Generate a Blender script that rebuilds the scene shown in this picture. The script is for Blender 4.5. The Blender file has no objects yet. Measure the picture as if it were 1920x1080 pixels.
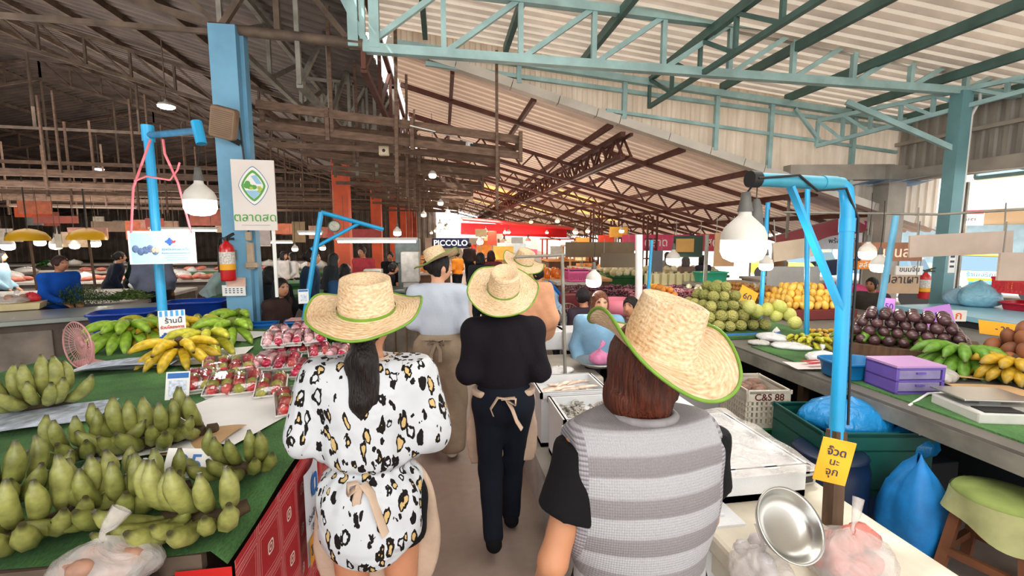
import bpy, bmesh, math, random
import numpy as np
from mathutils import Vector, Matrix, Euler
random.seed(7); np.random.seed(7)
PI = math.pi
SC = bpy.context.scene
COL = SC.collection
# ---------------------------------------------------------------- camera
F = 850.0; CAMZ = 1.85
PITCH = math.atan(95/850.0); YAW = math.atan(130/850.0)
_r = Vector((math.cos(YAW), -math.sin(YAW), 0))
_f = Vector((math.sin(YAW)*math.cos(PITCH), math.cos(YAW)*math.cos(PITCH), -math.sin(PITCH)))
_u = _r.cross(_f)
CAM = Vector((0, 0, CAMZ))
def ray(px, py): return _f + _r*((px-960)/F) + _u*((540-py)/F)
def at(px, py, d): return CAM + ray(px, py)*d
def onz(px, py, z):
    v = ray(px, py); return CAM + v*((z-CAMZ)/v.z)
def ony(px, py, Y):
    v = ray(px, py); return CAM + v*(Y/v.y)
def onx(px, py, X):
    v = ray(px, py); return CAM + v*(X/v.x)
def proj(p):
    d = Vector(p)-CAM; z = d.dot(_f); return (960+F*d.dot(_r)/z, 540-F*d.dot(_u)/z, z)
cd = bpy.data.cameras.new('camera'); cam = bpy.data.objects.new('camera', cd); COL.objects.link(cam)
cd.sensor_width = 36; cd.lens = F/1920*36; cd.clip_start = .05; cd.clip_end = 300
cam.matrix_world = Matrix.Translation(CAM) @ Matrix((_r, _u, -_f)).transposed().to_4x4()
SC.camera = cam
# ---------------------------------------------------------------- materials
def lin(h):
    if not isinstance(h, str): return tuple(h)[:3]+(1,)
    h = h.lstrip('#'); o = []
    for i in (0, 2, 4):
        c = int(h[i:i+2], 16)/255; o.append(c/12.92 if c <= .04045 else ((c+.055)/1.055)**2.4)
    return tuple(o)+(1,)
_M = {}
class NT:
    def __init__(s, m): s.t = m.node_tree; s.n = s.t.nodes; s.l = s.t.links
    def new(s, ty, **kw):
        n = s.n.new(ty)
        for k, v in kw.items():
            if k[0] == 'i' and k[1:].isdigit():
                i = n.inputs[int(k[1:])]
                if hasattr(v, 'is_linked'): s.l.new(v, i)
                else: i.default_value = v
            else: setattr(n, k, v)
        return n
    def link(s, a, b): s.l.new(a, b)
    def math(s, op, a, b=0.0, c=None):
        n = s.n.new('ShaderNodeMath'); n.operation = op
        for i, v in enumerate((a, b) if c is None else (a, b, c)):
            if hasattr(v, 'is_linked'): s.l.new(v, n.inputs[i])
            else: n.inputs[i].default_value = v
        return n.outputs[0]
    def mix(s, f, a, b, op='MIX'):
        n = s.n.new('ShaderNodeMix'); n.data_type = 'RGBA'; n.blend_type = op
        for i, v in ((0, f), (6, a), (7, b)):
            if hasattr(v, 'is_linked'): s.l.new(v, n.inputs[i])
            else: n.inputs[i].default_value = v
        return n.outputs[2]
    def ramp(s, fac, stops, interp='LINEAR'):
        n = s.n.new('ShaderNodeValToRGB'); e = n.color_ramp; e.interpolation = interp
        while len(e.elements) < len(stops): e.elements.new(.5)
        for el_, (p, c) in zip(e.elements, stops): el_.position = p; el_.color = lin(c)
        s.l.new(fac, n.inputs[0]); return n.outputs[0]
def base(name):
    m = bpy.data.materials.new(name); m.use_nodes = True
    nt = NT(m); b = nt.n['Principled BSDF']; tc = nt.new('ShaderNodeTexCoord'); return m, nt, b, tc
def mat(name, col='#888888', rough=.6, metal=0, noise=(6, .25), bump=None, emit=None, alpha=None, trans=None, vcol=False, spec=.5, coat=0, stretch=None, sheen=0):
    if name in _M: return _M[name]
    m, nt, b, tc = base(name)
    co = tc.outputs['Object']
    if stretch:
        mp = nt.new('ShaderNodeMapping'); mp.inputs['Scale'].default_value = stretch; nt.link(co, mp.inputs[0]); co = mp.outputs[0]
    c = lin(col)
    src = None
    if vcol:
        at_ = nt.new('ShaderNodeAttribute', attribute_name='Col'); src = at_.outputs[0]
    if noise:
        nz = nt.new('ShaderNodeTexNoise'); nz.inputs['Scale'].default_value = noise[0]; nz.inputs['Detail'].default_value = 4
        nt.link(co, nz.inputs['Vector'])
        a = noise[1]
        k = nt.new('ShaderNodeMapRange'); k.inputs[1].default_value = .3; k.inputs[2].default_value = .7
        k.inputs[3].default_value = 1-a; k.inputs[4].default_value = 1+a*.4; nt.link(nz.outputs[0], k.inputs[0])
        src = nt.mix(1.0, src if src is not None else c, k.outputs[0], 'MULTIPLY')
    if src is not None: nt.link(src, b.inputs['Base Color'])
    else: b.inputs['Base Color'].default_value = c
    b.inputs['Roughness'].default_value = rough; b.inputs['Metallic'].default_value = metal
    b.inputs['Specular IOR Level'].default_value = spec
    if coat: b.inputs['Coat Weight'].default_value = coat; b.inputs['Coat Roughness'].default_value = .1
    if sheen: b.inputs['Sheen Weight'].default_value = sheen
    if bump:
        nb = nt.new('ShaderNodeTexNoise'); nb.inputs['Scale'].default_value = bump[0]; nb.inputs['Detail'].default_value = 3
        nt.link(co, nb.inputs['Vector'])
        bp = nt.new('ShaderNodeBump'); bp.inputs['Strength'].default_value = bump[1]; bp.inputs['Distance'].default_value = .01
        nt.link(nb.outputs[0], bp.inputs['Height']); nt.link(bp.outputs[0], b.inputs['Normal'])
    if emit:
        b.inputs['Emission Color'].default_value = lin(emit[0]); b.inputs['Emission Strength'].default_value = emit[1]
    if alpha is not None:
        b.inputs['Alpha'].default_value = alpha
    if trans:
        t = nt.new('ShaderNodeBsdfTranslucent'); t.inputs[0].default_value = lin(trans[0])
        mx = nt.new('ShaderNodeMixShader'); mx.inputs[0].default_value = trans[1]
        nt.link(b.outputs[0], mx.inputs[1]); nt.link(t.outputs[0], mx.inputs[2]); nt.link(mx.outputs[0], nt.n['Material Output'].inputs[0])
    _M[name] = m; return m
# ---------------------------------------------------------------- mesh builder
class MB:
    def __init__(s): s.v = []; s.f = []; s.c = []; s.smooth = []; s.mi = []; s.cur = (1, 1, 1, 1); s.m = 0
    def add(s, vs, fs, smooth=False, cols=None):
        b = len(s.v); s.v += [tuple(v) for v in vs]
        s.c += cols if cols else [s.cur]*len(vs)
        s.f += [tuple(b+i for i in f) for f in fs]; s.smooth += [smooth]*len(fs); s.mi += [s.m]*len(fs); return s
    def box(s, c, size, rot=None, taper=1.0, bev=0):
        x, y, z = [k/2 for k in size]; vs = []
        for sz in (-1, 1):
            t = taper if sz > 0 else 1
            for a, b in ((-1, -1), (1, -1), (1, 1), (-1, 1)): vs.append(Vector((a*x*t, b*y*t, sz*z)))
        if bev:
            bm = bmesh.new(); V = [bm.verts.new(v) for v in vs]
            for f in ((3, 2, 1, 0), (4, 5, 6, 7), (0, 1, 5, 4), (1, 2, 6, 5), (2, 3, 7, 6), (3, 0, 4, 7)): bm.faces.new([V[i] for i in f])
            bmesh.ops.bevel(bm, geom=bm.edges[:], offset=bev, segments=2, affect='EDGES', profile=.5)
            bm.verts.index_update(); vs = [v.co.copy() for v in bm.verts]; fs = [[v.index for v in f.verts] for f in bm.faces]; bm.free()
        else: fs = [(3, 2, 1, 0), (4, 5, 6, 7), (0, 1, 5, 4), (1, 2, 6, 5), (2, 3, 7, 6), (3, 0, 4, 7)]
        if rot is not None:
            R_ = rot if isinstance(rot, Matrix) else Euler(rot).to_matrix(); vs = [R_ @ v for v in vs]
        c = Vector(c); return s.add([v+c for v in vs], fs)
    def bar(s, a, b, w, h=None):
        a = Vector(a); b = Vector(b); d = b-a; L = d.length
        if L < 1e-6: return s
        z = d/L; up = Vector((0, 0, 1)) if abs(z.z) < .95 else Vector((0, 1, 0))
        x = up.cross(z).normalized(); y = z.cross(x)
        return s.box((a+b)/2, (w, h or w, L), Matrix((x, y, z)).transposed())
    def tube(s, pts, r, n=8, cap=True, smooth=True, flat=1.0, cols=None):
        pts = [Vector(p) for p in pts]; m = len(pts); rs = r if hasattr(r, '__len__') else [r]*m
        t0 = (pts[1]-pts[0]).normalized(); up = Vector((0, 0, 1)) if abs(t0.z) < .9 else Vector((0, 1, 0))
        x = up.cross(t0).normalized(); vs = []; cs = []
        for i in range(m):
            t = (pts[min(i+1, m-1)]-pts[max(i-1, 0)]).normalized()
            x = (x-t*x.dot(t)).normalized(); y = t.cross(x)
            for k in range(n):
                a = 2*PI*k/n; vs.append(pts[i]+x*math.cos(a)*rs[i]+y*math.sin(a)*rs[i]*flat); cs.append(cols[i] if cols else s.cur)
        fs = [(i*n+k, i*n+(k+1) % n, (i+1)*n+(k+1) % n, (i+1)*n+k) for i in range(m-1) for k in range(n)]
        s.add(vs, fs, smooth, cs)
        if cap:
            s.add(vs[:n], [tuple(range(n))[::-1]], False, cs[:n]); s.add(vs[-n:], [tuple(range(n))], False, cs[-n:])
        return s
    def cyl(s, a, b, r, n=12, r2=None): return s.tube([a, b], [r, r if r2 is None else r2], n)
    def lathe(s, prof, n=24, c=(0, 0, 0), sx=1, sy=1, rot=None, cols=None):
        c = Vector(c); vs = []; cs = []
        for j, (r, z) in enumerate(prof):
            for k in range(n):
                a = 2*PI*k/n; v = Vector((r*math.cos(a)*sx, r*math.sin(a)*sy, z))
                if rot is not None: v = rot @ v
                vs.append(v+c); cs.append(cols[j] if cols else s.cur)
        fs = [(i*n+k, i*n+(k+1) % n, (i+1)*n+(k+1) % n, (i+1)*n+k) for i in range(len(prof)-1) for k in range(n)]
        return s.add(vs, fs, True, cs)
    def ball(s, c, r, n=12, sz=None, col=None):
        r3 = r if hasattr(r, '__len__') else (r, r, r)
        prof = [(max(1e-4, math.sin(PI*i/(n//2+2))), -math.cos(PI*i/(n//2+2))) for i in range(n//2+3)]
        vs = []; c = Vector(c)
        for q, z in prof:
            for k in range(n): a = 2*PI*k/n; vs.append(c+Vector((q*math.cos(a)*r3[0], q*math.sin(a)*r3[1], z*r3[2])))
        fs = [(i*n+k, i*n+(k+1) % n, (i+1)*n+(k+1) % n, (i+1)*n+k) for i in range(len(prof)-1) for k in range(n)]
        return s.add(vs, fs, True)
    def quad(s, a, b, c, d): return s.add([a, b, c, d], [(0, 1, 2, 3)])
    def grid(s, fn, nu, nv, smooth=True, col=None):
        vs = [fn(i/nu, j/nv) for j in range(nv+1) for i in range(nu+1)]
        fs = [(j*(nu+1)+i, j*(nu+1)+i+1, (j+1)*(nu+1)+i+1, (j+1)*(nu+1)+i) for j in range(nv) for i in range(nu)]
        return s.add(vs, fs, smooth)
    def build(s, name, m, parent=None, kind=None, label=None, cat=None, group=None, loc=None, rot=None):
        me = bpy.data.meshes.new(name); me.from_pydata(s.v, [], s.f)
        me.polygons.foreach_set('use_smooth', s.smooth)
        if any(c != (1, 1, 1, 1) for c in s.c):
            a = me.color_attributes.new('Col', 'FLOAT_COLOR', 'POINT'); a.data.foreach_set('color', np.array(s.c, dtype=np.float32).ravel())
        for mm in (m if isinstance(m, (list, tuple)) else [m]): me.materials.append(mm)
        if any(s.mi): me.polygons.foreach_set('material_index', s.mi)
        me.update()
        o = bpy.data.objects.new(name, me); COL.objects.link(o)
        if parent is not None: o.parent = parent
        if loc is not None: o.location = loc
        if rot is not None: o.rotation_euler = rot
        return tag(o, label, cat, group, kind)
def tag(o, label=None, cat=None, group=None, kind=None):
    if label: o['label'] = label
    if cat: o['category'] = cat
    if group: o['group'] = group
    if kind: o['kind'] = kind
    return o
def thing(name, label, cat, loc=(0, 0, 0), rz=0, group=None, rot=None, scale=None):
    o = bpy.data.objects.new(name, None); COL.objects.link(o); o.empty_display_size = .1
    o.location = loc; o.rotation_euler = rot if rot is not None else (0, 0, rz)
    if scale: o.scale = (scale,)*3 if not hasattr(scale, '__len__') else scale
    return tag(o, label, cat, group)
def dup(root, loc=None, rz=None, label=None, group=None, rot=None, scale=None, parent=None):
    c = root.copy(); COL.objects.link(c)
    if parent is not None: c.parent = parent
    if loc is not None: c.location = loc
    if rz is not None: c.rotation_euler = (0, 0, rz)
    if rot is not None: c.rotation_euler = rot
    if scale is not None: c.scale = (scale,)*3 if not hasattr(scale, '__len__') else scale
    if label: c['label'] = label
    if group: c['group'] = group
    for ch in list(root.children): dup(ch, parent=c)
    return c
def setmat(o, m):
    """gives one object its own material while it shares its mesh"""
    o.material_slots[0].link = 'OBJECT'; o.material_slots[0].material = m; return o
def text(s, size, parent, loc, rot, m, name='lettering', ext=.0008, align='CENTER', bold=0, sx=1.0):
    c = bpy.data.curves.new(name, 'FONT'); c.body = s; c.size = size; c.align_x = align; c.align_y = 'CENTER'; c.extrude = ext; c.offset = bold
    c.resolution_u = 3
    o = bpy.data.objects.new(name, c); COL.objects.link(o); c.materials.append(m); o.parent = parent; o.location = loc; o.rotation_euler = rot; o.scale = (sx, 1, 1)
    return o
def jit(a): return random.uniform(-a, a)
# ---------------------------------------------------------------- signed distance bodies
def rc(a, b, r1, r2=None): return ('c', np.array(a, float), np.array(b, float), r1, r1 if r2 is None else r2)
def el(c, r, rot=None): return ('e', np.array(c, float), np.array(r, float), None if rot is None else np.array(rot, float))
def _bb(p):
    if p[0] == 'c':
        R_ = max(p[3], p[4]); return np.minimum(p[1], p[2])-R_, np.maximum(p[1], p[2])+R_
    R_ = p[2] if p[3] is None else np.full(3, p[2].max()); return p[1]-R_, p[1]+R_
def _ev(p, X, Y, Z):
    if p[0] == 'c':
        a, b = p[1], p[2]; ba = b-a; L = max(ba@ba, 1e-9)
        t = np.clip(((X-a[0])*ba[0]+(Y-a[1])*ba[1]+(Z-a[2])*ba[2])/L, 0, 1)
        return np.sqrt((X-a[0]-t*ba[0])**2+(Y-a[1]-t*ba[1])**2+(Z-a[2]-t*ba[2])**2)-(p[3]+(p[4]-p[3])*t)
    x, y, z = X-p[1][0], Y-p[1][1], Z-p[1][2]
    if p[3] is not None:
        R_ = p[3]; x, y, z = (R_[0, 0]*x+R_[1, 0]*y+R_[2, 0]*z, R_[0, 1]*x+R_[1, 1]*y+R_[2, 1]*z, R_[0, 2]*x+R_[1, 2]*y+R_[2, 2]*z)
    r = p[2]; k0 = np.sqrt((x/r[0])**2+(y/r[1])**2+(z/r[2])**2)+1e-9; k1 = np.sqrt((x/r[0]**2)**2+(y/r[1]**2)**2+(z/r[2]**2)**2)+1e-9
    return k0*(k0-1)/k1
def sdf(prims, h=.012, k=.035, cut=None, sub=(), relax=2, disp=None):
    """polygonises a smooth union of tapered capsules and ellipsoids into one closed surface"""
    bs = [_bb(p) for p in prims]; lo = np.min([b[0] for b in bs], 0)-3*h-.03; hi = np.max([b[1] for b in bs], 0)+3*h+.03
    n = np.ceil((hi-lo)/h).astype(int)+1
    ax = [lo[i]+h*np.arange(n[i]) for i in range(3)]
    D = np.full(n, .25)
    for p, (b0, b1) in zip(prims, bs):
        i0 = np.clip(np.floor((b0-k-2*h-.02-lo)/h).astype(int), 0, n-1); i1 = np.clip(np.ceil((b1+k+2*h+.02-lo)/h).astype(int)+1, 1, n)
        sl = tuple(slice(a, b) for a, b in zip(i0, i1))
        X, Y, Z = np.meshgrid(ax[0][sl[0]], ax[1][sl[1]], ax[2][sl[2]], indexing='ij', sparse=True)
        d = _ev(p, X, Y, Z); a = D[sl]; t = np.clip(.5+.5*(a-d)/k, 0, 1)
        D[sl] = a*(1-t)+d*t-k*t*(1-t)
    X, Y, Z = np.meshgrid(*ax, indexing='ij', sparse=True)
    if disp is not None: D = D+disp(X, Y, Z)
    for p in sub: D = np.maximum(D, -_ev(p, X, Y, Z))
    if cut is not None: D = np.maximum(D, cut(X, Y, Z))
    D[0] = D[-1] = .1; D[:, 0] = D[:, -1] = .1; D[:, :, 0] = D[:, :, -1] = .1
    return nets(D, lo, h, relax)
def nets(D, lo, h, relax):
    S = D < 0; c = np.array(D.shape)-1
    cnt = np.zeros(c, int); acc = np.zeros(tuple(c)+(3,))
    cor = lambda a, o: a[o[0]:o[0]+c[0], o[1]:o[1]+c[1], o[2]:o[2]+c[2]]
    for axis in range(3):
        o1, o2 = [i for i in range(3) if i != axis]
        for u in (0, 1):
            for w in (0, 1):
                a = [0, 0, 0]; a[o1] = u; a[o2] = w; b = list(a); b[axis] = 1
                da, db = cor(D, a), cor(D, b); m = cor(S, a) != cor(S, b)
                t = np.where(m, da/np.where(m, da-db, 1), 0)
                cnt += m
                for i in range(3): acc[..., i] += m*((t if i == axis else a[i]))
    act = cnt > 0; idx = -np.ones(c, int); idx[act] = np.arange(act.sum())
    g = np.argwhere(act); V = lo+h*(g+acc[act]/cnt[act][:, None])
    Q = []
    for axis in range(3):
        o1, o2 = [(1, 2), (2, 0), (0, 1)][axis]
        sl0 = [slice(1, -1)]*3; sl0[axis] = slice(0, -1); sl1 = [slice(1, -1)]*3; sl1[axis] = slice(1, None)
        s0, s1 = S[tuple(sl0)], S[tuple(sl1)]; e = np.argwhere(s0 != s1); flip = s0[tuple(e.T)]
        off = np.ones(3, int); off[axis] = 0; e = e+off
        def ix(d1, d2):
            q = e.copy(); q[:, o1] -= d1; q[:, o2] -= d2; return idx[tuple(q.T)]
        q = np.stack([ix(1, 1), ix(0, 1), ix(0, 0), ix(1, 0)], 1); q[~flip] = q[~flip][:, ::-1]; Q.append(q)
    Q = np.concatenate(Q)
    for _ in range(relax):
        s = np.zeros_like(V); n = np.zeros(len(V))
        for a, b in ((0, 1), (1, 2), (2, 3), (3, 0)):
            np.add.at(s, Q[:, a], V[Q[:, b]]); np.add.at(s, Q[:, b], V[Q[:, a]]); np.add.at(n, Q[:, a], 1); np.add.at(n, Q[:, b], 1)
        V = V*.5+.5*s/n[:, None]
    return V, Q
def npobj(name, VQ, m, parent=None, color=None, loc=None, rot=None, label=None, cat=None, group=None):
    V, Q = VQ; me = bpy.data.meshes.new(name)
    me.vertices.add(len(V)); me.vertices.foreach_set('co', V.astype(np.float32).ravel())
    me.loops.add(4*len(Q)); me.loops.foreach_set('vertex_index', Q.astype(np.int32).ravel())
    me.polygons.add(len(Q)); me.polygons.foreach_set('loop_start', np.arange(0, 4*len(Q), 4, dtype=np.int32))
    me.polygons.foreach_set('use_smooth', np.ones(len(Q), bool))
    me.update(calc_edges=True); me.validate()
    if color is not None:
        a = me.color_attributes.new('Col', 'FLOAT_COLOR', 'POINT'); a.data.foreach_set('color', color(V).astype(np.float32).ravel())
    me.materials.append(m)
    o = bpy.data.objects.new(name, me); COL.objects.link(o)
    if parent is not None: o.parent = parent
    if loc is not None: o.location = loc
    if rot is not None: o.rotation_euler = rot
    return tag(o, label, cat, group)
# ================================================================ the market hall
M_floor = None
def make_floor_mat():
    m, nt, b, tc = base('worn_concrete')
    n1 = nt.new('ShaderNodeTexNoise'); n1.inputs['Scale'].default_value = .9; n1.inputs['Detail'].default_value = 6; nt.link(tc.outputs['Object'], n1.inputs['Vector'])
    n2 = nt.new('ShaderNodeTexNoise'); n2.inputs['Scale'].default_value = 14; n2.inputs['Detail'].default_value = 4; nt.link(tc.outputs['Object'], n2.inputs['Vector'])
    a = nt.ramp(n1.outputs[0], [(.3, '#7d6c62'), (.5, '#9b8a7f'), (.62, '#a59589'), (.75, '#877568')])
    c = nt.mix(.25, a, nt.ramp(n2.outputs[0], [(.3, '#85766c'), (.7, '#a4958a')]))
    nt.link(c, b.inputs['Base Color'])
    nt.link(nt.math('MULTIPLY_ADD', n1.outputs[0], .5, .2), b.inputs['Roughness']); return m
def sheet_mat(name, c1, c2, rough=.45, metal=.3, trans=None, sc=(.6, .6, .6)):
    """painted corrugated sheet with weathered patches"""
    m, nt, b, tc = base(name)
    mp = nt.new('ShaderNodeMapping'); mp.inputs['Scale'].default_value = sc; nt.link(tc.outputs['Object'], mp.inputs[0])
    n1 = nt.new('ShaderNodeTexNoise'); n1.inputs['Scale'].default_value = 2.2; n1.inputs['Detail'].default_value = 6; nt.link(mp.outputs[0], n1.inputs['Vector'])
    nt.link(nt.ramp(n1.outputs[0], [(.35, c1), (.65, c2)]), b.inputs['Base Color'])
    b.inputs['Roughness'].default_value = rough; b.inputs['Metallic'].default_value = metal
    if trans:
        t = nt.new('ShaderNodeBsdfTranslucent'); t.inputs[0].default_value = lin(trans[0]); mx = nt.new('ShaderNodeMixShader'); mx.inputs[0].default_value = trans[1]
        nt.link(b.outputs[0], mx.inputs[1]); nt.link(t.outputs[0], mx.inputs[2]); nt.link(mx.outputs[0], nt.n['Material Output'].inputs[0])
    return m
M_rust = mat('rusty_steel', '#6b5a4c', .7, .2, (5, .5)); M_dust = mat('dusty_timber', '#6e5646', .85, 0, (7, .45), stretch=(1, 4, 4))
M_cyan = mat('pale_cyan_paint', '#9fc2c2', .5, .1, (4, .25)); M_grn = mat('grey_green_paint', '#4f6f69', .55, .1, (4, .3))
M_red = mat('red_oxide', '#5d3428', .65, .1, (5, .4)); M_greyst = mat('weathered_galvanised', '#8f8b80', .55, .3, (5, .4))
M_blue = mat('glossy_sky_blue_paint', '#1f9fd6', .35, 0, (3, .18)); M_colblue = mat('blue_column_paint', '#6fa6c6', .55, 0, (2.5, .2))
M_orange = mat('orange_column_paint', '#e05c30', .6, 0, (2, .3)); M_conc = mat('raw_concrete', '#a8a196', .8, 0, (3, .25))
M_white = mat('white_plastic', '#e9e9e6', .4, 0, (4, .05)); M_black = mat('black_plastic', '#17181a', .4, 0, (6, .2)); M_blackr = mat('black_rubber', '#121212', .6, 0, None)
M_roofL = sheet_mat('sooty_brown_sheet', '#4a403b', '#6e6059', .6, .1)
M_roofC = sheet_mat('rose_brown_sheet', '#8d7567', '#b39a88', .5, .1, ('#ffdcc0', .13))
M_roofR = sheet_mat('silvery_sheet', '#93877f', '#c9beb4', .35, .35, ('#ffeeda', .16))
M_gable = sheet_mat('cream_grey_sheet', '#b3a899', '#d8cfc2', .5, .15, ('#ffe9cf', .2), (2.5, 2.5, .5))
M_wallR = sheet_mat('grey_sheet', '#8f8982', '#aaa49b', .5, .2, None, (.5, 2.5, .5))
M_hallw = sheet_mat('dusty_hall_sheet', '#75675b', '#9a8a7c', .7, 0)
M_sky1 = mat('amber_skylight', '#d9a860', .4, 0, None, trans=('#ffc77a', .5))
def st(o, label, cat): return tag(o, label, cat, None, 'structure')
mb = MB(); mb.quad((-34, -8, 0), (13, -8, 0), (13, 46, 0), (-34, 46, 0)); st(mb.build('floor', make_floor_mat()), 'smudged grey brown concrete floor of the market aisle', 'floor')
mb = MB(); mb.quad((13, -8, -.02), (40, -8, -.02), (40, 46, -.02), (13, 46, -.02)); st(mb.build('street', mat('sunlit_asphalt', '#b8b4ae', .8, 0, (2, .15))), 'bright sunlit street beyond the open right side', 'street')
def prof(a, b, pitch, dep):
    """trapezoid corrugation: (position, offset) pairs"""
    o = []; x = a
    while x < b:
        for t, d in ((0, 0), (.30, 0), (.40, 1), (.78, 1), (.90, 0)): o.append((x+t*pitch, d*dep))
        x += pitch
    return o
def roof(name, x0, x1, y0, y1, zf, pitch, dep, m, label, skip=None):
    """corrugations run across (along X), the profile is along Y"""
    mb = MB(); P = prof(y0, y1, pitch, dep); vs = []; fs = []; mi = []
    nx = max(2, int((x1-x0)/2.0))
    for y, d in P:
        for i in range(nx+1):
            x = x0+(x1-x0)*i/nx; vs.append((x, y, zf(x)+d))
    for j in range(len(P)-1):
        for i in range(nx): fs.append((j*(nx+1)+i, j*(nx+1)+i+1, (j+1)*(nx+1)+i+1, (j+1)*(nx+1)+i))
    mb.add(vs, fs)
    if skip:
        for q, f in enumerate(fs):
            j, i = divmod(q, nx); 
            if skip(i, P[j][0]): mb.mi[q] = 1
    return st(mb.build(name, m), label, 'roof')
XC = -2.33
RIDGE = -12.5
zL = lambda x: (4.75+.27*(-2.43-x)) if x > RIDGE else (4.75+.27*(-2.43-RIDGE)-.22*(RIDGE-x))
zR = lambda x: 4.98-.105*(x+1.2)
zC = lambda x: 4.72-.273*(x+.75)
roof('ceiling_left', -32, -.95, -6, 44, lambda x: zL(x)+.12, .26, .05, M_roofL, 'dark sooty corrugated roof high over the left hall')
roof('ceiling_right', -1.3, 9.6, -5, 7.5, zR, .2, .07, M_roofR, 'bright silvery corrugated roof over the near right bay')
skyc = {(2, 15), (1, 19), (2, 22), (1, 26), (3, 18)}
roof('ceiling_center', -.75, 9.4, 7.35, 40, zC, .24, .045, [M_roofC, M_sky1], 'rose brown corrugated lean to roof sloping down to the right', lambda i, y: (i, int(y)) in skyc)
# purlins of each roof
def purlins(name, xs, zf, y0, y1, w, h, m, label, cat='purlins'):
    for x in xs:
        mb = MB(); mb.box((x, (y0+y1)/2, zf(x)), (w, y1-y0, h)); st(mb.build(name, m), label, cat)
purlins('roof_purlin', [-4, -5.4, -6.8, -8.2, -9.6, -11, -12.4, -14, -16, -18, -20.5, -23, -26], lambda x: zL(x)+.06, -5, 43, .07, .12, M_rust, 'rusty purlin under the dark left roof')
purlins('roof_purlin', [-.2, 1.0, 2.2, 3.4, 4.6, 5.8, 7.0, 8.1], lambda x: zR(x)-.06, -4.5, 7.2, .07, .12, M_grn, 'grey green purlin under the silvery right roof')
purlins('roof_purlin', [.2, 1.5, 2.8, 4.1, 5.4, 6.7, 8], lambda x: zC(x)-.05, 7.4, 39, .06, .1, M_red, 'red brown purlin under the lean to roof')
for y in (8.8, 10.8, 13, 15, 17.2, 19.5, 22, 25, 28, 32):
    mb = MB(); mb.bar((-.7, y, zC(-.7)-.1), (9.2, y, zC(9.2)-.1), .06, .08); st(mb.build('roof_rafter', M_red), 'red brown rafter under the lean to roof', 'rafter')
# lattice truss helper
def lattice(mb, A, B, dz0, dz1, n, w, ww, kind='N'):
    """A, B: bottom chord ends; dz0, dz1: height of the top chord over each end"""
    A = Vector(A); B = Vector(B); Z = Vector((0, 0, 1)); bt = lambda t: A.lerp(B, t); tp = lambda t: A.lerp(B, t)+Z*(dz0+(dz1-dz0)*t)
    mb.bar(bt(0), bt(1), w); mb.bar(tp(0), tp(1), w)
    for i in range(n+1):
        t = i/n
        if kind == 'N': mb.bar(bt(t), tp(t), ww)
        if i < n:
            if kind == 'N': mb.bar(bt(t), tp((i+1)/n), ww)
            else: mb.bar(bt(t), tp((i+.5)/n), ww); mb.bar(tp((i+.5)/n), bt((i+1)/n), ww)
Y0 = 5.6; DY = 5.75
# main cyan truss across the near bay
mb = MB(); lattice(mb, (-.85, Y0, 3.98), (8.2, Y0, 3.88), .72, .5, 10, .1, .06); st(mb.build('roof_truss', M_cyan), 'pale cyan lattice truss across the near bay', 'truss')
mb = MB(); mb.tube([(XC-.1, Y0, 4.1), (-.85, Y0, 4.02)], .06, 8); mb.bar((-1.75, Y0, 4.05), (-1.75, Y0, 5.0), .06); mb.bar((XC, Y0, 4.1), (-1.8, Y0, 4.9), .06); mb.bar((-1.0, Y0, 4.05), (-1.75, Y0, 4.95), .06)
st(mb.build('tie_beam', M_rust), 'rusty tie beam between blue column and cyan truss', 'beam')
mb = MB(); mb.bar((-.95, Y0, 3.98), (-.95, Y0, 5.0), .11); mb.bar((-.72, Y0, 3.98), (-.72, Y0, 5.0), .11); mb.bar((-1.35, Y0, 5.1), (-.8, Y0, 4.0), .07); st(mb.build('roof_post', M_cyan), 'pair of pale cyan posts where truss meets tie beam', 'post')
# trusses running away from the camera in the right bay
for x, lab in ((3.3, 'grey green lattice truss running towards the sheet wall'), (7.6, 'grey green lattice truss over the cyan post')):
    mb = MB(); lattice(mb, (x, -3, 3.92), (x, 7.1, 3.92), .42, .42, 14, .06, .045) if x < 5 else lattice(mb, (8.05, 4.3, 3.9), (6.35, 7.1, 3.4), .08, .42, 9, .06, .045); st(mb.build('roof_truss', M_grn if x < 5 else M_cyan), lab, 'truss')
# cyan eaves beam and studs of the sheet wall
zE = lambda x: 4.66-.088*(x+.8)
mb = MB(); mb.bar((-.6, 7.12, zE(-.6)), (9, 7.12, zE(9)), .1); mb.bar((-.2, 7.16, zE(-.2)-.2), (8.4, 7.16, zE(8.4)-.12), .06)
for x in (1.2, 2.9, 4.5, 5.5, 7.1): mb.bar((x, 7.14, zC(x)), (x, 7.14, zE(x)), .07)
mb.bar((2.6, 7.14, 3.85), (8, 7.14, 3.35), .05); mb.bar((6.4, 7.1, 3.5), (5.9, 7.1, 4.0), .05)
st(mb.build('eaves_beam', M_cyan), 'cyan eaves beam and studs across the sheet wall', 'beam')
# corrugated gable wall above the lean to fascia
mb = MB(); vs = []
P = prof(-.7, 9, .17, .03)
for x, d in P: vs += [(x, 7.3-d, zC(x)-.02), (x, 7.3-d, zR(x)+.03)]
mb.add(vs, [(2*i, 2*i+2, 2*i+3, 2*i+1) for i in range(len(P)-1)]); st(mb.build('wall_back', M_gable), 'cream grey upright corrugated sheets closing the gable', 'wall')
# fascia flashing in lengths
mb = MB(); x = -.75; k = 0
while x < 8.4:
    L = (.62, .38, .85, .74)[k % 4]; x2 = min(x+L-.012, 8.5); mb.bar((x, 7.2, zC(x)-.03), (x2, 7.2, zC(x2)-.03), .16, .13); x += L; k += 1
st(mb.build('trim_1', mat('white_flashing', '#cfc8bd', .5, .1, (3, .15))), 'pale flashing along the sloping edge of the lean to roof', 'trim')
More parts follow.
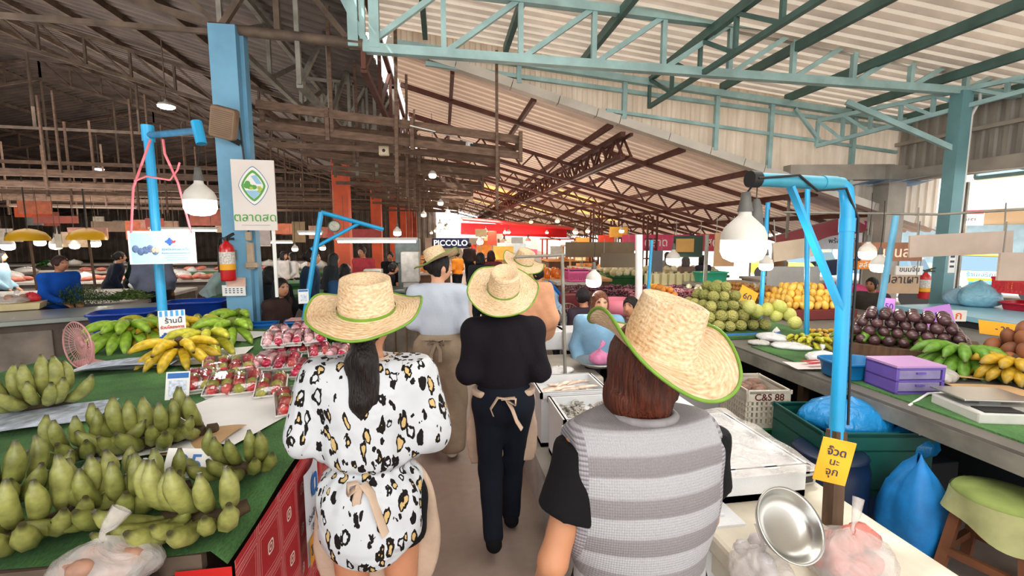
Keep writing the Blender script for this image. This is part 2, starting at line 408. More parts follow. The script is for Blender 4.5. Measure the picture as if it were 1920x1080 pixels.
# right wall
mb = MB(); vs = []; P = prof(-3, 7.3, .17, .03)
for y, d in P: vs += [(8.2+d, y, 2.95), (8.2+d, y, zR(8.2)+.05)]
mb.add(vs, [(2*i, 2*i+2, 2*i+3, 2*i+1) for i in range(len(P)-1)]); st(mb.build('wall_right', M_wallR), 'grey upright corrugated sheets above the street opening', 'wall')
mb = MB(); mb.box((8.15, 2.2, 2.93), (.2, 10.2, .2)); mb.box((8.12, 2.2, 3.5), (.06, 10.2, .06)); st(mb.build('trim_2', M_conc), 'pale concrete lintel over the street opening', 'trim')
mb = MB(); mb.box((7.9, 7.15, 1.55), (.36, .36, 3.1)); mb.bar((7.9, 7.15, 3.0), (5.9, 7.2, 2.95), .2, .26); st(mb.build('concrete_pillar', M_conc), 'raw concrete pillar with lintel beside the cyan post', 'pillar')
mb = MB(); mb.box((7.25, Y0, 1.94), (.18, .17, 3.88)); st(mb.build('steel_column', mat('teal_column_paint', '#6f9fa6', .5, .1, (2, .2))), 'pale teal steel post carrying the cyan truss', 'column')
mb = MB(); mb.bar((7.2, Y0, 3.1), (6.0, Y0+.6, 3.86), .07); st(mb.build('knee_brace', M_cyan), 'thin brace between teal post and truss', 'brace')
mb = MB(); mb.tube([(7.40, Y0-.10, 3.95), (7.43, Y0-.10, 3.75), (7.37, Y0-.06, 3.55), (7.37, Y0-.06, .01)], .02, 8); tag(mb.build('conduit', M_white), 'white cable conduit running down the teal post', 'conduit')
# columns of the aisle row
for i in range(7):
    y = Y0+DY*i
    if i == 0:
        mb = MB(); mb.box((XC+.05, y, 2.05), (.27, .22, 4.1)); mb.box((XC+.205, y+.05, 2.05), (.04, .12, 4.1)); st(mb.build('column', M_colblue), 'tall blue square column with extinguisher and market sign', 'column')
    else:
        mb = MB(); mb.box((XC, y, 2.0), (.35, .35, 4.0)); st(mb.build('column', M_orange), 'orange square column in the row along the aisle, %s' % ('', 'nearest of them', 'second from the blue column', 'third from the blue column', 'fourth from the blue column', 'fifth from the blue column', 'farthest of them')[i], 'column')
# left hall lattice rafters
for i, y in enumerate([-.3, 2.6]+[Y0+DY*k for k in range(7)]):
    mb = MB(); far = y > 18
    lattice(mb, (XC, y, 4.1), (RIDGE, y, 4.1+.27*(XC-RIDGE)), .58, .62, 8 if far else 12, .07, .045)
    lattice(mb, (RIDGE, y, 4.1+.27*(XC-RIDGE)), (-30, y, zL(-30)-.75), .62, .62, 10 if far else 18, .07, .045)
    if y > 4: mb.bar((XC, y, 4.05), (-20, y, 4.35), .05); [mb.bar((x, y, 4.05-(x-XC)*.017), (x, y, zL(x)-.7), .04) for x in (-4.5, -6.5, -8.5, -10.5, -12.5, -15, -17.5)]
    st(mb.build('roof_truss', M_rust if y < 18 else M_dust), 'dusty lattice rafter under the dark left roof', 'truss')
# lattice girders along the column row
for x, z0, z1, lab in ((XC, 4.05, 4.75, 'dusty lattice girder along the column row'), (-1.55, 3.55, 4.75, 'greenish lattice girder right of the column row'), (-.85, 3.75, 4.7, 'brown lattice girder at the lean to edge')):
    mb = MB(); lattice(mb, (x, Y0, z0), (x, 40, z0), z1-z0, z1-z0, 24, .07, .05); st(mb.build('roof_girder', M_greyst if x < -1 else M_red), lab, 'girder')
for y in (9, 14, 20, 27):
    mb = MB(); lattice(mb, (-2.4, y, 3.7), (-.8, y, 3.7), 1.0, .9, 3, .05, .04); [mb.bar((x, y, 3.0), (x, y, 4.7), .05) for x in (-1.55, -1.2, -.85)]; st(mb.build('cross_truss', M_greyst), 'short lattice cross truss beside the column row', 'truss')
# lean to trusses across and one along
for y in (10.4, 13.4, 16.6, 20, 24, 28.5, 34):
    mb = MB(); n = 16; 
    lattice(mb, (-.6, y, zC(-.6)-.62), (9, y, zC(9)-.45), .4, .3, n, .07, .035, 'W'); st(mb.build('roof_truss', M_red if y < 19 else M_dust), 'dark brown sloping lattice truss under the lean to roof', 'truss')
mb = MB(); lattice(mb, (3.0, 7.4, zC(3)-.5), (3.0, 39, zC(3)-.5), .36, .36, 46, .08, .04, 'W'); lattice(mb, (3.15, 7.4, zC(3)-.5), (3.15, 39, zC(3)-.5), .36, .36, 46, .05, .03, 'W'); st(mb.build('roof_girder', M_red), 'dark brown lattice girder running down the lean to', 'girder')
for x, y in ((3.1, 24), (6.3, 13.2), (6.4, 16.2), (6.6, 20), (5.2, 15)):
    mb = MB()
    for dx, dy in ((-.15, -.15), (.15, -.15), (.15, .15), (-.15, .15)): mb.bar((x+dx, y+dy, 0), (x+dx, y+dy, zC(x)-.3), .05)
    for k in range(9): z = .3+k*.3; [mb.bar((x+a, y+b, z), (x+c, y+d, z), .03) for a, b, c, d in ((-.15, -.15, .15, -.15), (.15, -.15, .15, .15), (.15, .15, -.15, .15), (-.15, .15, -.15, -.15)) if z < zC(x)-.4]
    st(mb.build('lattice_column', M_red), 'red brown four legged lattice column under the lean to', 'column')
# dusty timber racks hung beside the column row
for i, y in enumerate((5.9, 7.6, 9.6, 11.8, 14.5, 18)):
    mb = MB(); z = 3.12-.02*i; x1 = 1.05-.08*i
    mb.bar((XC+.2, y, z+.28), (x1, y+.15, z), .035, .1); mb.bar((XC+.2, y+.02, z+.05), (x1, y+.17, z-.2), .035, .09); mb.bar((XC+.2, y+.5, z+.22), (x1, y+.6, z-.06), .035, .08)
    mb.bar((XC+.2, y+.3, z-.12), (x1-.3, y+.4, z-.16), .03, .07)
    for x in (XC+.25, -1.35, -.35, x1-.03): zz = z+.28*(1-(x-XC)/(x1-XC)); mb.bar((x, y+.04, zz-.3), (x, y+.04, zz+.08), .045, .05); mb.bar((x, y, zz), (x+.02, y+.58, zz-.03), .04, .06)
    mb.bar((-.55, y+.05, z-.6), (-.52, y+.05, 4.4), .04); mb.bar((-1.3, y+.05, z), (-1.3, y+.05, 4.6), .04)
    if i == 0: mb.bar((.72, y+.1, z-.9), (.72, y+.1, 4.2), .035)
    tag(mb.build('hanging_rack', M_dust), 'dusty brown timber rack hung beside the columns, %s' % ('nearest', 'second', 'third', 'fourth', 'fifth', 'farthest')[i], 'rack', 'dusty timber racks over the aisle')
# end and side walls far away
mb = MB(); vs = []; P = prof(-32, -.8, .5, .05)
for x, d in P: vs += [(x, 43-d, 0), (x, 43-d, zL(x)+.2)]
mb.add(vs, [(2*i, 2*i+2, 2*i+3, 2*i+1) for i in range(len(P)-1)]); st(mb.build('wall_far', M_hallw), 'dim corrugated wall at the far end of the left hall', 'wall')
mb = MB(); vs = []; P = prof(-6, 43, .5, .05)
for y, d in P: vs += [(-31.5+d, y, 0), (-31.5+d, y, zL(-31.5)+.2)]
mb.add(vs, [(2*i, 2*i+1, 2*i+3, 2*i+2) for i in range(len(P)-1)]); st(mb.build('wall_left', M_hallw), 'dim corrugated wall along the left hall', 'wall')
# ================================================================ people
def skin_mat():
    m, nt, b, tc = base('skin'); a = nt.new('ShaderNodeAttribute', attribute_name='Col')
    nz = nt.new('ShaderNodeTexNoise'); nz.inputs['Scale'].default_value = 18; nt.link(tc.outputs['Object'], nz.inputs['Vector'])
    k = nt.math('MULTIPLY_ADD', nz.outputs[0], .25, .88); nt.link(nt.mix(1, a.outputs[0], k, 'MULTIPLY'), b.inputs['Base Color'])
    b.inputs['Roughness'].default_value = .5; b.inputs['Subsurface Weight'].default_value = .08; b.inputs['Subsurface Radius'].default_value = (.02, .008, .004); return m
M_skin = skin_mat()
def cloth(name, col, amt=.15): return mat('cloth_'+name, col, .9, 0, (9, amt), bump=(60, .25), spec=.2)
def straw_mat():
    m, nt, b, tc = base('woven_straw')
    sp = nt.new('ShaderNodeSeparateXYZ'); nt.link(tc.outputs['Object'], sp.inputs[0]); x, y, z = sp.outputs
    r = nt.math('SQRT', nt.math('ADD', nt.math('MULTIPLY', x, x), nt.math('MULTIPLY', y, y))); a = nt.math('ARCTAN2', y, x)
    cv = nt.new('ShaderNodeCombineXYZ'); nt.link(nt.math('MULTIPLY', nt.math('ADD', r, z), 150), cv.inputs[0]); nt.link(nt.math('MULTIPLY', a, 7), cv.inputs[1])
    n1 = nt.new('ShaderNodeTexNoise'); n1.inputs['Scale'].default_value = 1; n1.inputs['Detail'].default_value = 3; nt.link(cv.outputs[0], n1.inputs['Vector'])
    n2 = nt.new('ShaderNodeTexNoise'); n2.inputs['Scale'].default_value = 9; nt.link(tc.outputs['Object'], n2.inputs['Vector'])
    wv = nt.math('SINE', nt.math('MULTIPLY', nt.math('ADD', r, z), 520)); w2 = nt.math('SINE', nt.math('MULTIPLY', a, 60))
    hh = nt.math('ADD', nt.math('MULTIPLY', wv, .25), nt.math('ADD', nt.math('MULTIPLY', w2, .08), nt.math('MULTIPLY', n1.outputs[0], 1.6)))
    c = nt.ramp(n1.outputs[0], [(.25, '#9c7a54'), (.42, '#cfae85'), (.58, '#e3caa6'), (.75, '#efdfc4')])
    c2 = nt.mix(.3, c, nt.ramp(n2.outputs[0], [(.35, '#bb9468'), (.65, '#eddbbd')])); nt.link(c2, b.inputs['Base Color'])
    b.inputs['Roughness'].default_value = .7
    bp = nt.new('ShaderNodeBump'); bp.inputs['Strength'].default_value = .5; bp.inputs['Distance'].default_value = .004; nt.link(hh, bp.inputs['Height']); nt.link(bp.outputs[0], b.inputs['Normal'])
    return m
M_straw = straw_mat(); M_hatg = mat('green_binding', '#6f9a2c', .6, 0, (20, .2))
def rot3(yaw, pitch=0, roll=0): return np.array(Euler((pitch, roll, yaw), 'XYZ').to_matrix())
def hat(parent, c, rot, R=.21, r0=.088, hc=.115, curl=.06, droop=.02, sy=1.12, band=True):
    N = 64
    def bz(th, t): return curl*(math.cos(th)**4)*t**1.6 - droop*(math.sin(th)**2)*t + .006*math.sin(5*th)*t
    def pt(th, q):
        if q <= 1:   # brim underside rim -> crown foot
            t = 1-q; r = r0+(R-r0)*t; k = 1-.10*abs(math.cos(th))**4*t
            return Vector((r*k*math.cos(th), r*math.sin(th)*(1+(sy-1)*(1-t*.5)), bz(th, t)))
        q -= 1
        if q <= 1: r = r0*(1-.13*q**1.5); return Vector((r*math.cos(th), r*sy*math.sin(th), hc*q*(1+.0*math.sin(th))))
        q -= 1; r = r0*.87*(1-q); d = -.03*math.sin(min(q, .75)/.75*PI*.5)*(1.0 if q > 0 else 0)+.012*math.sin(q*PI*2)
        return Vector((r*math.cos(th), r*sy*math.sin(th), hc+d+.014*(1-q)*math.sin(th)*-1*q*4*(1-q)))
    qs = [0, .12, .3, .5, .7, .88, 1.0, 1.12, 1.4, 1.7, 1.9, 2.0, 2.06, 2.15, 2.3, 2.5, 2.75, 2.97]
    mb = MB(); mb.grid(lambda u, v: pt(u*2*PI, qs[int(round(v*(len(qs)-1)))]), N, len(qs)-1)
    o = mb.build('straw_hat', M_straw, parent, label='woven straw hat with green edge', loc=c, rot=rot)
    mb = MB(); mb.tube([pt(i/N*2*PI, 0) for i in range(N+1)], .0045, 6, False); mb.build('brim_binding', M_hatg, o)
    if not band: return o
    mb = MB(); mb.grid(lambda u, v: Vector(((r0+.003)*math.cos(u*2*PI), (r0+.003)*sy*math.sin(u*2*PI), .004+.011*v+.004*math.sin(u*2*PI))), N, 1); mb.build('hat_ribbon', M_hatg, o)
    return o
def person(name, label, loc, rz=0, H=1.6, sit=False, lean=0, head=(0, 0, 0), skin='#c48d6d', h=.014, hair=('bob', '#1d1512'), wear=(), arms=None, legs=None, group=None, girth=1.0, face=True):
    s = H/1.6; dz = -.40 if sit else 0
    root = thing('person', label, 'person', loc, rz, group); cl, sl = math.cos(lean), math.sin(lean)
    pv = np.array([0, 0, .88+dz])
    def U(p):
        p = np.array(p, float)+(0, 0, dz)-pv; return np.array([p[0], p[1]*cl+p[2]*sl, -p[1]*sl+p[2]*cl])+pv
    UR = np.array([[1, 0, 0], [0, cl, sl], [0, -sl, cl]])
    A = dict(elL=(-.225, -.03, 1.06), wrL=(-.20, .13, .90), elR=(.225, -.03, 1.06), wrR=(.20, .13, .90))
    if arms: A.update(arms)
    J = {k: U(v) for k, v in A.items()}; J['shL'] = U((-.165, -.01, 1.31)); J['shR'] = U((.165, -.01, 1.31)); J['neck'] = U((0, -.01, 1.36)); 
    if sit: L_ = dict(hipL=(-.09, 0, .48), knL=(-.12, .38, .50), anL=(-.12, .36, .08), hipR=(.09, 0, .48), knR=(.12, .38, .50), anR=(.12, .36, .08))
    else: L_ = dict(hipL=(-.085, 0, .84), knL=(-.09, .02, .46), anL=(-.09, -.03, .08), hipR=(.085, 0, .84), knR=(.09, .02, .46), anR=(.09, -.03, .08))
    if legs: L_.update(legs)
    J.update({k: np.array(v, float) for k, v in L_.items()})
    HR = rot3(*head); hc = U((0, .015, 1.40))+HR@np.array([0, .012, .115]); J['head'] = hc
    hp = lambda p: hc+HR@np.array(p, float)
    g = girth
    P = [el(U((0, 0, 1.2)), (.15*g, .1*g, .19), UR), el(U((0, .0, 1.03)), (.122*g, .088*g, .15), UR), el(U((0, -.015, .88)), (.16*g, .112*g, .14), UR), rc(J['shL'], J['shR'], .052), rc(J['neck']-np.array([0, 0, .04]), hp((0, -.02, -.06)), .052, .046)]
    P += [el(hc, (.073, .09, .098), HR), el(hp((0, .03, -.045)), (.056, .058, .066), HR), rc(hp((0, .088, .0)), hp((0, .103, -.028)), .007, .012), el(hp((-.074, -.005, -.015)), (.01, .022, .03), HR), el(hp((.074, -.005, -.015)), (.01, .022, .03), HR)]
    for S_ in 'LR':
        P += [rc(J['sh'+S_], J['el'+S_], .046, .036), rc(J['el'+S_], J['wr'+S_], .036, .025)]
        d = J['wr'+S_]-J['el'+S_]; d = d/np.linalg.norm(d); sgn = 1 if S_ == 'L' else -1; side = np.cross(d, [0, 0, 1.0]); side = side/(np.linalg.norm(side)+1e-6); dn = np.cross(side, d)*-1
        w_ = J['wr'+S_]; pc = w_+d*.05; P += [rc(w_+d*.015-side*.014, w_+d*.07-side*.02, .018, .016), rc(w_+d*.015+side*.014, w_+d*.07+side*.02, .018, .016)]
        for q, Lf in zip((-.032, -.011, .011, .032), (.058, .072, .068, .05)):
            a = w_+d*.075+side*q; m_ = a+d*Lf*.55+np.array([0, 0, -.008]); P += [rc(a, m_, .0095, .0085), rc(m_, m_+d*Lf*.4+np.array([0, 0, -.02]), .0085, .0075)]
        a = w_+d*.02+side*.03*sgn; P += [rc(a, a+side*.03*sgn+d*.03, .012, .010), rc(a+side*.03*sgn+d*.03, a+side*.032*sgn+d*.06, .010, .008)]
        P += [rc(J['hip'+S_], J['kn'+S_], .084*g, .054), rc(J['kn'+S_], J['an'+S_], .054, .034)]
        f = J['an'+S_]; P += [rc(f+(0, -.03, -.035), f+(0, .06, -.045), .034, .032), rc(f+(0, .06, -.045), f+(.005*(-sgn), .14, -.055), .034, .022)]
    sk = np.array(lin(skin))
    def color(V):
        c = np.tile(sk, (len(V), 1)); q = (V/s-hc)@HR
        if face:
            for ex in (-.03, .03):
                d = ((q[:, 0]-ex)/.017)**2+((q[:, 2]-.008)/.009)**2; m_ = (d < 1) & (q[:, 1] > .05); c[m_, :3] = (.02, .013, .01)
                d = ((q[:, 0]-ex)/.021)**2+((q[:, 2]-.034)/.006)**2; m_ = (d < 1) & (q[:, 1] > .05); c[m_, :3] = sk[:3]*.25
            d = (q[:, 0]/.024)**2+((q[:, 2]+.066)/.010)**2; m_ = (d < 1) & (q[:, 1] > .05); c[m_, :3] = (.42, .10, .09)
        return c
    def fin(pr, **kw):
        V, Q = sdf(pr, **kw); return V*s, Q
    npobj('body', fin(P, h=h, k=.022), M_skin, root, color)
    # hair
    if hair:
        st_, hcol = hair; hm = mat('hair_'+hcol, hcol, .5, 0, (30, .6), bump=(45, 1.0), stretch=(3, 3, .35), spec=.3); cut = None
        hpz = [el(hp((0, -.006, .006)), (.083, .098, .106), HR)]; sub = [el(hp((0, .10, -.055)), (.075, .085, .105), HR)]
        if st_ == 'bob':
            hpz += [el(hp((0, -.04, -.07)), (.085, .065, .10), HR), el(hp((-.06, .0, -.08)), (.03, .05, .09), HR), el(hp((.06, .0, -.08)), (.03, .05, .09), HR)]
        if st_ == 'long': hpz += [el(hp((0, -.055, -.10)), (.088, .06, .15), HR), el(hp((-.068, -.01, -.12)), (.03, .05, .13), HR), el(hp((.068, -.01, -.12)), (.03, .05, .13), HR)]
        if st_ == 'pony': hpz += [rc(hp((0, -.085, -.03)), hp((.0, -.12, -.12)), .036, .052), rc(hp((0, -.12, -.12)), hp((.01, -.14, -.25)), .052, .045), rc(hp((.01, -.14, -.25)), hp((.0, -.14, -.33)), .045, .02)]
        if st_ == 'bun': hpz += [el(hp((0, -.105, .01)), (.04, .035, .04), HR)]
        ds = lambda X, Y, Z: .004*np.sin(X*190+Y*90+2*np.sin(Z*30))+.006*np.sin(X*60+Z*25)*(Z < hc[2]-.05)
        npobj('hair', fin(hpz, h=min(h, .011), k=.02, sub=sub, disp=ds), hm, root)
    # clothes
    for w_ in wear:
        kind = w_['k']; m_ = w_['m']; i = w_.get('i', .018); pr = []; cut = None; nm = w_.get('n', kind); kk = w_.get('kk', .04); ds = w_.get('ds')
        if kind in ('shirt', 'jacket', 'blouse', 'vest'):
            pr = [el(U((0, 0, 1.2)), (.15*g+i, .1*g+i, .19+i), UR), el(U((0, 0, 1.04)), (.128*g+i, .095*g+i, .16), UR), rc(J['shL'], J['shR'], .052+i)]
            hem = w_.get('hem', .84)
            if hem < .95: pr.append(el(U((0, -.01, .90)), (.16*g+i, .115*g+i, .16), UR))
            sl_ = w_.get('sl', 'long'); a_, b_ = w_.get('sr', (.05+i, .04+i)); 
            if sl_ == 'long': 
                for S_ in 'LR': pr += [rc(J['sh'+S_], J['el'+S_], a_, (a_+b_)/2), rc(J['el'+S_], J['wr'+S_]*.97+J['el'+S_]*.03, (a_+b_)/2, b_)]
            elif sl_ == 'short':
                for S_ in 'LR': pr.append(rc(J['sh'+S_], J['sh'+S_]*.42+J['el'+S_]*.58, a_, b_))
            hz = hem+dz; nz = U((0, 0, w_.get('neck', 1.385)))[2]; UU = UR; off = pv
            def cut(X, Y, Z, hz=hz, nz=nz, sl_=sl_):
                d = np.maximum(np.where(np.abs(X) < .19, hz-Z, -1)+0*Y, Z-nz+.25*(Y-pv[1])*(0 if lean else .4))
                if sl_ == 'short':
                    for S_ in 'LR':
                        ax_ = J['el'+S_]-J['sh'+S_]; L2 = np.linalg.norm(ax_); ax_ = ax_/L2; o_ = J['sh'+S_]
                        t = (X-o_[0])*ax_[0]+(Y-o_[1])*ax_[1]+(Z-o_[2])*ax_[2]-.6*L2
                        d = np.where(((np.abs(X) > .165*g) & (X*(1 if S_ == 'R' else -1) > 0)), np.maximum(d, t), d)
                if sl_ is None: d = np.maximum(d, np.abs(X)-(.155+.0*Z))
                return d
        elif kind == 'trousers':
            wt = w_.get('w', (.10, .075, .07)); top = w_.get('top', 1.0)
            pr = [el(U((0, -.015, .89)), (.162*g+i, .115*g+i, .15), UR)]
            for S_ in 'LR': pr += [rc(J['hip'+S_], J['kn'+S_], wt[0]*g, wt[1]), rc(J['kn'+S_], J['an'+S_]+np.array([0, 0, w_.get('cuff', 0)]), wt[1], wt[2])]
            cut = lambda X, Y, Z: np.maximum(Z-(top+dz)+0*X+0*Y, w_.get('low', .045)-Z)
        elif kind == 'shoes':
            for S_ in 'LR':
                f = J['an'+S_]; e = .012; pr += [rc(f+(0, -.035, -.03), f+(0, .06, -.04), .036+e, .036+e), rc(f+(0, .06, -.04), f+(0, .14, -.05), .036+e, .026+e)]
            lowz = [J['anL'][2]-.08, J['anR'][2]-.08]
            cut = lambda X, Y, Z: np.where(X < 0, lowz[0]-Z, lowz[1]-Z)+0*Y
            kk = .02
        elif kind == 'custom':
            pr = w_['p'](J, U, hp); cut = w_.get('cut'); 
        o = npobj(nm, fin(pr, h=w_.get('h', h), k=kk, cut=cut, disp=ds), m_, root)
        if w_.get('l'): o['label'] = w_['l']
    return root, J, s, hc*s, HR
def fold(ax=14, a=.004, z0=None):
    return lambda X, Y, Z: a*np.sin(X*38+np.sin(Z*9+X*11)*1.8+Y*21)*np.sin(Z*17+X*13+1.3)
# ---- materials for the five shoppers
def leopard_mat():
    m, nt, b, tc = base('leopard_print_cloth')
    mp = nt.new('ShaderNodeMapping'); mp.inputs['Scale'].default_value = (1, 1, .5); mp.inputs['Rotation'].default_value = (0, .22, 0); nt.link(tc.outputs['Object'], mp.inputs[0])
    nz = nt.new('ShaderNodeTexNoise'); nz.inputs['Scale'].default_value = 26; nz.inputs['Detail'].default_value = 3; nt.link(mp.outputs[0], nz.inputs['Vector'])
    vm = nt.new('ShaderNodeVectorMath', operation='MULTIPLY_ADD'); nt.link(nz.outputs[1], vm.inputs[0]); vm.inputs[1].default_value = (.045, .045, .045); nt.link(mp.outputs[0], vm.inputs[2])
    vo = nt.new('ShaderNodeTexVoronoi'); vo.inputs['Scale'].default_value = 29; vo.inputs['Randomness'].default_value = .95; nt.link(vm.outputs[0], vo.inputs['Vector'])
    n2 = nt.new('ShaderNodeTexNoise'); n2.inputs['Scale'].default_value = 48; n2.inputs['Detail'].default_value = 2; nt.link(mp.outputs[0], n2.inputs['Vector'])
    sc_ = nt.new('ShaderNodeSeparateColor'); nt.link(vo.outputs['Color'], sc_.inputs[0])
    sz = nt.math('MULTIPLY_ADD', sc_.outputs[0], .24, .36)
    d = nt.math('DIVIDE', nt.math('MULTIPLY_ADD', nt.math('SUBTRACT', n2.outputs[0], .5), .6, vo.outputs['Distance']), sz)
    wh = '#c6cacf'
    c = nt.ramp(d, [(0, '#c9ab74'), (.50, '#c9ab74'), (.54, '#120e0b'), (.86, '#120e0b'), (.9, wh)], 'CONSTANT')
    c3 = nt.ramp(d, [(0, wh), (.36, wh), (.42, '#120e0b'), (.76, '#120e0b'), (.8, wh)], 'CONSTANT')
    s1 = nt.mix(nt.math('GREATER_THAN', sc_.outputs[1], .62), c, c3); s2 = nt.mix(nt.math('GREATER_THAN', sc_.outputs[2], .72), s1, nt.ramp(d, [(0, '#120e0b'), (.66, wh)], 'CONSTANT')); nt.link(s2, b.inputs['Base Color'])
    b.inputs['Roughness'].default_value = .8; b.inputs['Specular IOR Level'].default_value = .25
    w = nt.new('ShaderNodeTexNoise'); w.inputs['Scale'].default_value = 7; w.inputs['Distortion'].default_value = .6; nt.link(tc.outputs['Object'], w.inputs['Vector'])
    bp = nt.new('ShaderNodeBump'); bp.inputs['Strength'].default_value = .8; bp.inputs['Distance'].default_value = .04; nt.link(w.outputs[0], bp.inputs['Height']); nt.link(bp.outputs[0], b.inputs['Normal']); return m
def stripe_mat():
    m, nt, b, tc = base('striped_grey_knit')
    sp = nt.new('ShaderNodeSeparateXYZ'); nt.link(tc.outputs['Object'], sp.inputs[0])
    nz = nt.new('ShaderNodeTexNoise'); nz.inputs['Scale'].default_value = 7; nt.link(tc.outputs['Object'], nz.inputs['Vector'])
    z = nt.math('MULTIPLY_ADD', nz.outputs[0], .012, sp.outputs[2])
    t = nt.math('FRACT', nt.math('MULTIPLY', z, 1/.099))
    n2 = nt.new('ShaderNodeTexNoise'); n2.inputs['Scale'].default_value = 300; nt.link(tc.outputs['Object'], n2.inputs['Vector'])
    c = nt.ramp(t, [(0, '#8a8688'), (.40, '#908c8e'), (.47, '#aeaeb2'), (.93, '#b4b4b8'), (.99, '#8a8688')])
    c = nt.mix(.35, c, nt.mix(1, c, n2.outputs[0], 'MULTIPLY')); xa = nt.math('ABSOLUTE', nt.math('ADD', sp.outputs[0], .008)); rb = nt.math('GREATER_THAN', xa, nt.math('MULTIPLY_ADD', nt.math('MAXIMUM', nt.math('SUBTRACT', 1.12, sp.outputs[2]), 0), .1, .181)); rs = nt.ramp(nt.math('FRACT', nt.math('MULTIPLY', sp.outputs[2], 90)), [(.3, '#77747a'), (.6, '#9c999e')]); c = nt.mix(rb, c, rs); nt.link(c, b.inputs['Base Color']); b.inputs['Roughness'].default_value = .95; b.inputs['Specular IOR Level'].default_value = .2
    kn = nt.math('ADD', nt.math('SINE', nt.math('MULTIPLY', sp.outputs[0], 1100)), nt.math('SINE', nt.math('MULTIPLY', sp.outputs[2], 900)))
    bp = nt.new('ShaderNodeBump'); bp.inputs['Strength'].default_value = .25; bp.inputs['Distance'].default_value = .003; nt.link(kn, bp.inputs['Height']); nt.link(bp.outputs[0], b.inputs['Normal']); return m
M_beige = cloth('beige', '#c3aa95'); M_khaki = cloth('khaki', '#93826e'); M_navy = cloth('navy', '#131824'); M_blk = cloth('black', '#0f0f12'); M_plum = cloth('plum_black', '#17131a')
M_shoe = mat('white_shoe', '#dcd8d0', .6, 0, (20, .1))
def ribbon(mb, pts, w, th=.003):
    """flat cloth band along a path, its width along Z-perpendicular"""
    pts = [Vector(p) for p in pts]; mb.tube(pts, [w/2]*len(pts), 8, True, True, flat=th*2/w)
# 1 leopard print shopper
def p1top(J, U, hp):
    o = [el((0, 0, 1.21), (.20, .145, .2)), rc((-.15, -.01, 1.315), (.15, -.01, 1.315), .075), el((0, -.005, 1.06), (.185, .135, .13)), el((0, -.015, .90), (.195, .15, .13)), el((0, -.025, .78), (.195, .155, .17))]
    for sx in (-1, 1): o += [rc((.165*sx, -.01, 1.30), (.198*sx, -.02, 1.12), .076, .088)]
    return o
c1 = lambda X, Y, Z: np.maximum(np.maximum(np.minimum(np.abs(X)-.178, 1.055-Z)+0*Y, .70+2.2*X**2-.12*(-Y)*(Y < 0)-Z), Z-1.385-.1*Y)
d1 = lambda X, Y, Z: .006*np.sin(X*24+np.sin(Z*7)*2)*np.sin(Z*9+1)+.020*np.exp(-((Z-1.0)/.022)**2)*(np.abs(X) < .2)+.004*np.sin(np.arctan2(X, -Y+1e-6)*17)*np.exp(-((Z-.99)/.13)**2)+.003*np.sin(X*41+Z*13+np.sin(Z*14)*1.5)
r1, J1, s1, h1, _ = person('person', 'woman in leopard print shirt and straw hat, dark ponytail, seen from behind', (-.27, 1.66, 0), rz=-.06, H=1.645, h=.011, skin='#c68a68', hair=('pony', '#1c1310'),
    arms=dict(elL=(-.2, -.0, 1.09), wrL=(-.12, .2, 1.02), elR=(.2, 0, 1.09), wrR=(.12, .2, 1.02)),
    wear=[dict(k='custom', n='shirt', m=leopard_mat(), p=p1top, cut=c1, ds=d1, kk=.05, h=.009),
          dict(k='custom', n='shorts', m=M_blk, p=lambda J, U, hp: [el((0, -.015, .87), (.18, .135, .16)), rc(J['hipL'], J['knL'], .108, .085), rc(J['hipR'], J['knR'], .108, .085)], cut=lambda X, Y, Z: .70-Z+0*X+0*Y),
          dict(k='custom', n='apron', m=M_beige, p=lambda J, U, hp: [el((0, .03, .82), (.215, .15, .2)), el((0, .05, .66), (.235, .16, .3))], cut=lambda X, Y, Z: np.maximum(np.maximum(.02-Y+0*X, Z-.98), .50-Z)),
          dict(k='shoes', m=M_shoe)])
hat(r1, (0, -.005, h1[2]+.035), (math.radians(12), math.radians(2), 0), R=.212, r0=.098, hc=.115, curl=.03, droop=.012)
mb = MB(); y = -.135; ribbon(mb, [(-.02, y-.01, 1.025), (-.045, y-.03, 1.03), (-.05, y-.025, .99), (-.02, y-.012, 1.01)], .03); ribbon(mb, [(.0, y-.012, 1.02), (.03, y-.03, .99), (.05, y-.04, .93), (.075, y-.045, .85)], .036); ribbon(mb, [(-.01, y-.015, 1.02), (-.02, y-.03, .97), (-.018, y-.035, .91)], .03)
mb.build('apron_tie', M_beige, r1, label='beige apron strings knotted at the back')
mb = MB(); mb.grid(lambda u, v: Vector((.072*math.sin((u-.5)*4.4), -.012-.062*math.cos((u-.5)*4.4), 1.385+.045*v)), 20, 2); mb.build('collar', M_beige, r1)
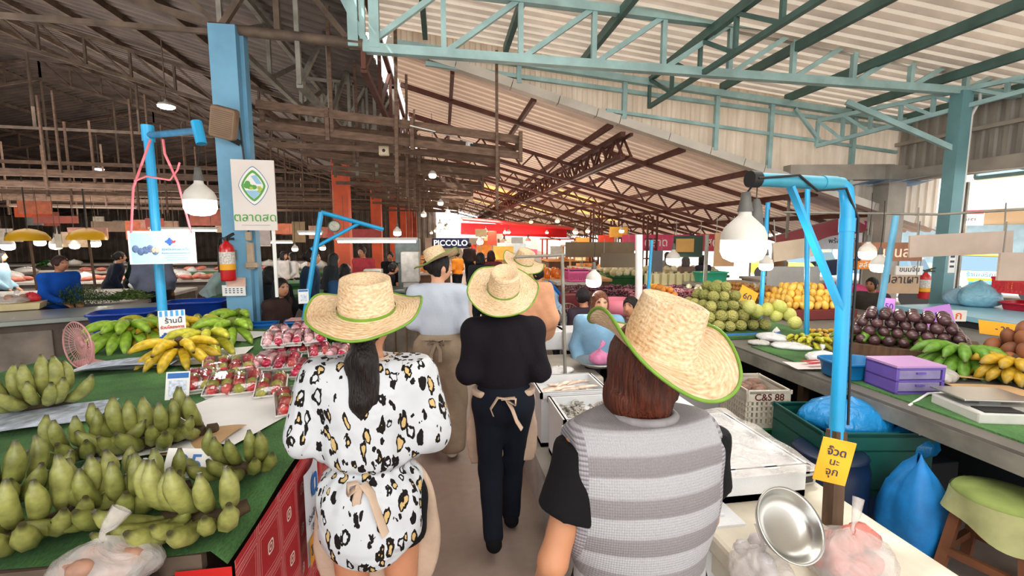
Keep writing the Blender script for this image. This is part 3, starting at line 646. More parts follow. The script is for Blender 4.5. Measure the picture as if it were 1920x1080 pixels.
# 2 black top shopper
r2, J2, s2, h2, _ = person('person', 'woman in black long sleeved top and dark trousers with a beige apron bow', (.345, 2.6, 0), rz=-.03, H=1.60, h=.012, skin='#c08a6a', hair=('short', '#15100e'),
    arms=dict(elL=(-.212, -.05, 1.07), wrL=(-.1, .17, 1.02), elR=(.212, -.05, 1.07), wrR=(.1, .17, 1.02)), legs=dict(knL=(-.08, .0, .46), anL=(-.075, -.16, .13), knR=(.07, .1, .47), anR=(.06, .12, .085)),
    wear=[dict(k='blouse', m=M_plum, i=.03, hem=.95, sr=(.066, .056), neck=1.40, ds=fold(a=.005)), dict(k='trousers', m=M_navy, w=(.098, .07, .058), i=.022, ds=fold(a=.003)),
          dict(k='custom', n='apron', m=M_beige, p=lambda J, U, hp: [el((0, .02, .86), (.205, .14, .2)), el((0, .03, .62), (.225, .16, .34))], cut=lambda X, Y, Z: np.maximum(np.maximum(.03-Y-.05*(Z-.9)+0*X, Z-.965), .46-Z)),
          dict(k='custom', n='apron_band', m=M_beige, p=lambda J, U, hp: [el((0, -.01, .94), (.19, .145, .2))], cut=lambda X, Y, Z: np.maximum(np.abs(Z-.95)-.018, .1-Y-.2)+0*X, kk=.02, h=.009),
          dict(k='shoes', m=M_blk)])
hat(r2, (0, -.02, h2[2]+.04), (math.radians(30), math.radians(15), math.radians(-18)), R=.218, r0=.092, hc=.115, curl=.02, droop=.01)
mb = MB(); y = -.165; ribbon(mb, [(.0, y, .95), (-.05, y-.02, .965), (-.09, y-.015, .90), (-.075, y-.02, .86)], .03); ribbon(mb, [(0, y, .95), (.05, y-.025, .955), (.05, y-.03, .92), (.01, y-.01, .94)], .028); ribbon(mb, [(0, y, .95), (.03, y-.025, .90), (.055, y-.03, .83), (.085, y-.03, .78)], .034); ribbon(mb, [(-.03, y-.005, .95), (.05, y-.005, .955)], .045)
mb.build('apron_tie', M_beige, r2, label='beige apron bow at the waist')
# 3 white sweater shopper
r3, J3, s3, h3, HR3 = person('person', 'woman in white sweater and wide khaki trousers looking to the right', (-.04, 3.78, 0), rz=-.12, H=1.70, h=.012, skin='#cf9b7c', hair=('bun', '#1a1311'), head=(-1.0, 0, 0),
    arms=dict(elL=(-.2, -.02, 1.08), wrL=(-.1, .17, 1.0), elR=(.2, -.03, 1.06), wrR=(.15, .2, .98)), legs=dict(anL=(-.09, .12, .08), anR=(.10, -.08, .10), knR=(.10, .04, .46)),
    wear=[dict(k='blouse', n='sweater', m=cloth('white_knit', '#b9c3d0', .05), i=.024, hem=.97, sr=(.062, .046), neck=1.39, ds=fold(a=.004)), dict(k='trousers', m=M_khaki, w=(.118, .112, .105), i=.03, top=1.02, low=.07, ds=fold(a=.004)), dict(k='shoes', m=M_shoe)])
hat(r3, (.0, -.01, h3[2]+.05), (math.radians(2), math.radians(-26), math.radians(-20)), R=.20, r0=.09, hc=.11, curl=.03, droop=.0)
mb = MB(); y = -.17; ribbon(mb, [(-.12, y+.02, 1.03), (0, y, 1.03), (.13, y+.02, 1.03)], .04); ribbon(mb, [(0, y-.01, 1.03), (-.05, y-.02, 1.05), (-.07, y-.02, 1.0), (-.0, y-.01, 1.02)], .025); ribbon(mb, [(0, y-.01, 1.02), (.06, y-.02, 1.04), (.06, y-.02, .99), (0, y-.01, 1.02)], .025); ribbon(mb, [(0, y-.01, 1.02), (.03, y-.025, .95), (.03, y-.03, .86)], .03); ribbon(mb, [(0, y-.01, 1.02), (-.04, y-.025, .92), (-.05, y-.03, .76)], .03)
mb.build('apron_tie', M_khaki, r3)
# 4 peach shirt shopper
r4, J4, s4, h4, _ = person('person', 'person in loose peach shirt and straw hat half hidden behind the black top', (.74, 4.15, 0), rz=-.2, H=1.66, h=.014, skin='#bb8462', hair=('short', '#15100e'),
    wear=[dict(k='shirt', m=cloth('peach', '#d9a07c'), i=.045, hem=.8, sr=(.10, .09), ds=fold(a=.005)), dict(k='trousers', m=M_blk), dict(k='shoes', m=M_blk)])
hat(r4, (0, 0, h4[2]+.05), (math.radians(16), math.radians(20), 0), R=.215, r0=.092, hc=.11, curl=.03)
# 5 striped vest shopper
def p5vest(J, U, hp): return [el((-.01, 0, 1.18), (.25, .145, .25)), rc((-.165, -.01, 1.295), (.15, -.01, 1.30), .082), el((0, -.005, 1.03), (.18, .13, .22)), el((0, -.01, .86), (.19, .145, .2))]
c5 = lambda X, Y, Z: np.maximum(np.maximum(np.abs(X+.008)-.203-.1*np.maximum(1.12-Z, 0)+0*Y, Z-1.39-.12*Y), .74-Z)
r5, J5, s5, h5, _ = person('person', 'woman in grey striped knit vest over black tee, nearest straw hat, auburn hair', (.522, 1.1, 0), rz=.05, H=1.60, h=.011, skin='#b9805d', hair=('bob', '#5a2a1a'), girth=1.08, head=(.12, 0, 0),
    arms=dict(elL=(-.265, -.06, 1.04), wrL=(-.26, .08, .84), elR=(.215, .02, 1.05), wrR=(.2, .15, .9)),
    wear=[dict(k='custom', n='knit_vest', m=stripe_mat(), p=p5vest, cut=c5, kk=.05, h=.009), dict(k='shirt', n='tee_shirt', m=M_blk, i=.02, hem=.86, sl='short', sr=(.07, .078), neck=1.33),
          dict(k='trousers', m=M_navy), dict(k='shoes', m=M_blk)])
mb = MB(); N = 40
M_rib = mat('ribbed_grey_knit', '#8f8c8e', .95, 0, (40, .2))
mb.tube([Vector((.078*math.sin(a), -.01-.07*math.cos(a), 1.382+.006*math.cos(a))) for a in [(i/N-.5)*2*PI*.999 for i in range(N+1)]], .011, 8); mb.build('neckband', M_rib, r5)
hat(r5, (.03, -.012, h5[2]+.045), (math.radians(13), math.radians(11), math.radians(8)), R=.198, r0=.092, hc=.135, curl=.075, droop=.02, band=False)
# ================================================================ near left stall
M_turf = None
def turf_mat():
    m, nt, b, tc = base('green_turf'); 
    n1 = nt.new('ShaderNodeTexNoise'); n1.inputs['Scale'].default_value = 3; n1.inputs['Detail'].default_value = 5; nt.link(tc.outputs['Object'], n1.inputs['Vector'])
    mp = nt.new('ShaderNodeMapping'); mp.inputs['Scale'].default_value = (260, 60, 60); mp.inputs['Rotation'].default_value = (0, 0, .5); nt.link(tc.outputs['Object'], mp.inputs[0])
    n2 = nt.new('ShaderNodeTexNoise'); n2.inputs['Scale'].default_value = 1; nt.link(mp.outputs[0], n2.inputs['Vector'])
    c = nt.ramp(n1.outputs[0], [(.3, '#2f5528'), (.55, '#4d7f42'), (.75, '#62914f')]); c = nt.mix(.45, c, nt.mix(1, c, nt.ramp(n2.outputs[0], [(.3, '#555555'), (.7, '#ffffff')]), 'MULTIPLY')); nt.link(c, b.inputs['Base Color'])
    b.inputs['Roughness'].default_value = .9; bp = nt.new('ShaderNodeBump'); bp.inputs['Strength'].default_value = .6; bp.inputs['Distance'].default_value = .01; nt.link(n2.outputs[0], bp.inputs['Height']); nt.link(bp.outputs[0], b.inputs['Normal']); return m
M_turf = turf_mat()
def redcloth_mat():
    m, nt, b, tc = base('red_checked_cloth'); sp = nt.new('ShaderNodeSeparateXYZ'); nt.link(tc.outputs['Object'], sp.inputs[0])
    u = nt.math('MULTIPLY', sp.outputs[1], 1/.2); v = nt.math('MULTIPLY', sp.outputs[2], 1/.2)
    fu = nt.math('ABSOLUTE', nt.math('SUBTRACT', nt.math('FRACT', u), .5)); fv = nt.math('ABSOLUTE', nt.math('SUBTRACT', nt.math('FRACT', v), .5))
    mx = nt.math('MAXIMUM', fu, fv); dd = nt.math('POWER', nt.math('ADD', nt.math('POWER', fu, 4), nt.math('POWER', fv, 4)), .25)
    c = nt.ramp(mx, [(0, '#b51f2c'), (.36, '#c2283a'), (.37, '#d98a86'), (.385, '#c2283a'), (.42, '#a81a2a'), (.44, '#df9d96'), (.46, '#b8283a'), (.48, '#cf5a60')], 'CONSTANT')
    e = nt.ramp(dd, [(0, '#b01c28'), (.035, '#e9d9c8'), (.06, '#a51b27'), (.09, '#efe6da'), (.125, '#a51b27'), (.13, '#000000')], 'CONSTANT')
    cc = nt.mix(nt.math('LESS_THAN', dd, .128), c, e); nt.link(cc, b.inputs['Base Color']); b.inputs['Roughness'].default_value = .4; return m
mb = MB(); mb.box((-1.92, 3.2, .44), (2.3, 3.5, .8)); o = mb.build('market_table', mat('dark_stall_wood', '#3a2a20', .8, 0, (5, .4)), label='long banana table under green artificial turf, left of the aisle', cat='table')
mb = MB(); mb.box((-1.92, 1.44, .85), (2.34, .03, .06)); mb.build('edge_strip', M_rust, o)
def turf(u, v):
    x = -3.08+u*2.4; y = 1.42+v*3.55; z = .9+.006*math.sin(x*7+y*3)+.006*math.sin(y*9-x*4)
    if u > .985: z -= .05; x = -.675
    if u < .004: z -= .0
    return Vector((x, y, z-.005*(1-v)))
mb = MB(); mb.grid(turf, 60, 70); mb.build('turf_mat', M_turf, label='green artificial turf spread over the banana table', cat='turf')
def rcl(u, v):
    y = 1.42+u*3.4; return Vector((-.655+.018*math.sin(y*11)*(1-v)+.01*math.sin(y*23)*(1-v), y, .10+v*.75))
mb = MB(); mb.grid(rcl, 90, 8); mb.build('table_skirt', redcloth_mat(), label='red checked oilcloth skirt hanging down the aisle side of banana table', cat='tablecloth')
mb = MB(); mb.quad((-.82, 1.412, .1), (-.66, 1.412, .1), (-.66, 1.412, .84), (-.82, 1.412, .84)); mb.build('front_board', mat('bright_red_board', '#c01f1c', .5, 0, (3, .15)), o, label='red board at the near end')
# hanging banner on the skirt
b0 = onx(580, 870, -.63); t = thing('cloth_banner', 'white and blue paper banner with yellow foot pinned to the red skirt', 'banner', (-.625, b0.y, .80))
mb = MB(); mb.grid(lambda u, v: Vector((.008*math.sin(u*5), -.11+.24*u, -.44+.44*v)), 8, 8); mb.build('sheet', mat('banner_white', '#dfe6f2', .5, 0, None), t)
mb = MB(); mb.quad((.012, -.11, -.44), (.012, .13, -.44), (.012, .13, -.31), (.012, -.11, -.31)); mb.build('yellow_foot', mat('banner_yellow', '#eda52a', .5, 0, None), t)
tb = mat('print_blue', '#1668b8', .5, 0, None); td = mat('print_dark', '#27324a', .5, 0, None); trd = mat('print_red', '#c21f24', .5, 0, None); tgr = mat('print_green', '#3c8c2f', .5, 0, None)
RX = (PI/2, 0, PI/2)
text('ด', .16, t, (.014, 0, -.09), RX, tb, bold=.006); text('ร่วมโครงการ', .045, t, (.014, 0, -.22), RX, td); text('ถุงเงิน', .05, t, (.014, 0, -.275), RX, td); text('โครงการ', .06, t, (.016, 0, -.375), RX, td)
# ---- bananas
def banana_mesh(name, L, r, bend, c0, c1, ctip, n=9, a0=0.0):
    pts = []; rs = []; cs = []; p = Vector((0, 0, 0)); a = a0
    prof_ = [.34, .55, .88, 1.0, 1.02, 1.0, .97, .84, .5, .26]
    m = len(prof_)
    for i in range(m):
        pts.append(p.copy()); rs.append(r*prof_[i]); k = i/(m-1)
        c = lin(c1) if i < 1 else (lin(ctip) if i == m-1 else tuple(x*(1-.3*max(0, k-.6)) for x in lin(c0)[:3])+(1,)); cs.append(c)
        st_ = L/(m-1)*(1.25 if i in (0, 1) else 1.0); a += bend/(m-1); p = p+Vector((math.cos(a), 0, math.sin(a)))*st_
    mb = MB(); mb.tube(pts, rs, 7, True, True, cols=cs); return mb
def ban_mat(n, spot=.3): return mat(n, '#ffffff', .42, 0, (34, spot), vcol=True)
M_ban = ban_mat('banana_skin', .42); M_bcrown = mat('banana_crown', '#4a3a22', .8, 0, (40, .4)); M_bcrowng = mat('banana_crown_green', '#6f7a35', .8, 0, (40, .4))
BP = {}
def banana_proto(kind):
    if kind in BP: return BP[kind]
    S = dict(raw=(.165, .025, 1.0, '#868a46', '#6d7434', '#3c3a20'), raw2=(.175, .0255, 1.15, '#989a54', '#6d7434', '#3c3a20'), green=(.20, .0245, -1.15, '#9cc23c', '#8aa83e', '#59602a'), yellow=(.20, .0245, -1.15, '#e3c02f', '#7d6a2e', '#4b3a1c'), yg=(.20, .0245, -1.15, '#c9c63a', '#7f8a36', '#5a5526'),
             deep=(.22, .027, -1.2, '#6f9f34', '#5f7f30', '#4b4f24'), gold=(.17, .027, -1.15, '#cda62c', '#6d5a2a', '#3d2f18'))[kind]
    BP[kind] = banana_mesh('banana', *S[:5], S[5]).build('banana', M_ban); o = BP[kind]; COL.objects.unlink(o); return o
def finger(kind, parent, loc, rot, sc=1.0):
    o = banana_proto(kind).copy(); COL.objects.link(o); o.parent = parent; o.location = loc; o.rotation_euler = rot; o.scale = (sc*random.uniform(.93, 1.05),)*3; return o
def hand_up(label, loc, rz, kind='raw', n=6, rows=2, sc=1.0, tilt=0.0, group='raw banana hands on the near turf'):
    """hand of stubby raw bananas standing on its crown, fingers splayed up and forward"""
    t = thing('banana_hand', label, 'bananas', loc, group=group, rot=(tilt, 0, rz), scale=sc)
    mb = MB(); W = .023*n
    mb.tube([(-W*.62, .0, .03), (-W*.3, -.008, .035), (W*.3, -.008, .035), (W*.62, .0, .03)], [.017, .026, .026, .017], 8); mb.tube([(W*.55, .02, .03), (W*.75, .045, .035)], [.024, .02], 8); mb.build('crown', M_bcrown, t)
    for r_ in range(rows):
        nn = n-r_
        for i in range(nn):
            k = (i/(nn-1)-.5)*2 if nn > 1 else 0
            el_ = (math.radians(4) if r_ == 0 else math.radians(40))+jit(.17)
            az = -PI/2+k*.8+jit(.16)
            finger(kind, t, (k*W*.5+jit(.005), -.012+.012*r_, .034+.024*r_), (jit(.15), -el_, az), 1+jit(.10))
    return t
def hand_drape(label, loc, rz, kind='green', n=7, rows=2, sc=1.0, group='ripe banana hands at the back of the turf', elev=.75, tilt=0):
    """hand lying crown up, fingers arching outwards and down"""
    t = thing('banana_hand', label, 'bananas', loc, group=group, rot=(tilt, 0, rz), scale=sc)
    mb = MB(); mb.tube([(0, .03, .075), (0, .0, .10), (0, -.02, .135)], [.03, .03, .017], 9); mb.build('crown', M_bcrown if kind in ('yellow', 'gold') else M_bcrowng, t)
    for r_ in range(rows):
        nn = n-2*r_
        for i in range(nn):
            k = (i/(nn-1)-.5)*2 if nn > 1 else 0
            az = -PI/2+k*(1.25-.15*r_)+jit(.05)
            finger(kind, t, (.02*math.cos(az), .02*math.sin(az), .075+.024*r_), (0, -(elev-.55+.38*r_)+jit(.05), az), 1-.04*r_)
    return t
Z9 = .90
raws = [(75, 770, .3, 'raw2', 7, 1.25, 'pale raw banana hand on newspaper at far left of the turf'), (160, 865, .5, 'raw', 6, 1.1, 'raw banana hand behind the front row, left of the middle pair'), (275, 845, .1, 'raw', 7, 1.15, 'raw banana hand in the middle, behind the number card'),
        (375, 815, -1.25, 'raw', 4, 1.15, 'raw banana hand whose long fingers point at white paper sheet'), (455, 890, -.15, 'raw', 6, 1.0, 'raw banana hand at right edge of the turf beside red skirt'), (375, 985, -.1, 'raw2', 7, 1.15, 'raw banana hand right in front of the number card'),
        (230, 975, .2, 'raw', 6, 1.1, 'raw banana hand behind the clear plastic bag'), (95, 1000, .5, 'raw2', 7, 1.2, 'bulky raw banana hand at the near left corner'), (5, 960, .8, 'raw', 5, 1.15, 'raw banana hand cut by the left edge of the view'), (300, 935, .0, 'raw', 5, .95, 'raw banana hand wedged between number card and front row')]
for px, py, rz, k, n, sc, lab in raws:
    p = onz(px, py, Z9); hand_up(lab, p, rz-YAW+math.atan2(-p.x, p.y)*.6+jit(.3), k, n, 2, sc, tilt=jit(.16))
p = onz(285, 1005, Z9); hand_up('small pair of raw bananas lying right of the plastic bag', p, .3, 'raw', 3, 1, .8)
rip = [(245, 648, .25, 'green', 8, 1.75, 'bright green banana hand at left end of the back row'), (318, 640, .0, 'yellow', 7, 1.6, 'yellow banana hand in the back row below the standing shop card'), (340, 680, .0, 'yellow', 6, 1.45, 'ripest yellow banana hand at the front of the back row'), (392, 660, -.5, 'yg', 7, 1.5, 'yellow green banana hand right of the ripest one'),
       (375, 628, -.35, 'yg', 6, 1.5, 'yellow green banana hand behind, right of the standing card'), (440, 640, -.7, 'green', 6, 1.6, 'light green banana hand on paper near turf corner'), (452, 615, -.8, 'green', 6, 1.5, 'light green banana hand at right end of the back row'), (285, 625, .2, 'yg', 5, 1.4, 'yellow green banana hand tucked behind the two yellow hands')]
for px, py, rz, k, n, sc, lab in rip:
    p = onz(px, py, Z9); hand_drape(lab, p, rz+math.atan2(-p.x, p.y)*.7, k, n, 2, sc)
# papers
M_paper = mat('white_paper', '#e7e6e4', .6, 0, (3, .08)); M_news = mat('newsprint', '#b9c4d4', .7, 0, (22, .5)); M_kraft = mat('kraft_card', '#b9956a', .8, 0, (6, .15))
def sheet(name, label, cat, px, py, w, d, rz, m, z=Z9, wav=.012, group=None, nz=6):
    p = onz(px, py, z); k = random.random()*6
    mb = MB(); mb.grid(lambda u, v: Vector(((u-.5)*w, (v-.5)*d, .012+wav*(math.sin(u*5+k)+1)*.5*(math.cos(v*4+k)+1)*.5)), 14, 10)
    return mb.build(name, m, label=label, cat=cat, group=group, loc=p, rot=(0, 0, rz))
sheet('paper_sheet', 'large white paper sheet on turf before the fruit trays', 'paper', 450, 772, .62, .75, -.35, M_paper)
sheet('paper_sheet', 'white paper under the ripe yellow bananas', 'paper', 360, 672, .75, .5, .1, M_paper); sheet('paper_sheet', 'white paper under the light green bananas at the back', 'paper', 445, 632, .5, .42, -.3, M_paper)
sheet('newspaper', 'blue white newspaper under the pale raw bananas at far left', 'newspaper', 85, 785, .52, .36, .3, M_news)
sheet('paper_sheet', 'crumpled paper under the raw bananas in the middle', 'paper', 300, 845, .5, .22, .5, M_paper, wav=.03); sheet('paper_sheet', 'brown wrapping paper under pointing raw bananas', 'paper', 375, 830, .26, .3, -.2, M_kraft, wav=.02)
t = thing('newspaper_stack', 'folded blue and white newspapers before the green bananas', 'newspaper', onz(235, 688, Z9), .12)
for i in range(6):
    mb = MB(); mb.grid(lambda u, v: Vector(((u-.5)*.55+.02*i, (v-.5)*.22-.02*i, .012+.009*i+.008*math.sin(u*6+i))), 12, 4); mb.build('newspaper_fold', M_news if i % 2 else M_paper, t)
# pink desk fan grille
p = onz(150, 690, Z9); t = thing('desk_fan', 'pink round fan grille lying beside the newspapers', 'fan', p+Vector((0, 0, .0)), -.5)
M_pink = mat('dusty_pink_plastic', '#c98f8f', .5, 0, (5, .1)); mb = MB()
Rf = lambda a, r: Vector((math.cos(a)*r, .03*(1-r/.17), .17+math.sin(a)*r))
for r_ in (.17, .12, .07): mb.tube([Rf(i*PI/16, r_) for i in range(33)], .006 if r_ > .15 else .0025, 5, False)
for i in range(36): mb.bar(Rf(i*PI/18, .025), Rf(i*PI/18, .17), .003)
mb.build('grille', M_pink, t); mb = MB(); mb.lathe([(.001, .02), (.028, .018), (.03, 0)], 16, (0, .04, .17), rot=Euler((PI/2, 0, 0)).to_matrix()); mb.build('hub', M_pink, t)
mb = MB(); mb.box((0, .06, .02), (.22, .1, .04), bev=.01); mb.bar((0, .07, .02), (0, .08, .18), .03); mb.build('stand', M_pink, t)
# number card and placards
def card(name, label, loc, w, h, rot, m, cat='sign'):
    t = thing(name, label, cat, loc, rot=rot); mb = MB(); mb.box((0, 0, h/2), (w, .004, h), bev=.0015); mb.build('board', m, t); return t
FW = (PI/2, 0, 0)
t = card('price_card', 'white price card with blue handwritten 25 among raw bananas', onz(350, 925, Z9)+Vector((0, .0, .06)), .15, .105, (math.radians(-28), math.radians(14), .35), M_white); text('25', .085, t, (.0, -.004, .05), FW, tb, bold=.001)
t = card('payment_placard', 'small white placard with blue head leaning on the turf', onz(332, 752, Z9)+Vector((0, 0, .01)), .115, .16, (math.radians(-14), .12, .5), M_white)
mb = MB(); mb.box((0, -.003, .137), (.10, .003, .03)); mb.build('blue_head', tb, t); mb = MB(); mb.box((0, -.003, .062), (.085, .003, .095)); mb.build('print_panel', mat('print_pale', '#d4def0', .5, 0, (60, .5)), t)
# ---- wrapped fruit trays
M_foam = mat('white_foam_tray', '#eeeae6', .5, 0, (30, .05)); M_film = None
def film_mat():
    m, nt, b, tc = base('cling_film'); o = nt.n['Material Output']; t = nt.new('ShaderNodeBsdfTransparent'); g = nt.new('ShaderNodeBsdfGlossy'); g.inputs[0].default_value = (1, 1, 1, 1); g.inputs['Roughness'].default_value = .12
    f = nt.new('ShaderNodeFresnel'); f.inputs[0].default_value = 1.4
    nz = nt.new('ShaderNodeTexNoise'); nz.inputs['Scale'].default_value = 30; nt.link(tc.outputs['Object'], nz.inputs['Vector']); bp = nt.new('ShaderNodeBump'); bp.inputs['Strength'].default_value = .4; bp.inputs['Distance'].default_value = .01; nt.link(nz.outputs[0], bp.inputs['Height']); nt.link(bp.outputs[0], g.inputs['Normal'])
    mx = nt.new('ShaderNodeMixShader'); nt.link(nt.math('MULTIPLY_ADD', f.outputs[0], .8, .06), mx.inputs[0]); nt.link(t.outputs[0], mx.inputs[1]); nt.link(g.outputs[0], mx.inputs[2]); nt.link(mx.outputs[0], o.inputs[0]); return m
M_film = film_mat()
def fruit_mat(n, c1, c2, sc=5, rough=.3, coat=.2, bump=None):
    m, nt, b, tc = base(n); oi = nt.new('ShaderNodeObjectInfo'); nz = nt.new('ShaderNodeTexNoise'); nz.noise_dimensions = '4D'; nz.inputs['Scale'].default_value = sc; nt.link(tc.outputs['Object'], nz.inputs['Vector']); nt.link(nt.math('MULTIPLY', oi.outputs['Random'], 50), nz.inputs['W'])
    c = nt.ramp(nz.outputs[0], [(.38, c1), (.62, c2)]); v = nt.math('MULTIPLY_ADD', oi.outputs['Random'], .35, .8); nt.link(nt.mix(1, c, v, 'MULTIPLY'), b.inputs['Base Color']); b.inputs['Roughness'].default_value = rough; b.inputs['Coat Weight'].default_value = coat
    if bump:
        vo = nt.new('ShaderNodeTexVoronoi'); vo.inputs['Scale'].default_value = bump[0]; nt.link(tc.outputs['Object'], vo.inputs['Vector']); bp = nt.new('ShaderNodeBump'); bp.invert = True; bp.inputs['Strength'].default_value = bump[1]; bp.inputs['Distance'].default_value = .02; nt.link(vo.outputs['Distance'], bp.inputs['Height']); nt.link(bp.outputs[0], b.inputs['Normal'])
    return m
M_apr = fruit_mat('red_apple', '#b81f2c', '#d8635a', 14); M_apg = fruit_mat('green_apple', '#9a9a3a', '#b9b357', 14); M_appk = fruit_mat('pink_net_apple', '#e5a0a8', '#f2c9cd', 60, .25, .5); M_apm = fruit_mat('magenta_apple', '#b0163c', '#d0365a', 20, .2, .6)
def apple_mb(r):
    mb = MB(); mb.lathe([(.001, -.80*r), (.35*r, -.9*r), (.75*r, -.62*r), (.98*r, -.1*r), (.97*r, .3*r), (.72*r, .72*r), (.4*r, .84*r), (.15*r, .76*r), (.001, .62*r)], 12); return mb
AP = {}
def apple(parent, loc, m, r=.036):
    if m.name not in AP: o = apple_mb(r).build('apple', m); COL.objects.unlink(o); AP[m.name] = o
    o = AP[m.name].copy(); COL.objects.link(o); o.parent = parent; o.location = loc; o.rotation_euler = (jit(.6), jit(.6), jit(3)); return o
def tray(label, loc, rot, mats, group):
    t = thing('fruit_tray', label, 'fruit', loc, group=group, rot=rot); mb = MB()
    mb.box((0, 0, .006), (.15, .20, .012), bev=.005)
    for a, b in (((-.085, -.11), (.085, -.11)), ((.085, -.11), (.085, .11)), ((.085, .11), (-.085, .11)), ((-.085, .11), (-.085, -.11))):
        i = lambda q: (q[0]*.88, q[1]*.9, .01); mb.add([i(a), i(b), (b[0], b[1], .035), (a[0], a[1], .035)], [(0, 1, 2, 3)]); mb.bar((*a, .036), (*b, .036), .007)
    mb.build('foam_tray', M_foam, t)
    for k in range(8):
        x, y = (k % 2-.5)*.078, (k//2-1.5)*.053; apple(t, (x+jit(.006), y+jit(.006), .045+jit(.004)+(.012 if k in (2, 5) else 0)), mats[(k*7+len(label)) % len(mats)])
    mb = MB(); mb.grid(lambda u, v: Vector(((u-.5)*.168, (v-.5)*.218, .037+.062*min(1, 5*min(u, 1-u, v, 1-v))**.6)), 12, 12); mb.build('cling_film', M_film, t); return t
gp = 'wrapped mixed apple trays'; tr = [(378, 728, 'wrapped apple tray at left end of the front row, behind the placard'), (418, 735, 'second wrapped apple tray from the placard, propped on paper'), (463, 732, 'third wrapped apple tray from the placard'), (510, 738, 'wrapped apple tray just left of the leopard shirt'), (548, 770, 'wrapped apple tray half hidden by the leopard sleeve'),
      (408, 702, 'wrapped tray of green and red apples behind the first two'), (455, 700, 'wrapped tray of mostly green apples in the second row')]
for i, (px, py, lab) in enumerate(tr):
    p = onz(px, py, Z9); tray(lab, p+Vector((0, 0, .02)), (math.radians(16), 0, .3+jit(.12)), [M_apr, M_apg, M_apg, M_apr] if i % 2 else [M_apr, M_apr, M_apg], gp)
pk = [(500, 690, 0), (540, 690, 0), (575, 705, 0), (525, 664, 0), (562, 660, 0), (600, 668, 0), (635, 672, 0), (545, 640, 0), (585, 640, 0), (515, 668, 1), (552, 664, 1), (528, 652, 1), (590, 662, 1), (566, 645, 1)]
for i, (px, py, lv) in enumerate(pk):
    p = onz(px, py, Z9); tray('film wrapped tray of pink netted apples in the heap behind mixed trays', p+Vector((0, 0, .015+.085*lv)), (math.radians(8)+jit(.05), jit(.06), .2+jit(.3)), [M_apm, M_apm, M_apr] if lv == 0 and i % 3 else [M_appk, M_appk, M_apm], 'heap of pink apple trays')
# ---- plastic bags
def bag_mat(n, col, a=.5):
    m, nt, b, tc = base(n); o = nt.n['Material Output']; nz = nt.new('ShaderNodeTexNoise'); nz.inputs['Scale'].default_value = 9; nz.inputs['Detail'].default_value = 5; nz.inputs['Distortion'].default_value = 1.5; nt.link(tc.outputs['Object'], nz.inputs['Vector'])
    b.inputs['Base Color'].default_value = lin(col); b.inputs['Roughness'].default_value = .22
    bp = nt.new('ShaderNodeBump'); bp.inputs['Strength'].default_value = .9; bp.inputs['Distance'].default_value = .02; nt.link(nz.outputs[0], bp.inputs['Height']); nt.link(bp.outputs[0], b.inputs['Normal'])
    t = nt.new('ShaderNodeBsdfTransparent'); mx = nt.new('ShaderNodeMixShader'); nt.link(nt.math('MULTIPLY_ADD', nz.outputs[0], .5, a-.25), mx.inputs[0]); nt.link(t.outputs[0], mx.inputs[1]); nt.link(b.outputs[0], mx.inputs[2]); nt.link(mx.outputs[0], o.inputs[0]); return m
M_bagc = bag_mat('clear_bag', '#dcd6d2', .42); M_bagw = bag_mat('white_bag', '#e6e6e6', .85); M_bagb = bag_mat('blue_bag', '#1e86c8', .92); M_bagg = bag_mat('greyish_bag', '#c5c2bc', .9)
def bag(label, loc, size, m, rz=0, tie=True, group=None, fill=None, cat='bag', seed=None, name='plastic_bag'):
    rnd = random.Random(seed if seed is not None else len(bpy.data.objects)); w, d, h_ = size
    t = thing(name, label, cat, loc, rz, group); ph = [rnd.random()*6 for _ in range(8)]
    mb = MB(); n = 36; prof_ = [(.02, 0), (.6, .0), (.9, .10), (1.0, .3), (.97, .5), (.82, .7), (.5, .87), (.2, .97), (.07, 1.02)]
    vs = []
    for j, (r, z) in enumerate(prof_):
        for k in range(n):
            a = 2*PI*k/n; q = 1+.07*math.sin(3*a+ph[0]+z*3)+.05*math.sin(5*a+ph[1])+.05*z*math.sin(11*a+ph[2]+2*z)
            vs.append((r*q*math.cos(a)*w/2, r*q*math.sin(a)*d/2, max(0, z*h_*(1+.06*math.sin(2*a+ph[3])*z))))
    mb.add(vs, [(i*n+k, i*n+(k+1) % n, (i+1)*n+(k+1) % n, (i+1)*n+k) for i in range(len(prof_)-1) for k in range(n)], True); mb.build('bag_film', m, t)
    if tie:
        mb = MB(); L = min(.12, h_*.6); x = rnd.uniform(-.5, .5)
        mb.tube([(0, 0, h_*.97), (.1*x*L, .0, h_+.02), (.4*x*L+.01, 0, h_+L*.5), (.9*x*L+.03, .01, h_+L)], [.012, .008, .02, .028], 8, False, True, .5); mb.build('tied_neck', m, t)
    if fill:
        fm, k, r = fill
        f = MB()
        for _ in range(k): a = rnd.random()*6.28; q = rnd.random()**.5*.33; f.ball((math.cos(a)*q*w, math.sin(a)*q*d, r*.8+rnd.random()*h_*.5), (r, r*.8, r*.7), 8)
        f.build('contents', fm, t)
    return t
M_meat = mat('pink_meat', '#c9756a', .4, 0, (18, .4)); M_nuts = mat('brown_fill', '#a97f6a', .6, 0, (20, .35))
# ledge carrying the near left bag
mb = MB(); mb.box((-1.55, 1.13, .43), (1.4, .52, .86)); mb.build('wooden_crate', mat('dark_crate_wood', '#2f2118', .8, 0, (5, .4)), label='dark brown wooden ledge at near left below the bananas', cat='crate')
p = onz(200, 1088, .87); bag('clear tied plastic bag of brownish goods at the near left corner', (p.x, p.y, .865), (.27, .2, .13), M_bagc, .2, fill=(M_nuts, 24, .035), seed=4)
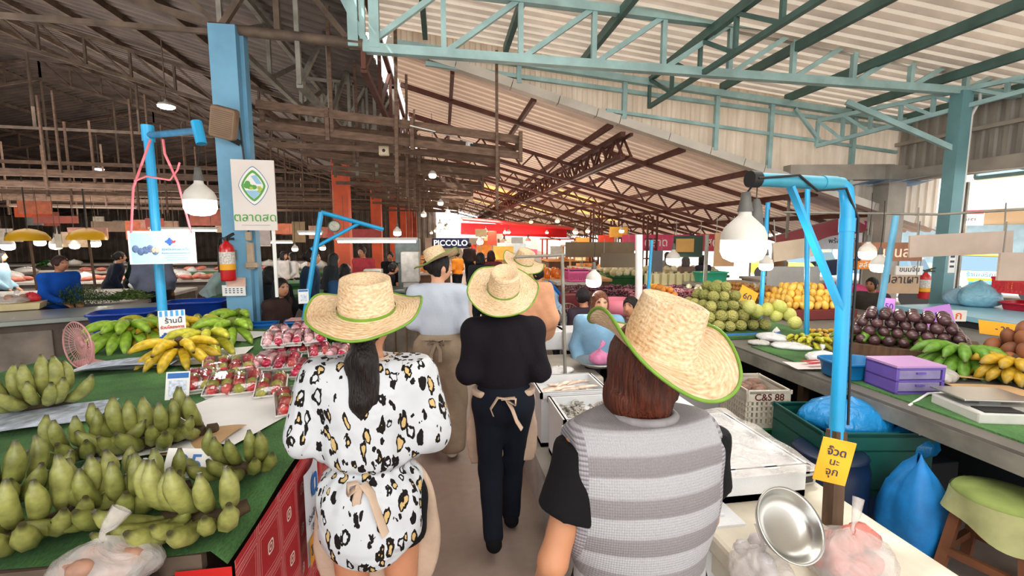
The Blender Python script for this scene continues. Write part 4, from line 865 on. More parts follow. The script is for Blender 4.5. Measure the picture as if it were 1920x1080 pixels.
# ================================================================ left middle: pole, signs, tubs
def pipe(mb, a, b, r=.03): mb.tube([a, b], r, 12)
p0 = at(305, 592, 3.75); p1 = at(277, 242, 3.75); p0.z = .88
t = thing('lamp_pole', 'bright blue leaning pole with arm behind the ripe bananas', 'pole', p0); mb = MB(); q = p1-p0; pipe(mb, (0, 0, 0), q, .035); mb.build('post', M_blue, t)
mb = MB(); mb.tube([q+Vector((0, 0, -.1)), q+Vector((0, 0, .03))], .045, 12); mb.build('collar', M_blue, t)
e = at(372, 245, 3.35)-p0; mb = MB(); pipe(mb, q+Vector((0, 0, -.05)), e, .026); mb.build('arm', mat('dark_blue_wrap', '#2f6f96', .5, 0, (20, .3)), t)
e2a, e2b = at(368, 228, 3.3)-p0, at(378, 270, 3.3)-p0; mb = MB(); mb.tube([e2a, e2b], .036, 12); mb.build('end_pipe', M_blue, t)
M_bulb = mat('lit_bulb', '#ffffff', .4, 0, None, emit=('#fff6ea', 9)); M_bulbw = mat('warm_lit_bulb', '#ffffff', .4, 0, None, emit=('#ffd9a0', 9)); M_sock = mat('grey_socket', '#5e5d59', .6, 0, (20, .2)); M_hous = mat('white_housing', '#d6d2ca', .5, 0, (10, .08))
def bulb(label, loc, r=.08, warm=False, top=None, light=12, group=None, sock=M_sock):
    """dome LED bulb: flat glowing bowl below, tapering housing and socket above; loc is the middle of the glowing bowl"""
    t = thing('light_bulb', label, 'bulb', loc, group=group); mb = MB(); mb.lathe([(.001, -.62*r), (.5*r, -.58*r), (.85*r, -.42*r), (1.0*r, -.1*r), (1.0*r, .45*r)], 24); mb.build('diffuser', M_bulbw if warm else M_bulb, t)
    mb = MB(); mb.lathe([(1.01*r, .45*r), (1.0*r, .7*r), (.85*r, 1.05*r), (.5*r, 1.4*r), (.3*r, 1.6*r), (.27*r, 1.9*r)], 24); mb.build('housing', M_hous, t)
    mb = MB(); mb.lathe([(.001, 2.7*r), (.2*r, 2.68*r), (.24*r, 2.3*r), (.34*r, 1.85*r), (.34*r, 1.78*r)], 16); mb.build('socket', sock, t)
    if top is not None: mb = MB(); mb.tube([Vector((0, 0, 2.6*r)), (Vector(top)-Vector(loc))*.5+Vector((.01, 0, 1.3*r)), Vector(top)-Vector(loc)], .004, 5); mb.build('cord', M_blackr, t)
    if light:
        l = bpy.data.lights.new('bulb_light', 'POINT'); l.energy = light; l.color = (1, .85, .62) if warm else (1, .97, .92); l.shadow_soft_size = r*.6; o = bpy.data.objects.new('bulb_light', l); COL.objects.link(o); o.location = Vector(loc)-Vector((0, 0, r*1.35))
    return t
b_ = at(376, 388, 3.3); bulb('big lit dome bulb hanging from the left blue pole', b_, .105, top=p0+e, light=18)
# hanging blue poster
c = at(306, 464, 3.55); t = thing('hanging_poster', 'light blue poster hung on pink cords from the left blue pole', 'poster', c, rot=(0, 0, .32)); w_, h_ = .425, .255
mb = MB(); mb.box((0, 0, 0), (w_, .006, h_)); mb.build('board', M_white, t); mb = MB(); mb.box((0, -.005, -.003), (w_-.03, .003, h_-.02)); mb.build('print', mat('poster_blue', '#a9d4f0', .5, 0, (4, .12)), t)
mb = MB(); [mb.ball((-.11+.03*k, -.008, -.02+.012*math.sin(k*2)), (.022, .003, .03), 8) for k in range(-2, 3)]; mb.build('print_crowd', mat('print_slate', '#5d74a0', .6, 0, (70, .5)), t); mb = MB(); [mb.ball((-.06+.02*k, -.009, -.02), (.014, .003, .022), 8) for k in range(2)]; mb.build('print_faces', mat('print_peach', '#e9b79c', .6, 0, (50, .3)), t)
def puzzle(par, x, z, s, y=-.008):
    mb = MB()
    mb.box((x, y, z), (s, .003, s)); [mb.ball((x+a*s*.62, y, z+b*s*.62), (s*.26, .003, s*.26), 10) for a, b in ((-1, 0), (0, 1), (0, -1))]; mb.build('puzzle_emblem', mat('emblem_blue', '#1a4fa8', .5, 0, None), par)
    mb = MB(); hx, hz = x+s*.75, z; P_ = [(hx+s*.042*16*math.sin(a)**3*.62, y-.003, hz+s*.042*.62*(13*math.cos(a)-5*math.cos(2*a)-2*math.cos(3*a)-math.cos(4*a))) for a in [i*2*PI/28 for i in range(28)]]; mb.add(P_, [tuple(range(28))]); mb.build('heart_emblem', trd, par)
puzzle(t, .045, .045, .035); text('ถุงเงินคนละครึ่ง', .028, t, (.08, -.008, -.015), FW, td); text('ร้านนี้ร่วมโครงการของรัฐบาล', .016, t, (.08, -.008, -.045), FW, td); mb = MB(); [mb.box((.08, -.008, -.066-.016*k), (.12+.03*(k % 2), .002, .002)) for k in range(3)]; mb.build('print_lines', tb, t)
M_cord = mat('pink_cord', '#d9737d', .6, 0, (20, .15)); mb = MB(); Rz = Matrix.Rotation(-.32, 3, 'Z')
L_ = Rz @ (at(282, 262, 3.6)-c); R_ = Rz @ (at(306, 262, 3.55)-c)
mb.tube([(-.19, 0, .11), (-.15, -.01, .45), L_], .009, 6); mb.tube([(.19, 0, .11), (.13, -.01, .5), (.06, 0, .72), R_], .009, 6); mb.tube([(-.14, -.01, .5), (-.06, -.02, .54), (.08, -.01, .52), (.13, 0, .6), (.15, 0, .66)], .008, 6); mb.build('cord', M_cord, t)
# standing shop card
c = at(322, 600, 3.62); t = card('shop_card', 'white standing card with blue striped top reading in Thai, among ripe bananas', (c.x, c.y, .9), .175, .37, (math.radians(-4), 0, .38), M_white)
mb = MB(); [mb.box((-.07+.035*k, -.004, .345), (.018, .003, .045)) for k in range(5)]; mb.build('awning_stripes', mat('print_sky', '#3d9bd8', .5, 0, None), t)
text('ร้านนี้', .055, t, (.01, -.005, .285), FW, td, bold=.0008); text('ร่วมโครงการ', .031, t, (0, -.005, .235), FW, trd, bold=.001); puzzle(t, -.05, .155, .045, -.005); text('+', .05, t, (.05, -.005, .20), FW, tgr); text('ยิ้มได้', .03, t, (.05, -.005, .17), FW, tgr)
# tubs and chairs behind
def tub(label, c, w, d, h_, m, rz=0, name='plastic_tub'):
    mb = MB(); n = 40
    def ring(sx, sz, z): return [(sx*w/2*math.copysign(abs(math.cos(a))**.4, math.cos(a)), sz*d/2*math.copysign(abs(math.sin(a))**.4, math.sin(a)), z) for a in [2*PI*k/n for k in range(n)]]
    R_ = [ring(.02, .02, .004), ring(.84, .84, 0), ring(.86, .86, .01), ring(.98, .98, h_), ring(1.04, 1.05, h_), ring(1.04, 1.05, h_-.02), ring(1.0, 1.0, h_-.015), ring(.95, .95, h_-.01), ring(.82, .82, .015), ring(.02, .02, .014)]
    vs = [v for r in R_ for v in r]; mb.add(vs, [(i*n+k, i*n+(k+1) % n, (i+1)*n+(k+1) % n, (i+1)*n+k) for i in range(len(R_)-1) for k in range(n)], True)
    return mb.build(name, m, label=label, cat='tub', loc=c, rot=(0, 0, rz))
M_tubb = mat('deep_blue_plastic', '#123fa0', .35, 0, (4, .15)); M_tubl = mat('bright_blue_plastic', '#1c6fc0', .35, 0, (4, .15))
p = onz(238, 620, .9); tub('deep blue plastic tub behind the green bananas', (p.x, p.y, .905), .55, .4, .2, M_tubb, .3)
p = onz(355, 605, .9); tub('deep blue tub behind the standing shop card', (p.x, p.y+.2, .905), .6, .4, .22, M_tubb, .2)
def stackchair(label, loc, rz, m, m2=None):
    t = thing('plastic_chair', label, 'chair', loc, rz); mb = MB(); mb.box((0, 0, .42), (.42, .42, .03), bev=.012); mb.build('seat', m, t)
    mb = MB(); mb.grid(lambda u, v: Vector(((u-.5)*.42*(1-.15*v), -.2-.06*v-.05*(1-(2*u-1)**2), .44+.38*v-.10*(2*u-1)**4*v)), 12, 8); mb.grid(lambda u, v: Vector(((.5-u)*.42*(1-.15*v), -.19-.06*v-.05*(1-(2*u-1)**2), .44+.38*v-.10*(2*u-1)**4*v)), 12, 8); mb.build('backrest', m2 or m, t)
    for sx in (-1, 1):
        for sy in (-1, 1): mb = MB(); mb.tube([(sx*.17, sy*.17, .42), (sx*.22, sy*.22, 0)], [.022, .016], 8); mb.build('leg', m, t)
    return t
p = at(385, 590, 5.3); stackchair('blue plastic chair tucked behind the yellow green bananas', (p.x, p.y, 0), 2.6, M_tubl)
t = thing('raffia_bundle', 'bundle of tan raffia string beside the blue tub', 'string', onz(283, 612, .9)+Vector((0, 0, .01))); mb = MB(); 
for k in range(14): a = jit(1.2); mb.tube([(0, 0, .02), (.05*math.sin(a), jit(.03), .09+.02*math.cos(a)), (.1*math.sin(a), jit(.04), .03+jit(.02))], .005, 4)
mb.build('strands', mat('raffia', '#b39a76', .8, 0, (30, .3)), t)
# ================================================================ near right stall
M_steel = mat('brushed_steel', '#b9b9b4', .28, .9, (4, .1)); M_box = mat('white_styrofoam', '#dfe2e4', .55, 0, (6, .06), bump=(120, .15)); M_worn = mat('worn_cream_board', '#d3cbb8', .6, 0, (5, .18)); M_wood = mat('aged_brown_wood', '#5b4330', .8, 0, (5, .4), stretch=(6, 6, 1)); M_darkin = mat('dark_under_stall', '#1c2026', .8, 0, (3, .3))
mb = MB(); mb.box((1.38, 1.55, .655), (.72, 1.7, .09), bev=.02); t = mb.build('cutting_table', M_worn, label='worn cream cutting table with rounded corner at near right', cat='table')
for x, y in ((1.1, .8), (1.66, .8), (1.1, 2.3), (1.66, 2.3)): mb = MB(); mb.bar((x, y, 0), (x, y, .61), .06); mb.build('leg', M_wood, t)
mb = MB(); mb.box((1.38, 1.55, .56), (.66, 1.6, .1)); mb.build('apron', M_worn, t)
# low dais for the foam boxes
mb = MB(); mb.box((.93, 2.6, .17), (.62, 2.3, .34)); t = mb.build('box_stand', mat('pale_stand', '#a9a59c', .7, 0, (5, .3)), label='low pale stand under the white seafood boxes', cat='stand')
def foambox(label, c, w, d, h_, rz=0, open_=True, lid=False, group=None):
    t = thing('foam_box', label, 'box', c, rz, group); mb = MB(); k = .025
    if open_:
        mb.box((0, 0, .015), (w, d, .03)); [mb.box((sx*(w/2-k/2), 0, h_/2), (k, d, h_)) for sx in (-1, 1)]; [mb.box((0, sy*(d/2-k/2), h_/2), (w-2*k, k, h_)) for sy in (-1, 1)]
        mb.box((0, 0, h_*.78), (w-2*k, d-2*k, .02))
        for sx in (-1, 1): mb.box((sx*w/2, 0, h_-.02), (.02, d+.02, .04))
        for sy in (-1, 1): mb.box((0, sy*d/2, h_-.02), (w+.02, .02, .04))
    else: mb.box((0, 0, h_/2), (w, d, h_), bev=.012)
    mb.build('box_body', M_box, t)
    if lid: mb = MB(); mb.box((0, 0, h_+.018), (w+.02, d+.02, .035), bev=.01); mb.box((0, 0, h_+.04), (w*.8, d*.8, .014), bev=.005); mb.build('box_lid', M_box, t)
    return t
def scat(par, name, m, n, fn):
    mb = MB(); [fn(mb) for _ in range(n)]; return mb.build(name, m, par)
foambox('open white foam box of squid, farthest of the seafood boxes', (.93, 3.27, .345), .5, .42, .4)
mb = MB()
foambox('open white foam box of grey shrimp in the middle of row', (.97, 2.78, .345), .5, .42, .4)
foambox('closed white foam box with bare lid before the shrimp', (.95, 2.28, .345), .52, .46, .36, lid=True)
foambox('closed white foam box beside the vest shopper', (.93, 1.77, .345), .5, .44, .33, lid=True)
M_squid = fruit_mat('squid_skin', '#cfae9a', '#e7d6c6', 20, .3, .4); M_shr = fruit_mat('grey_shrimp', '#8d8881', '#b9b2a8', 30, .3, .5)
mb = MB(); mb.tube([(-.09, 0, 0), (-.05, 0, .006), (.03, 0, .008), (.07, 0, .004)], [.004, .018, .022, .012], 8, flat=.6); mb.tube([(.07, .0, .004), (.12, .008, .0)], [.01, .003], 6); mb.tube([(.07, -.006, .004), (.12, -.014, 0)], [.01, .003], 6)
sq = mb.build('squid', M_squid); mb = MB(); mb.tube([(.03*math.cos(a), .03*math.sin(a), 0) for a in [i*.45 for i in range(8)]], [.003, .008, .009, .009, .008, .006, .005, .003], 6); sh = mb.build('shrimp', M_shr)
def many(proto, n, fn, label, cat, group):
    for k in range(n):
        o = proto if k == 0 else proto.copy()
        if k: COL.objects.link(o)
        l, r = fn(k); o.location = l; o.rotation_euler = r; tag(o, label, cat, group)
many(sq, 16, lambda k: ((.93+jit(.14), 3.27+jit(.12), .675+.012*(k//5)), (jit(.2), jit(.2), jit(.5)+.2+(PI if k % 2 else 0))), 'pale squid lying in the farthest open foam box', 'squid', 'squid in the foam box')
many(sh, 110, lambda k: ((.97+jit(.2), 2.78+jit(.16), .68+.01*(k % 4)), (jit(.7), jit(.7), jit(3))), 'grey shrimp in the heap filling the middle foam box', 'shrimp', 'heap of grey shrimp')
foambox('large foam box wrapped in clear sheet right of the vest shopper', (1.33, 2.0, .702), .5, .62, .15)
mb = MB(); mb.grid(lambda u, v: Vector((1.07+.55*u, 1.62+.72*v, .858+.012*math.sin(u*17+v*5)*math.sin(v*13))), 20, 24); mb.build('plastic_sheet', M_bagc, label='clear plastic sheet over the large foam box', cat='sheet')
foambox('closed white foam box on the stand beyond the scale', (1.42, 2.75, .50), .5, .5, .22, open_=False)
foambox('pair of foam box, upper white block near the grey stool back', (1.45, 3.3, .3), .45, .4, .3, open_=False)
mb = MB(); mb.box((1.45, 3.0, .15), (.62, 1.2, .3)); mb.box((1.42, 2.75, .4), (.4, .4, .2)); mb.build('low_stand', mat('grey_stand', '#8f8d86', .7, 0, (5, .3)), label='low grey stand carrying foam boxes beyond the scale', cat='stand')
# platform scale, dishes, bags
p = onz(1465, 893, .702); t = thing('platform_scale', 'steel topped platform scale on the worn cream table', 'scale', p, .1); mb = MB(); mb.box((0, 0, .03), (.2, .2, .06), bev=.012); mb.build('body', mat('scale_grey', '#a9a7a0', .5, 0, (8, .1)), t); mb = MB(); mb.box((0, .0, .075), (.22, .22, .012), bev=.004); mb.build('weighing_plate', M_steel, t); mb = MB(); mb.box((0, -.101, .032), (.15, .004, .03)); mb.build('display', M_black, t)
p = onz(1405, 822, .78); t = thing('meat_tray', 'tray of pink sliced meat beyond the platform scale', 'tray', (p.x, p.y, .725), .5); mb = MB(); mb.box((0, 0, .008), (.26, .2, .016), bev=.006); mb.build('tray', M_foam, t); mb = MB(); [mb.ball((jit(.1), jit(.07), .025+jit(.006)), (.03, .022, .012), 8) for _ in range(26)]; mb.build('meat_slices', mat('meat_pink_white', '#d98b80', .4, 0, (40, .5)), t)
p = at(1475, 985, 1.50); t = thing('steel_bowl', 'round steel bowl tilted on its side near the yellow sign', 'bowl', p+Vector((-.005, -.0, -.0)), rot=(math.radians(48), math.radians(18), -.2)); mb = MB(); R_ = .112; mb.lathe([(.001, -.03), (.06, -.03), (R_*.8, -.022), (R_*.93, .0), (R_*1.0, .022), (R_*1.04, .025), (R_*1.03, .03), (R_*.95, .024), (R_*.86, .0), (R_*.74, -.014), (.06, -.022), (.001, -.022)], 40); mb.build('bowl_shell', M_steel, t)
p = onz(1590, 1085, .7); bag('tied clear bag of pink goods before the brown post', (p.x, p.y, .702), (.30, .25, .17), M_bagc, .3, fill=(M_meat, 22, .05), seed=11)
p = onz(1425, 1085, .7); bag('clear bag gathered at bottom edge beside the vest shopper', (p.x, p.y, .702), (.26, .2, .11), M_bagc, 1.1, fill=(mat('pale_fill', '#cfc9c9', .5, 0, (20, .3)), 10, .04), seed=21)
p = onz(1618, 1022, .7); bag('small crumpled blue bag behind the tied bag of pink goods', (p.x, p.y, .702), (.10, .09, .05), M_bagb, .3, tie=False, seed=5)
# blue gallows pole
pb = onz(1560, 985, .702); mb = MB(); t = thing('lamp_pole', 'bright blue plastic pipe gallows on the cutting table, nearest at right', 'pole', (pb.x, pb.y, .70))
dpt = (pb-CAM).dot(_f); A_ = at(1592, 345, dpt)-pb; E_ = at(1412, 335, dpt*.94)-pb
mb = MB(); mb.bar((0, 0, 0), A_*.28, .05); mb.build('wooden_foot', M_wood, t, label='brown timber foot')
mb = MB(); mb.tube([A_*.25, A_*.93, A_*.985+(E_-A_)*.03, A_+(E_-A_)*.10], .026, 14); mb.tube([A_*.86, A_*.9], .029, 14); mb.build('post', M_blue, t)
mb = MB(); mb.tube([A_+(E_-A_)*.08, E_], .026, 14); mb.tube([A_+(E_-A_)*.15, A_+(E_-A_)*.3], .029, 14); mb.build('arm', mat('faded_teal_pipe', '#3f9bb5', .45, 0, (6, .3)), t); mb = MB(); mb.tube([E_-(E_-A_)*.05, E_+(E_-A_)*.035], .031, 14); mb.build('end_cap', M_blackr, t)
mb = MB(); mb.bar(A_*.62, A_+(E_-A_)*.62+Vector((0, 0, -.02)), .038, .012); mb.build('brace', M_blue, t)
mb = MB(); K = Vector((.03, -.02, 0)); mb.tube([E_+Vector((0, -.03, .0)), A_+(E_-A_)*.6+Vector((0, -.03, .02)), A_+(E_-A_)*.4+Vector((0, -.03, -.035)), A_+(E_-A_)*.1+Vector((0, -.03, -.02)), A_*.9+K, A_*.7+K, A_*.5+K*.9, A_*.3+K], .005, 6); mb.build('cable', M_blackr, t)
b_ = at(1393, 468, dpt*.97); bulb('big lit dome bulb hanging from the near right gallows', b_, .082, top=pb+E_, light=7)
b2 = at(1417, 402, dpt*.98); t2 = thing('lamp_socket', 'dark empty lamp socket hanging beside the big right bulb', 'socket', b2); mb = MB(); mb.lathe([(.026, -.06), (.03, -.05), (.022, .03), (.01, .06)], 16); mb.tube([(0, 0, .05), (0, 0, .14)], .003, 5); mb.build('socket_shell', M_sock, t2)
c = at(1557, 858, dpt*.95); t = card('yellow_sign', 'yellow card with handwritten Thai tied to the near right gallows', c+Vector((0, -.0, -.10)), .115, .175, (0, math.radians(9), -.35), mat('yellow_card', '#f2ae22', .6, 0, (6, .06)))
text('จ๊วด', .042, t, (0, -.004, .125), FW, td, bold=.0006); text('นะ', .038, t, (0, -.004, .085), FW, td); text('จุก', .042, t, (0, -.004, .045), FW, td)
# thin steel pole in the middle, with a steel tray and shells
p = onz(1063, 700, .72); t = thing('steel_pole', 'thin bare metal pole standing between foam boxes and seated woman', 'pole', (p.x, p.y, .34)); mb = MB(); q = at(1054, 478, (p-CAM).dot(_f)*1.0); mb.tube([(0, 0, 0), (q.x-p.x, q.y-p.y, q.z-.34)], .015, 10); mb.build('tube', M_greyst, t); mb = MB(); mb.tube([(q.x-p.x+.03, q.y-p.y, q.z-.34), (q.x-p.x-.38, q.y-p.y+.1, q.z-.36)], .012, 8); mb.build('crossbar', M_greyst, t)
mb = MB(); mb.box((.99, 3.95, .34), (.68, .8, .68), bev=.02); mb.build('concrete_counter', M_conc, label='low pale concrete counter behind the squid box', cat='counter')
p = onz(1120, 690, .69); t = thing('steel_bowl', 'shallow steel bowl with pink bag on the concrete counter', 'bowl', (p.x, p.y, .715)); mb = MB(); mb.lathe([(.001, 0), (.12, 0), (.19, .05), (.2, .05), (.13, .006), (.001, .006)], 36); mb.build('bowl_shell', M_steel, t)
bag('pink and clear bag lying in the shallow steel bowl', (p.x+.02, p.y, .735), (.2, .18, .12), bag_mat('pink_bag', '#e57fb0', .6), 0, seed=8)
bag('clear bag sagging beside the shrimp box', (1.2, 2.72, .705), (.24, .22, .16), M_bagc, .3, seed=15)
bag('limp white bag on the edge of concrete counter', (.98, 3.72, .683), (.26, .2, .06), M_bagw, .3, tie=False, seed=16)
for i, (px, py, lab) in enumerate(((1090, 655, 'white foam block behind the pole, right of two'), (1035, 655, 'white foam block behind the black top, left of two'))): p = onz(px, py, .69); foambox(lab, (p.x, p.y+.15, .685), .42 if i == 0 else .3, .34, .2, .05, open_=False)
# ================================================================ long right fruit stall
M_tt = mat('grey_stall_top', '#6e6a63', .6, .1, (4, .25))
mb = MB(); mb.box((4.5, 4.07, .75), (3.3, 5.55, .06)); t = mb.build('fruit_stall', M_tt, label='long fruit stall table along the right side', cat='stall')
mb = MB(); mb.box((2.87, 3.8, .71), (.05, 5.0, .10)); mb.build('front_rail', M_greyst, t)
for y in (1.6, 3.3, 5.1): mb = MB(); mb.bar((3.0, y, 0), (3.0, y, .72), .06); mb.build('leg', M_wood, t)
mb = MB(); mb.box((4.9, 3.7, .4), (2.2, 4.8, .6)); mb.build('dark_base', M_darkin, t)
mb = MB(); mb.box((4.3, 2.9, .80), (.06, 2.4, .06)); mb.build('wooden_ledge', mat('pale_plank', '#a58d73', .8, 0, (5, .3), stretch=(8, 1, 8)), t)
mb = MB(); mb.box((3.25, 2.75, .785), (.55, 2.4, .012)); mb.build('turf_strip', M_turf, label='strip of green turf along the front of the fruit stall', cat='turf')
def pile(proto, A, B, depth, r, layers, label, cat, group, name=None, sq=.85, maxn=200, first=True):
    A = Vector(A); B = Vector(B); L = (B-A).length; u = (B-A)/L; w_ = Vector((-u.y, u.x, 0)); k = 0; sp = r*2.06
    for ly in range(layers):
        nu = max(1, int(L/sp)-ly); nw = max(1, int(depth/sp)-ly)
        for i in range(nu):
            for j in range(nw):
                if ly < layers-1 and 1 < j and 0 < i < nu-1: continue
                if k >= maxn: return k
                p = A+u*((i+.5+ly*.5)*sp)+w_*((j+.5+ly*.5)*sp)
                o = proto if (k == 0 and first) else proto.copy()
                if not (k == 0 and first): COL.objects.link(o)
                o.location = (p.x+jit(r*.12), p.y+jit(r*.12), A.z+r*sq+ly*sp*.70+jit(r*.06)); o.rotation_euler = (jit(.6), jit(.6), jit(3)); s = random.uniform(.84, 1.02); o.scale = (s, s, s*random.uniform(.92, 1.05)); tag(o, label, cat, group); k += 1
    return k
def lump(name, r, m, sy=1, sz=1, bumpy=0, tip=False):
    mb = MB(); n = 16; prof_ = []
    vs = []; J_ = 10
    for j in range(J_+1):
        a = PI*j/J_
        for k in range(n):
            b = 2*PI*k/n; q = 1+bumpy*math.sin(b*4+j*2.0)*math.sin(a*5)
            if tip: q *= 1-.18*(1-math.cos(a))*.5
            vs.append((r*q*math.sin(a)*math.cos(b), r*sy*q*math.sin(a)*math.sin(b), r*sz*q*math.cos(a)*-1))
    mb.add(vs, [(i*n+k, i*n+(k+1) % n, (i+1)*n+(k+1) % n, (i+1)*n+k) for i in range(J_) for k in range(n)], True); return mb.build(name, m)
M_cust = fruit_mat('custard_apple_skin', '#7f8440', '#b3ac62', 3, .65, 0, (60, .7)); M_custy = fruit_mat('yellow_green_guava', '#b9bd58', '#d0cf76', 3, .5, .1, (70, .3))
def at78(px, py, z=.785): return onz(px, py, z)
A = at78(1318, 632); B = at78(1500, 628)
mb = MB(); mb.box(((A.x+B.x)/2-.05, (A.y+B.y)/2+.5, .80), (1.5, 1.25, .03)); mb.build('display_board', M_turf, label='green covered board under the custard apples', cat='board')
mb = MB(); mb.box((2.66, 4.75, .42), (.3, 1.3, .84), taper=1.0); mb.build('green_stand', mat('deep_green_cloth', '#1f5a1c', .8, 0, (4, .3)), label='deep green covered stand at the left end of custard apples', cat='stand')
ca = lump('custard_apple', .072, M_cust, .95, .95, .03)
pile(ca, (A.x+.02, A.y, .815), (B.x-.1, A.y+.06, .815), 1.0, .07, 5, 'knobbly green custard apple in the tall pile', 'custard apple', 'pile of custard apples', maxn=140)
gv = lump('guava', .07, M_custy, .95, 1.1, .02); 
for k, (px, py) in enumerate(((1420, 583), (1438, 580), (1455, 592), (1462, 575), (1480, 590), (1405, 575), (1490, 605))):
    o = gv if k == 0 else gv.copy(); 
    if k: COL.objects.link(o)
    o.location = at(px, py, 5.0-.02*k); o.rotation_euler = (jit(.5), jit(.5), jit(3)); tag(o, 'paler yellow green fruit atop the custard apple pile', 'fruit', 'pale fruits on the custard apples')
mb = MB(); mb.box((B.x-.75, A.y-.07, .80), (1.0, .05, .05), bev=.01); mb.build('blue_tray_edge', M_tubl, label='bright blue tray rim before the custard apples', cat='tray')
M_plum2 = fruit_mat('dark_purple_fruit', '#3a2328', '#5d3b3f', 5, .3, .3); M_tam = fruit_mat('russet_fruit', '#6d3a20', '#8f542f', 5, .6, 0); M_or = fruit_mat('orange_fruit', '#d97f2a', '#e59a3c', 8, .45, .1, (90, .2)); M_mango = fruit_mat('yellow_mango', '#dba53a', '#e8be58', 5, .4, .1); M_rus = fruit_mat('brown_longan', '#a9712e', '#c08a45', 6, .6, 0)
pf = lump('passion_fruit', .048, M_plum2, 1, .95)
a0 = onz(1575, 640, .9); a1 = onz(1840, 672, .9); dv = (a1-a0); an = math.atan2(dv.y, dv.x); mc = (a0+a1)/2+Vector((-dv.y, dv.x, 0)).normalized()*.38
mb = MB(); mb.box((mc.x, mc.y, .84), (dv.length+.1, .84, .12), (0, 0, an)); t = mb.build('display_board', M_wood, label='wooden board under the dark purple fruits', cat='board')
pile(pf, (a0.x, a0.y, .9), (a1.x, a1.y, .9), .75, .048, 4, 'dark purple round fruit in the long heap', 'passion fruit', 'heap of dark purple fruits', maxn=170)
sp = lump('sapodilla', .055, M_tam, 1, 1.5); a0 = onz(1800, 672, .88); a1 = onz(1960, 712, .88)
pile(sp, (a0.x, a0.y, .88), (a1.x, a1.y, .88), .8, .056, 4, 'russet brown long fruit in the heap at right edge', 'sapodilla', 'heap of russet fruits', maxn=110)
orr = lump('orange', .045, M_or); p = at78(1315, 610); pile(orr, (p.x-.35, p.y+.55, .9), (p.x+.15, p.y+.5, .9), .8, .046, 4, 'small orange in the heap left of the custard apples', 'orange', 'heap of small oranges', maxn=70)
mg = lump('mango', .05, M_mango, .9, 1.4); p = at78(1520, 610); mb = MB(); mb.box((p.x+.45, p.y+.75, .85), (1.0, .9, .12)); mb.build('display_board', mat('dark_red_board', '#6a1f1c', .6, 0, (4, .2)), label='dark red crate board under the mangoes', cat='board')
pile(mg, (p.x, p.y+.4, .915), (p.x+.85, p.y+.35, .915), .7, .05, 4, 'ripe yellow mango in the stacked rows', 'mango', 'rows of mangoes', maxn=90)
lg = lump('longan', .04, M_rus); p = at78(1460, 590); pile(lg, (p.x-.2, p.y+.5, .9), (p.x+.7, p.y+.5, .9), .7, .042, 4, 'brown round fruit in the heap behind custard apples', 'longan', 'heap of brown fruits', maxn=90)
for px, py, rz, k, n, sc, lab in [(1625, 655, .0, 'deep', 8, 1.5, 'deep green banana hand just right of the blue gallows'), (1725, 668, .0, 'deep', 8, 1.4, 'deep green banana hand second from the blue gallows'), (1800, 692, -.1, 'deep', 9, 1.55, 'largest deep green banana hand above the purple drawers'), (1900, 715, -.2, 'gold', 8, 1.45, 'golden banana hand at right edge behind the digital scale'), (1693, 655, .1, 'gold', 5, .9, 'small golden banana hand between two deep green ones'), (1850, 690, .3, 'yg', 6, 1.0, 'yellow green banana hand behind the largest green one')]:
    hand_drape(lab, onz(px, py, .79), rz+math.atan2(-onz(px, py, .79).x, onz(px, py, .79).y)*.8, k, n, 2, sc, 'banana hands on the right fruit stall')
for px, py, k, sc, lab in [(1500, 640, 'yg', .8, 'small yellow green finger bananas right of the custard apples'), (1525, 648, 'yg', .9, 'yellow green finger bananas nearest the plastic bags'), (1550, 640, 'yellow', .9, 'yellow finger bananas beside the blue gallows post'), (1535, 630, 'yellow', .8, 'yellow finger bananas behind, near the mango rows')]: hand_up(lab, onz(px, py, .79), jit(.4)-.5, k if k != 'yellow' else 'gold', 6, 2, sc, group='finger bananas on the right stall')
p = onz(1600, 712, .79); tub('blue plastic tub at the front of the fruit stall', (p.x+.05, p.y+.08, .792), .38, .28, .13, mat('cyan_blue_plastic', '#1372ad', .4, 0, (4, .2)), -.1)
p = onz(1695, 738, .79); t = thing('drawer_box', 'small purple plastic drawer box on the fruit stall', 'drawers', (p.x+.1, p.y+.1, .792), -.12); M_pur = mat('purple_plastic', '#6b55ad', .4, 0, (6, .15)); mb = MB(); mb.box((0, 0, .175), (.34, .26, .02), bev=.004); mb.box((0, 0, .09), (.34, .26, .012)); mb.box((0, 0, .006), (.34, .26, .012)); [mb.box((sx*.16, 0, .09), (.02, .26, .18)) for sx in (-1, 1)]; mb.box((0, .125, .09), (.34, .01, .18)); mb.build('cabinet', M_pur, t)
for z in (.048, .132): mb = MB(); mb.box((0, -.115, z), (.29, .02, .065), bev=.006); d = mb.build('drawer', mat('clear_drawer', '#8f86b0', .2, 0, (9, .2)), t); mb = MB(); mb.box((0, -.13, z+.012), (.06, .014, .012)); mb.build('handle', M_pur, d)
mb = MB(); mb.box((0, 0, .19), (.345, .265, .014)); mb.build('lid', mat('lilac_top', '#b98fc0', .5, 0, None), t)
bags = [(1455, 640, .3, .08, M_bagw, 'sheaf of white plastic bags before the custard apples'), (1490, 655, .34, .06, M_bagw, 'flat stack of white bags on the stall corner'), (1430, 648, .2, .05, M_bagg, 'limp beige bag at the stall corner'), (1550, 680, .28, .09, M_bagw, 'white bag with red print beside the blue gallows'), (1775, 715, .3, .10, M_bagg, 'crumpled beige bag right of the purple drawers'), (1840, 700, .3, .06, M_bagg, 'cream paper bag under largest green bananas')]
for i, (px, py, s_, h_, m_, lab) in enumerate(bags): p = onz(px, py, .79); bag(lab, (p.x, p.y+.05, .788), (s_, s_*.7, h_), m_, jit(1), tie=i in (0, 3), seed=40+i)
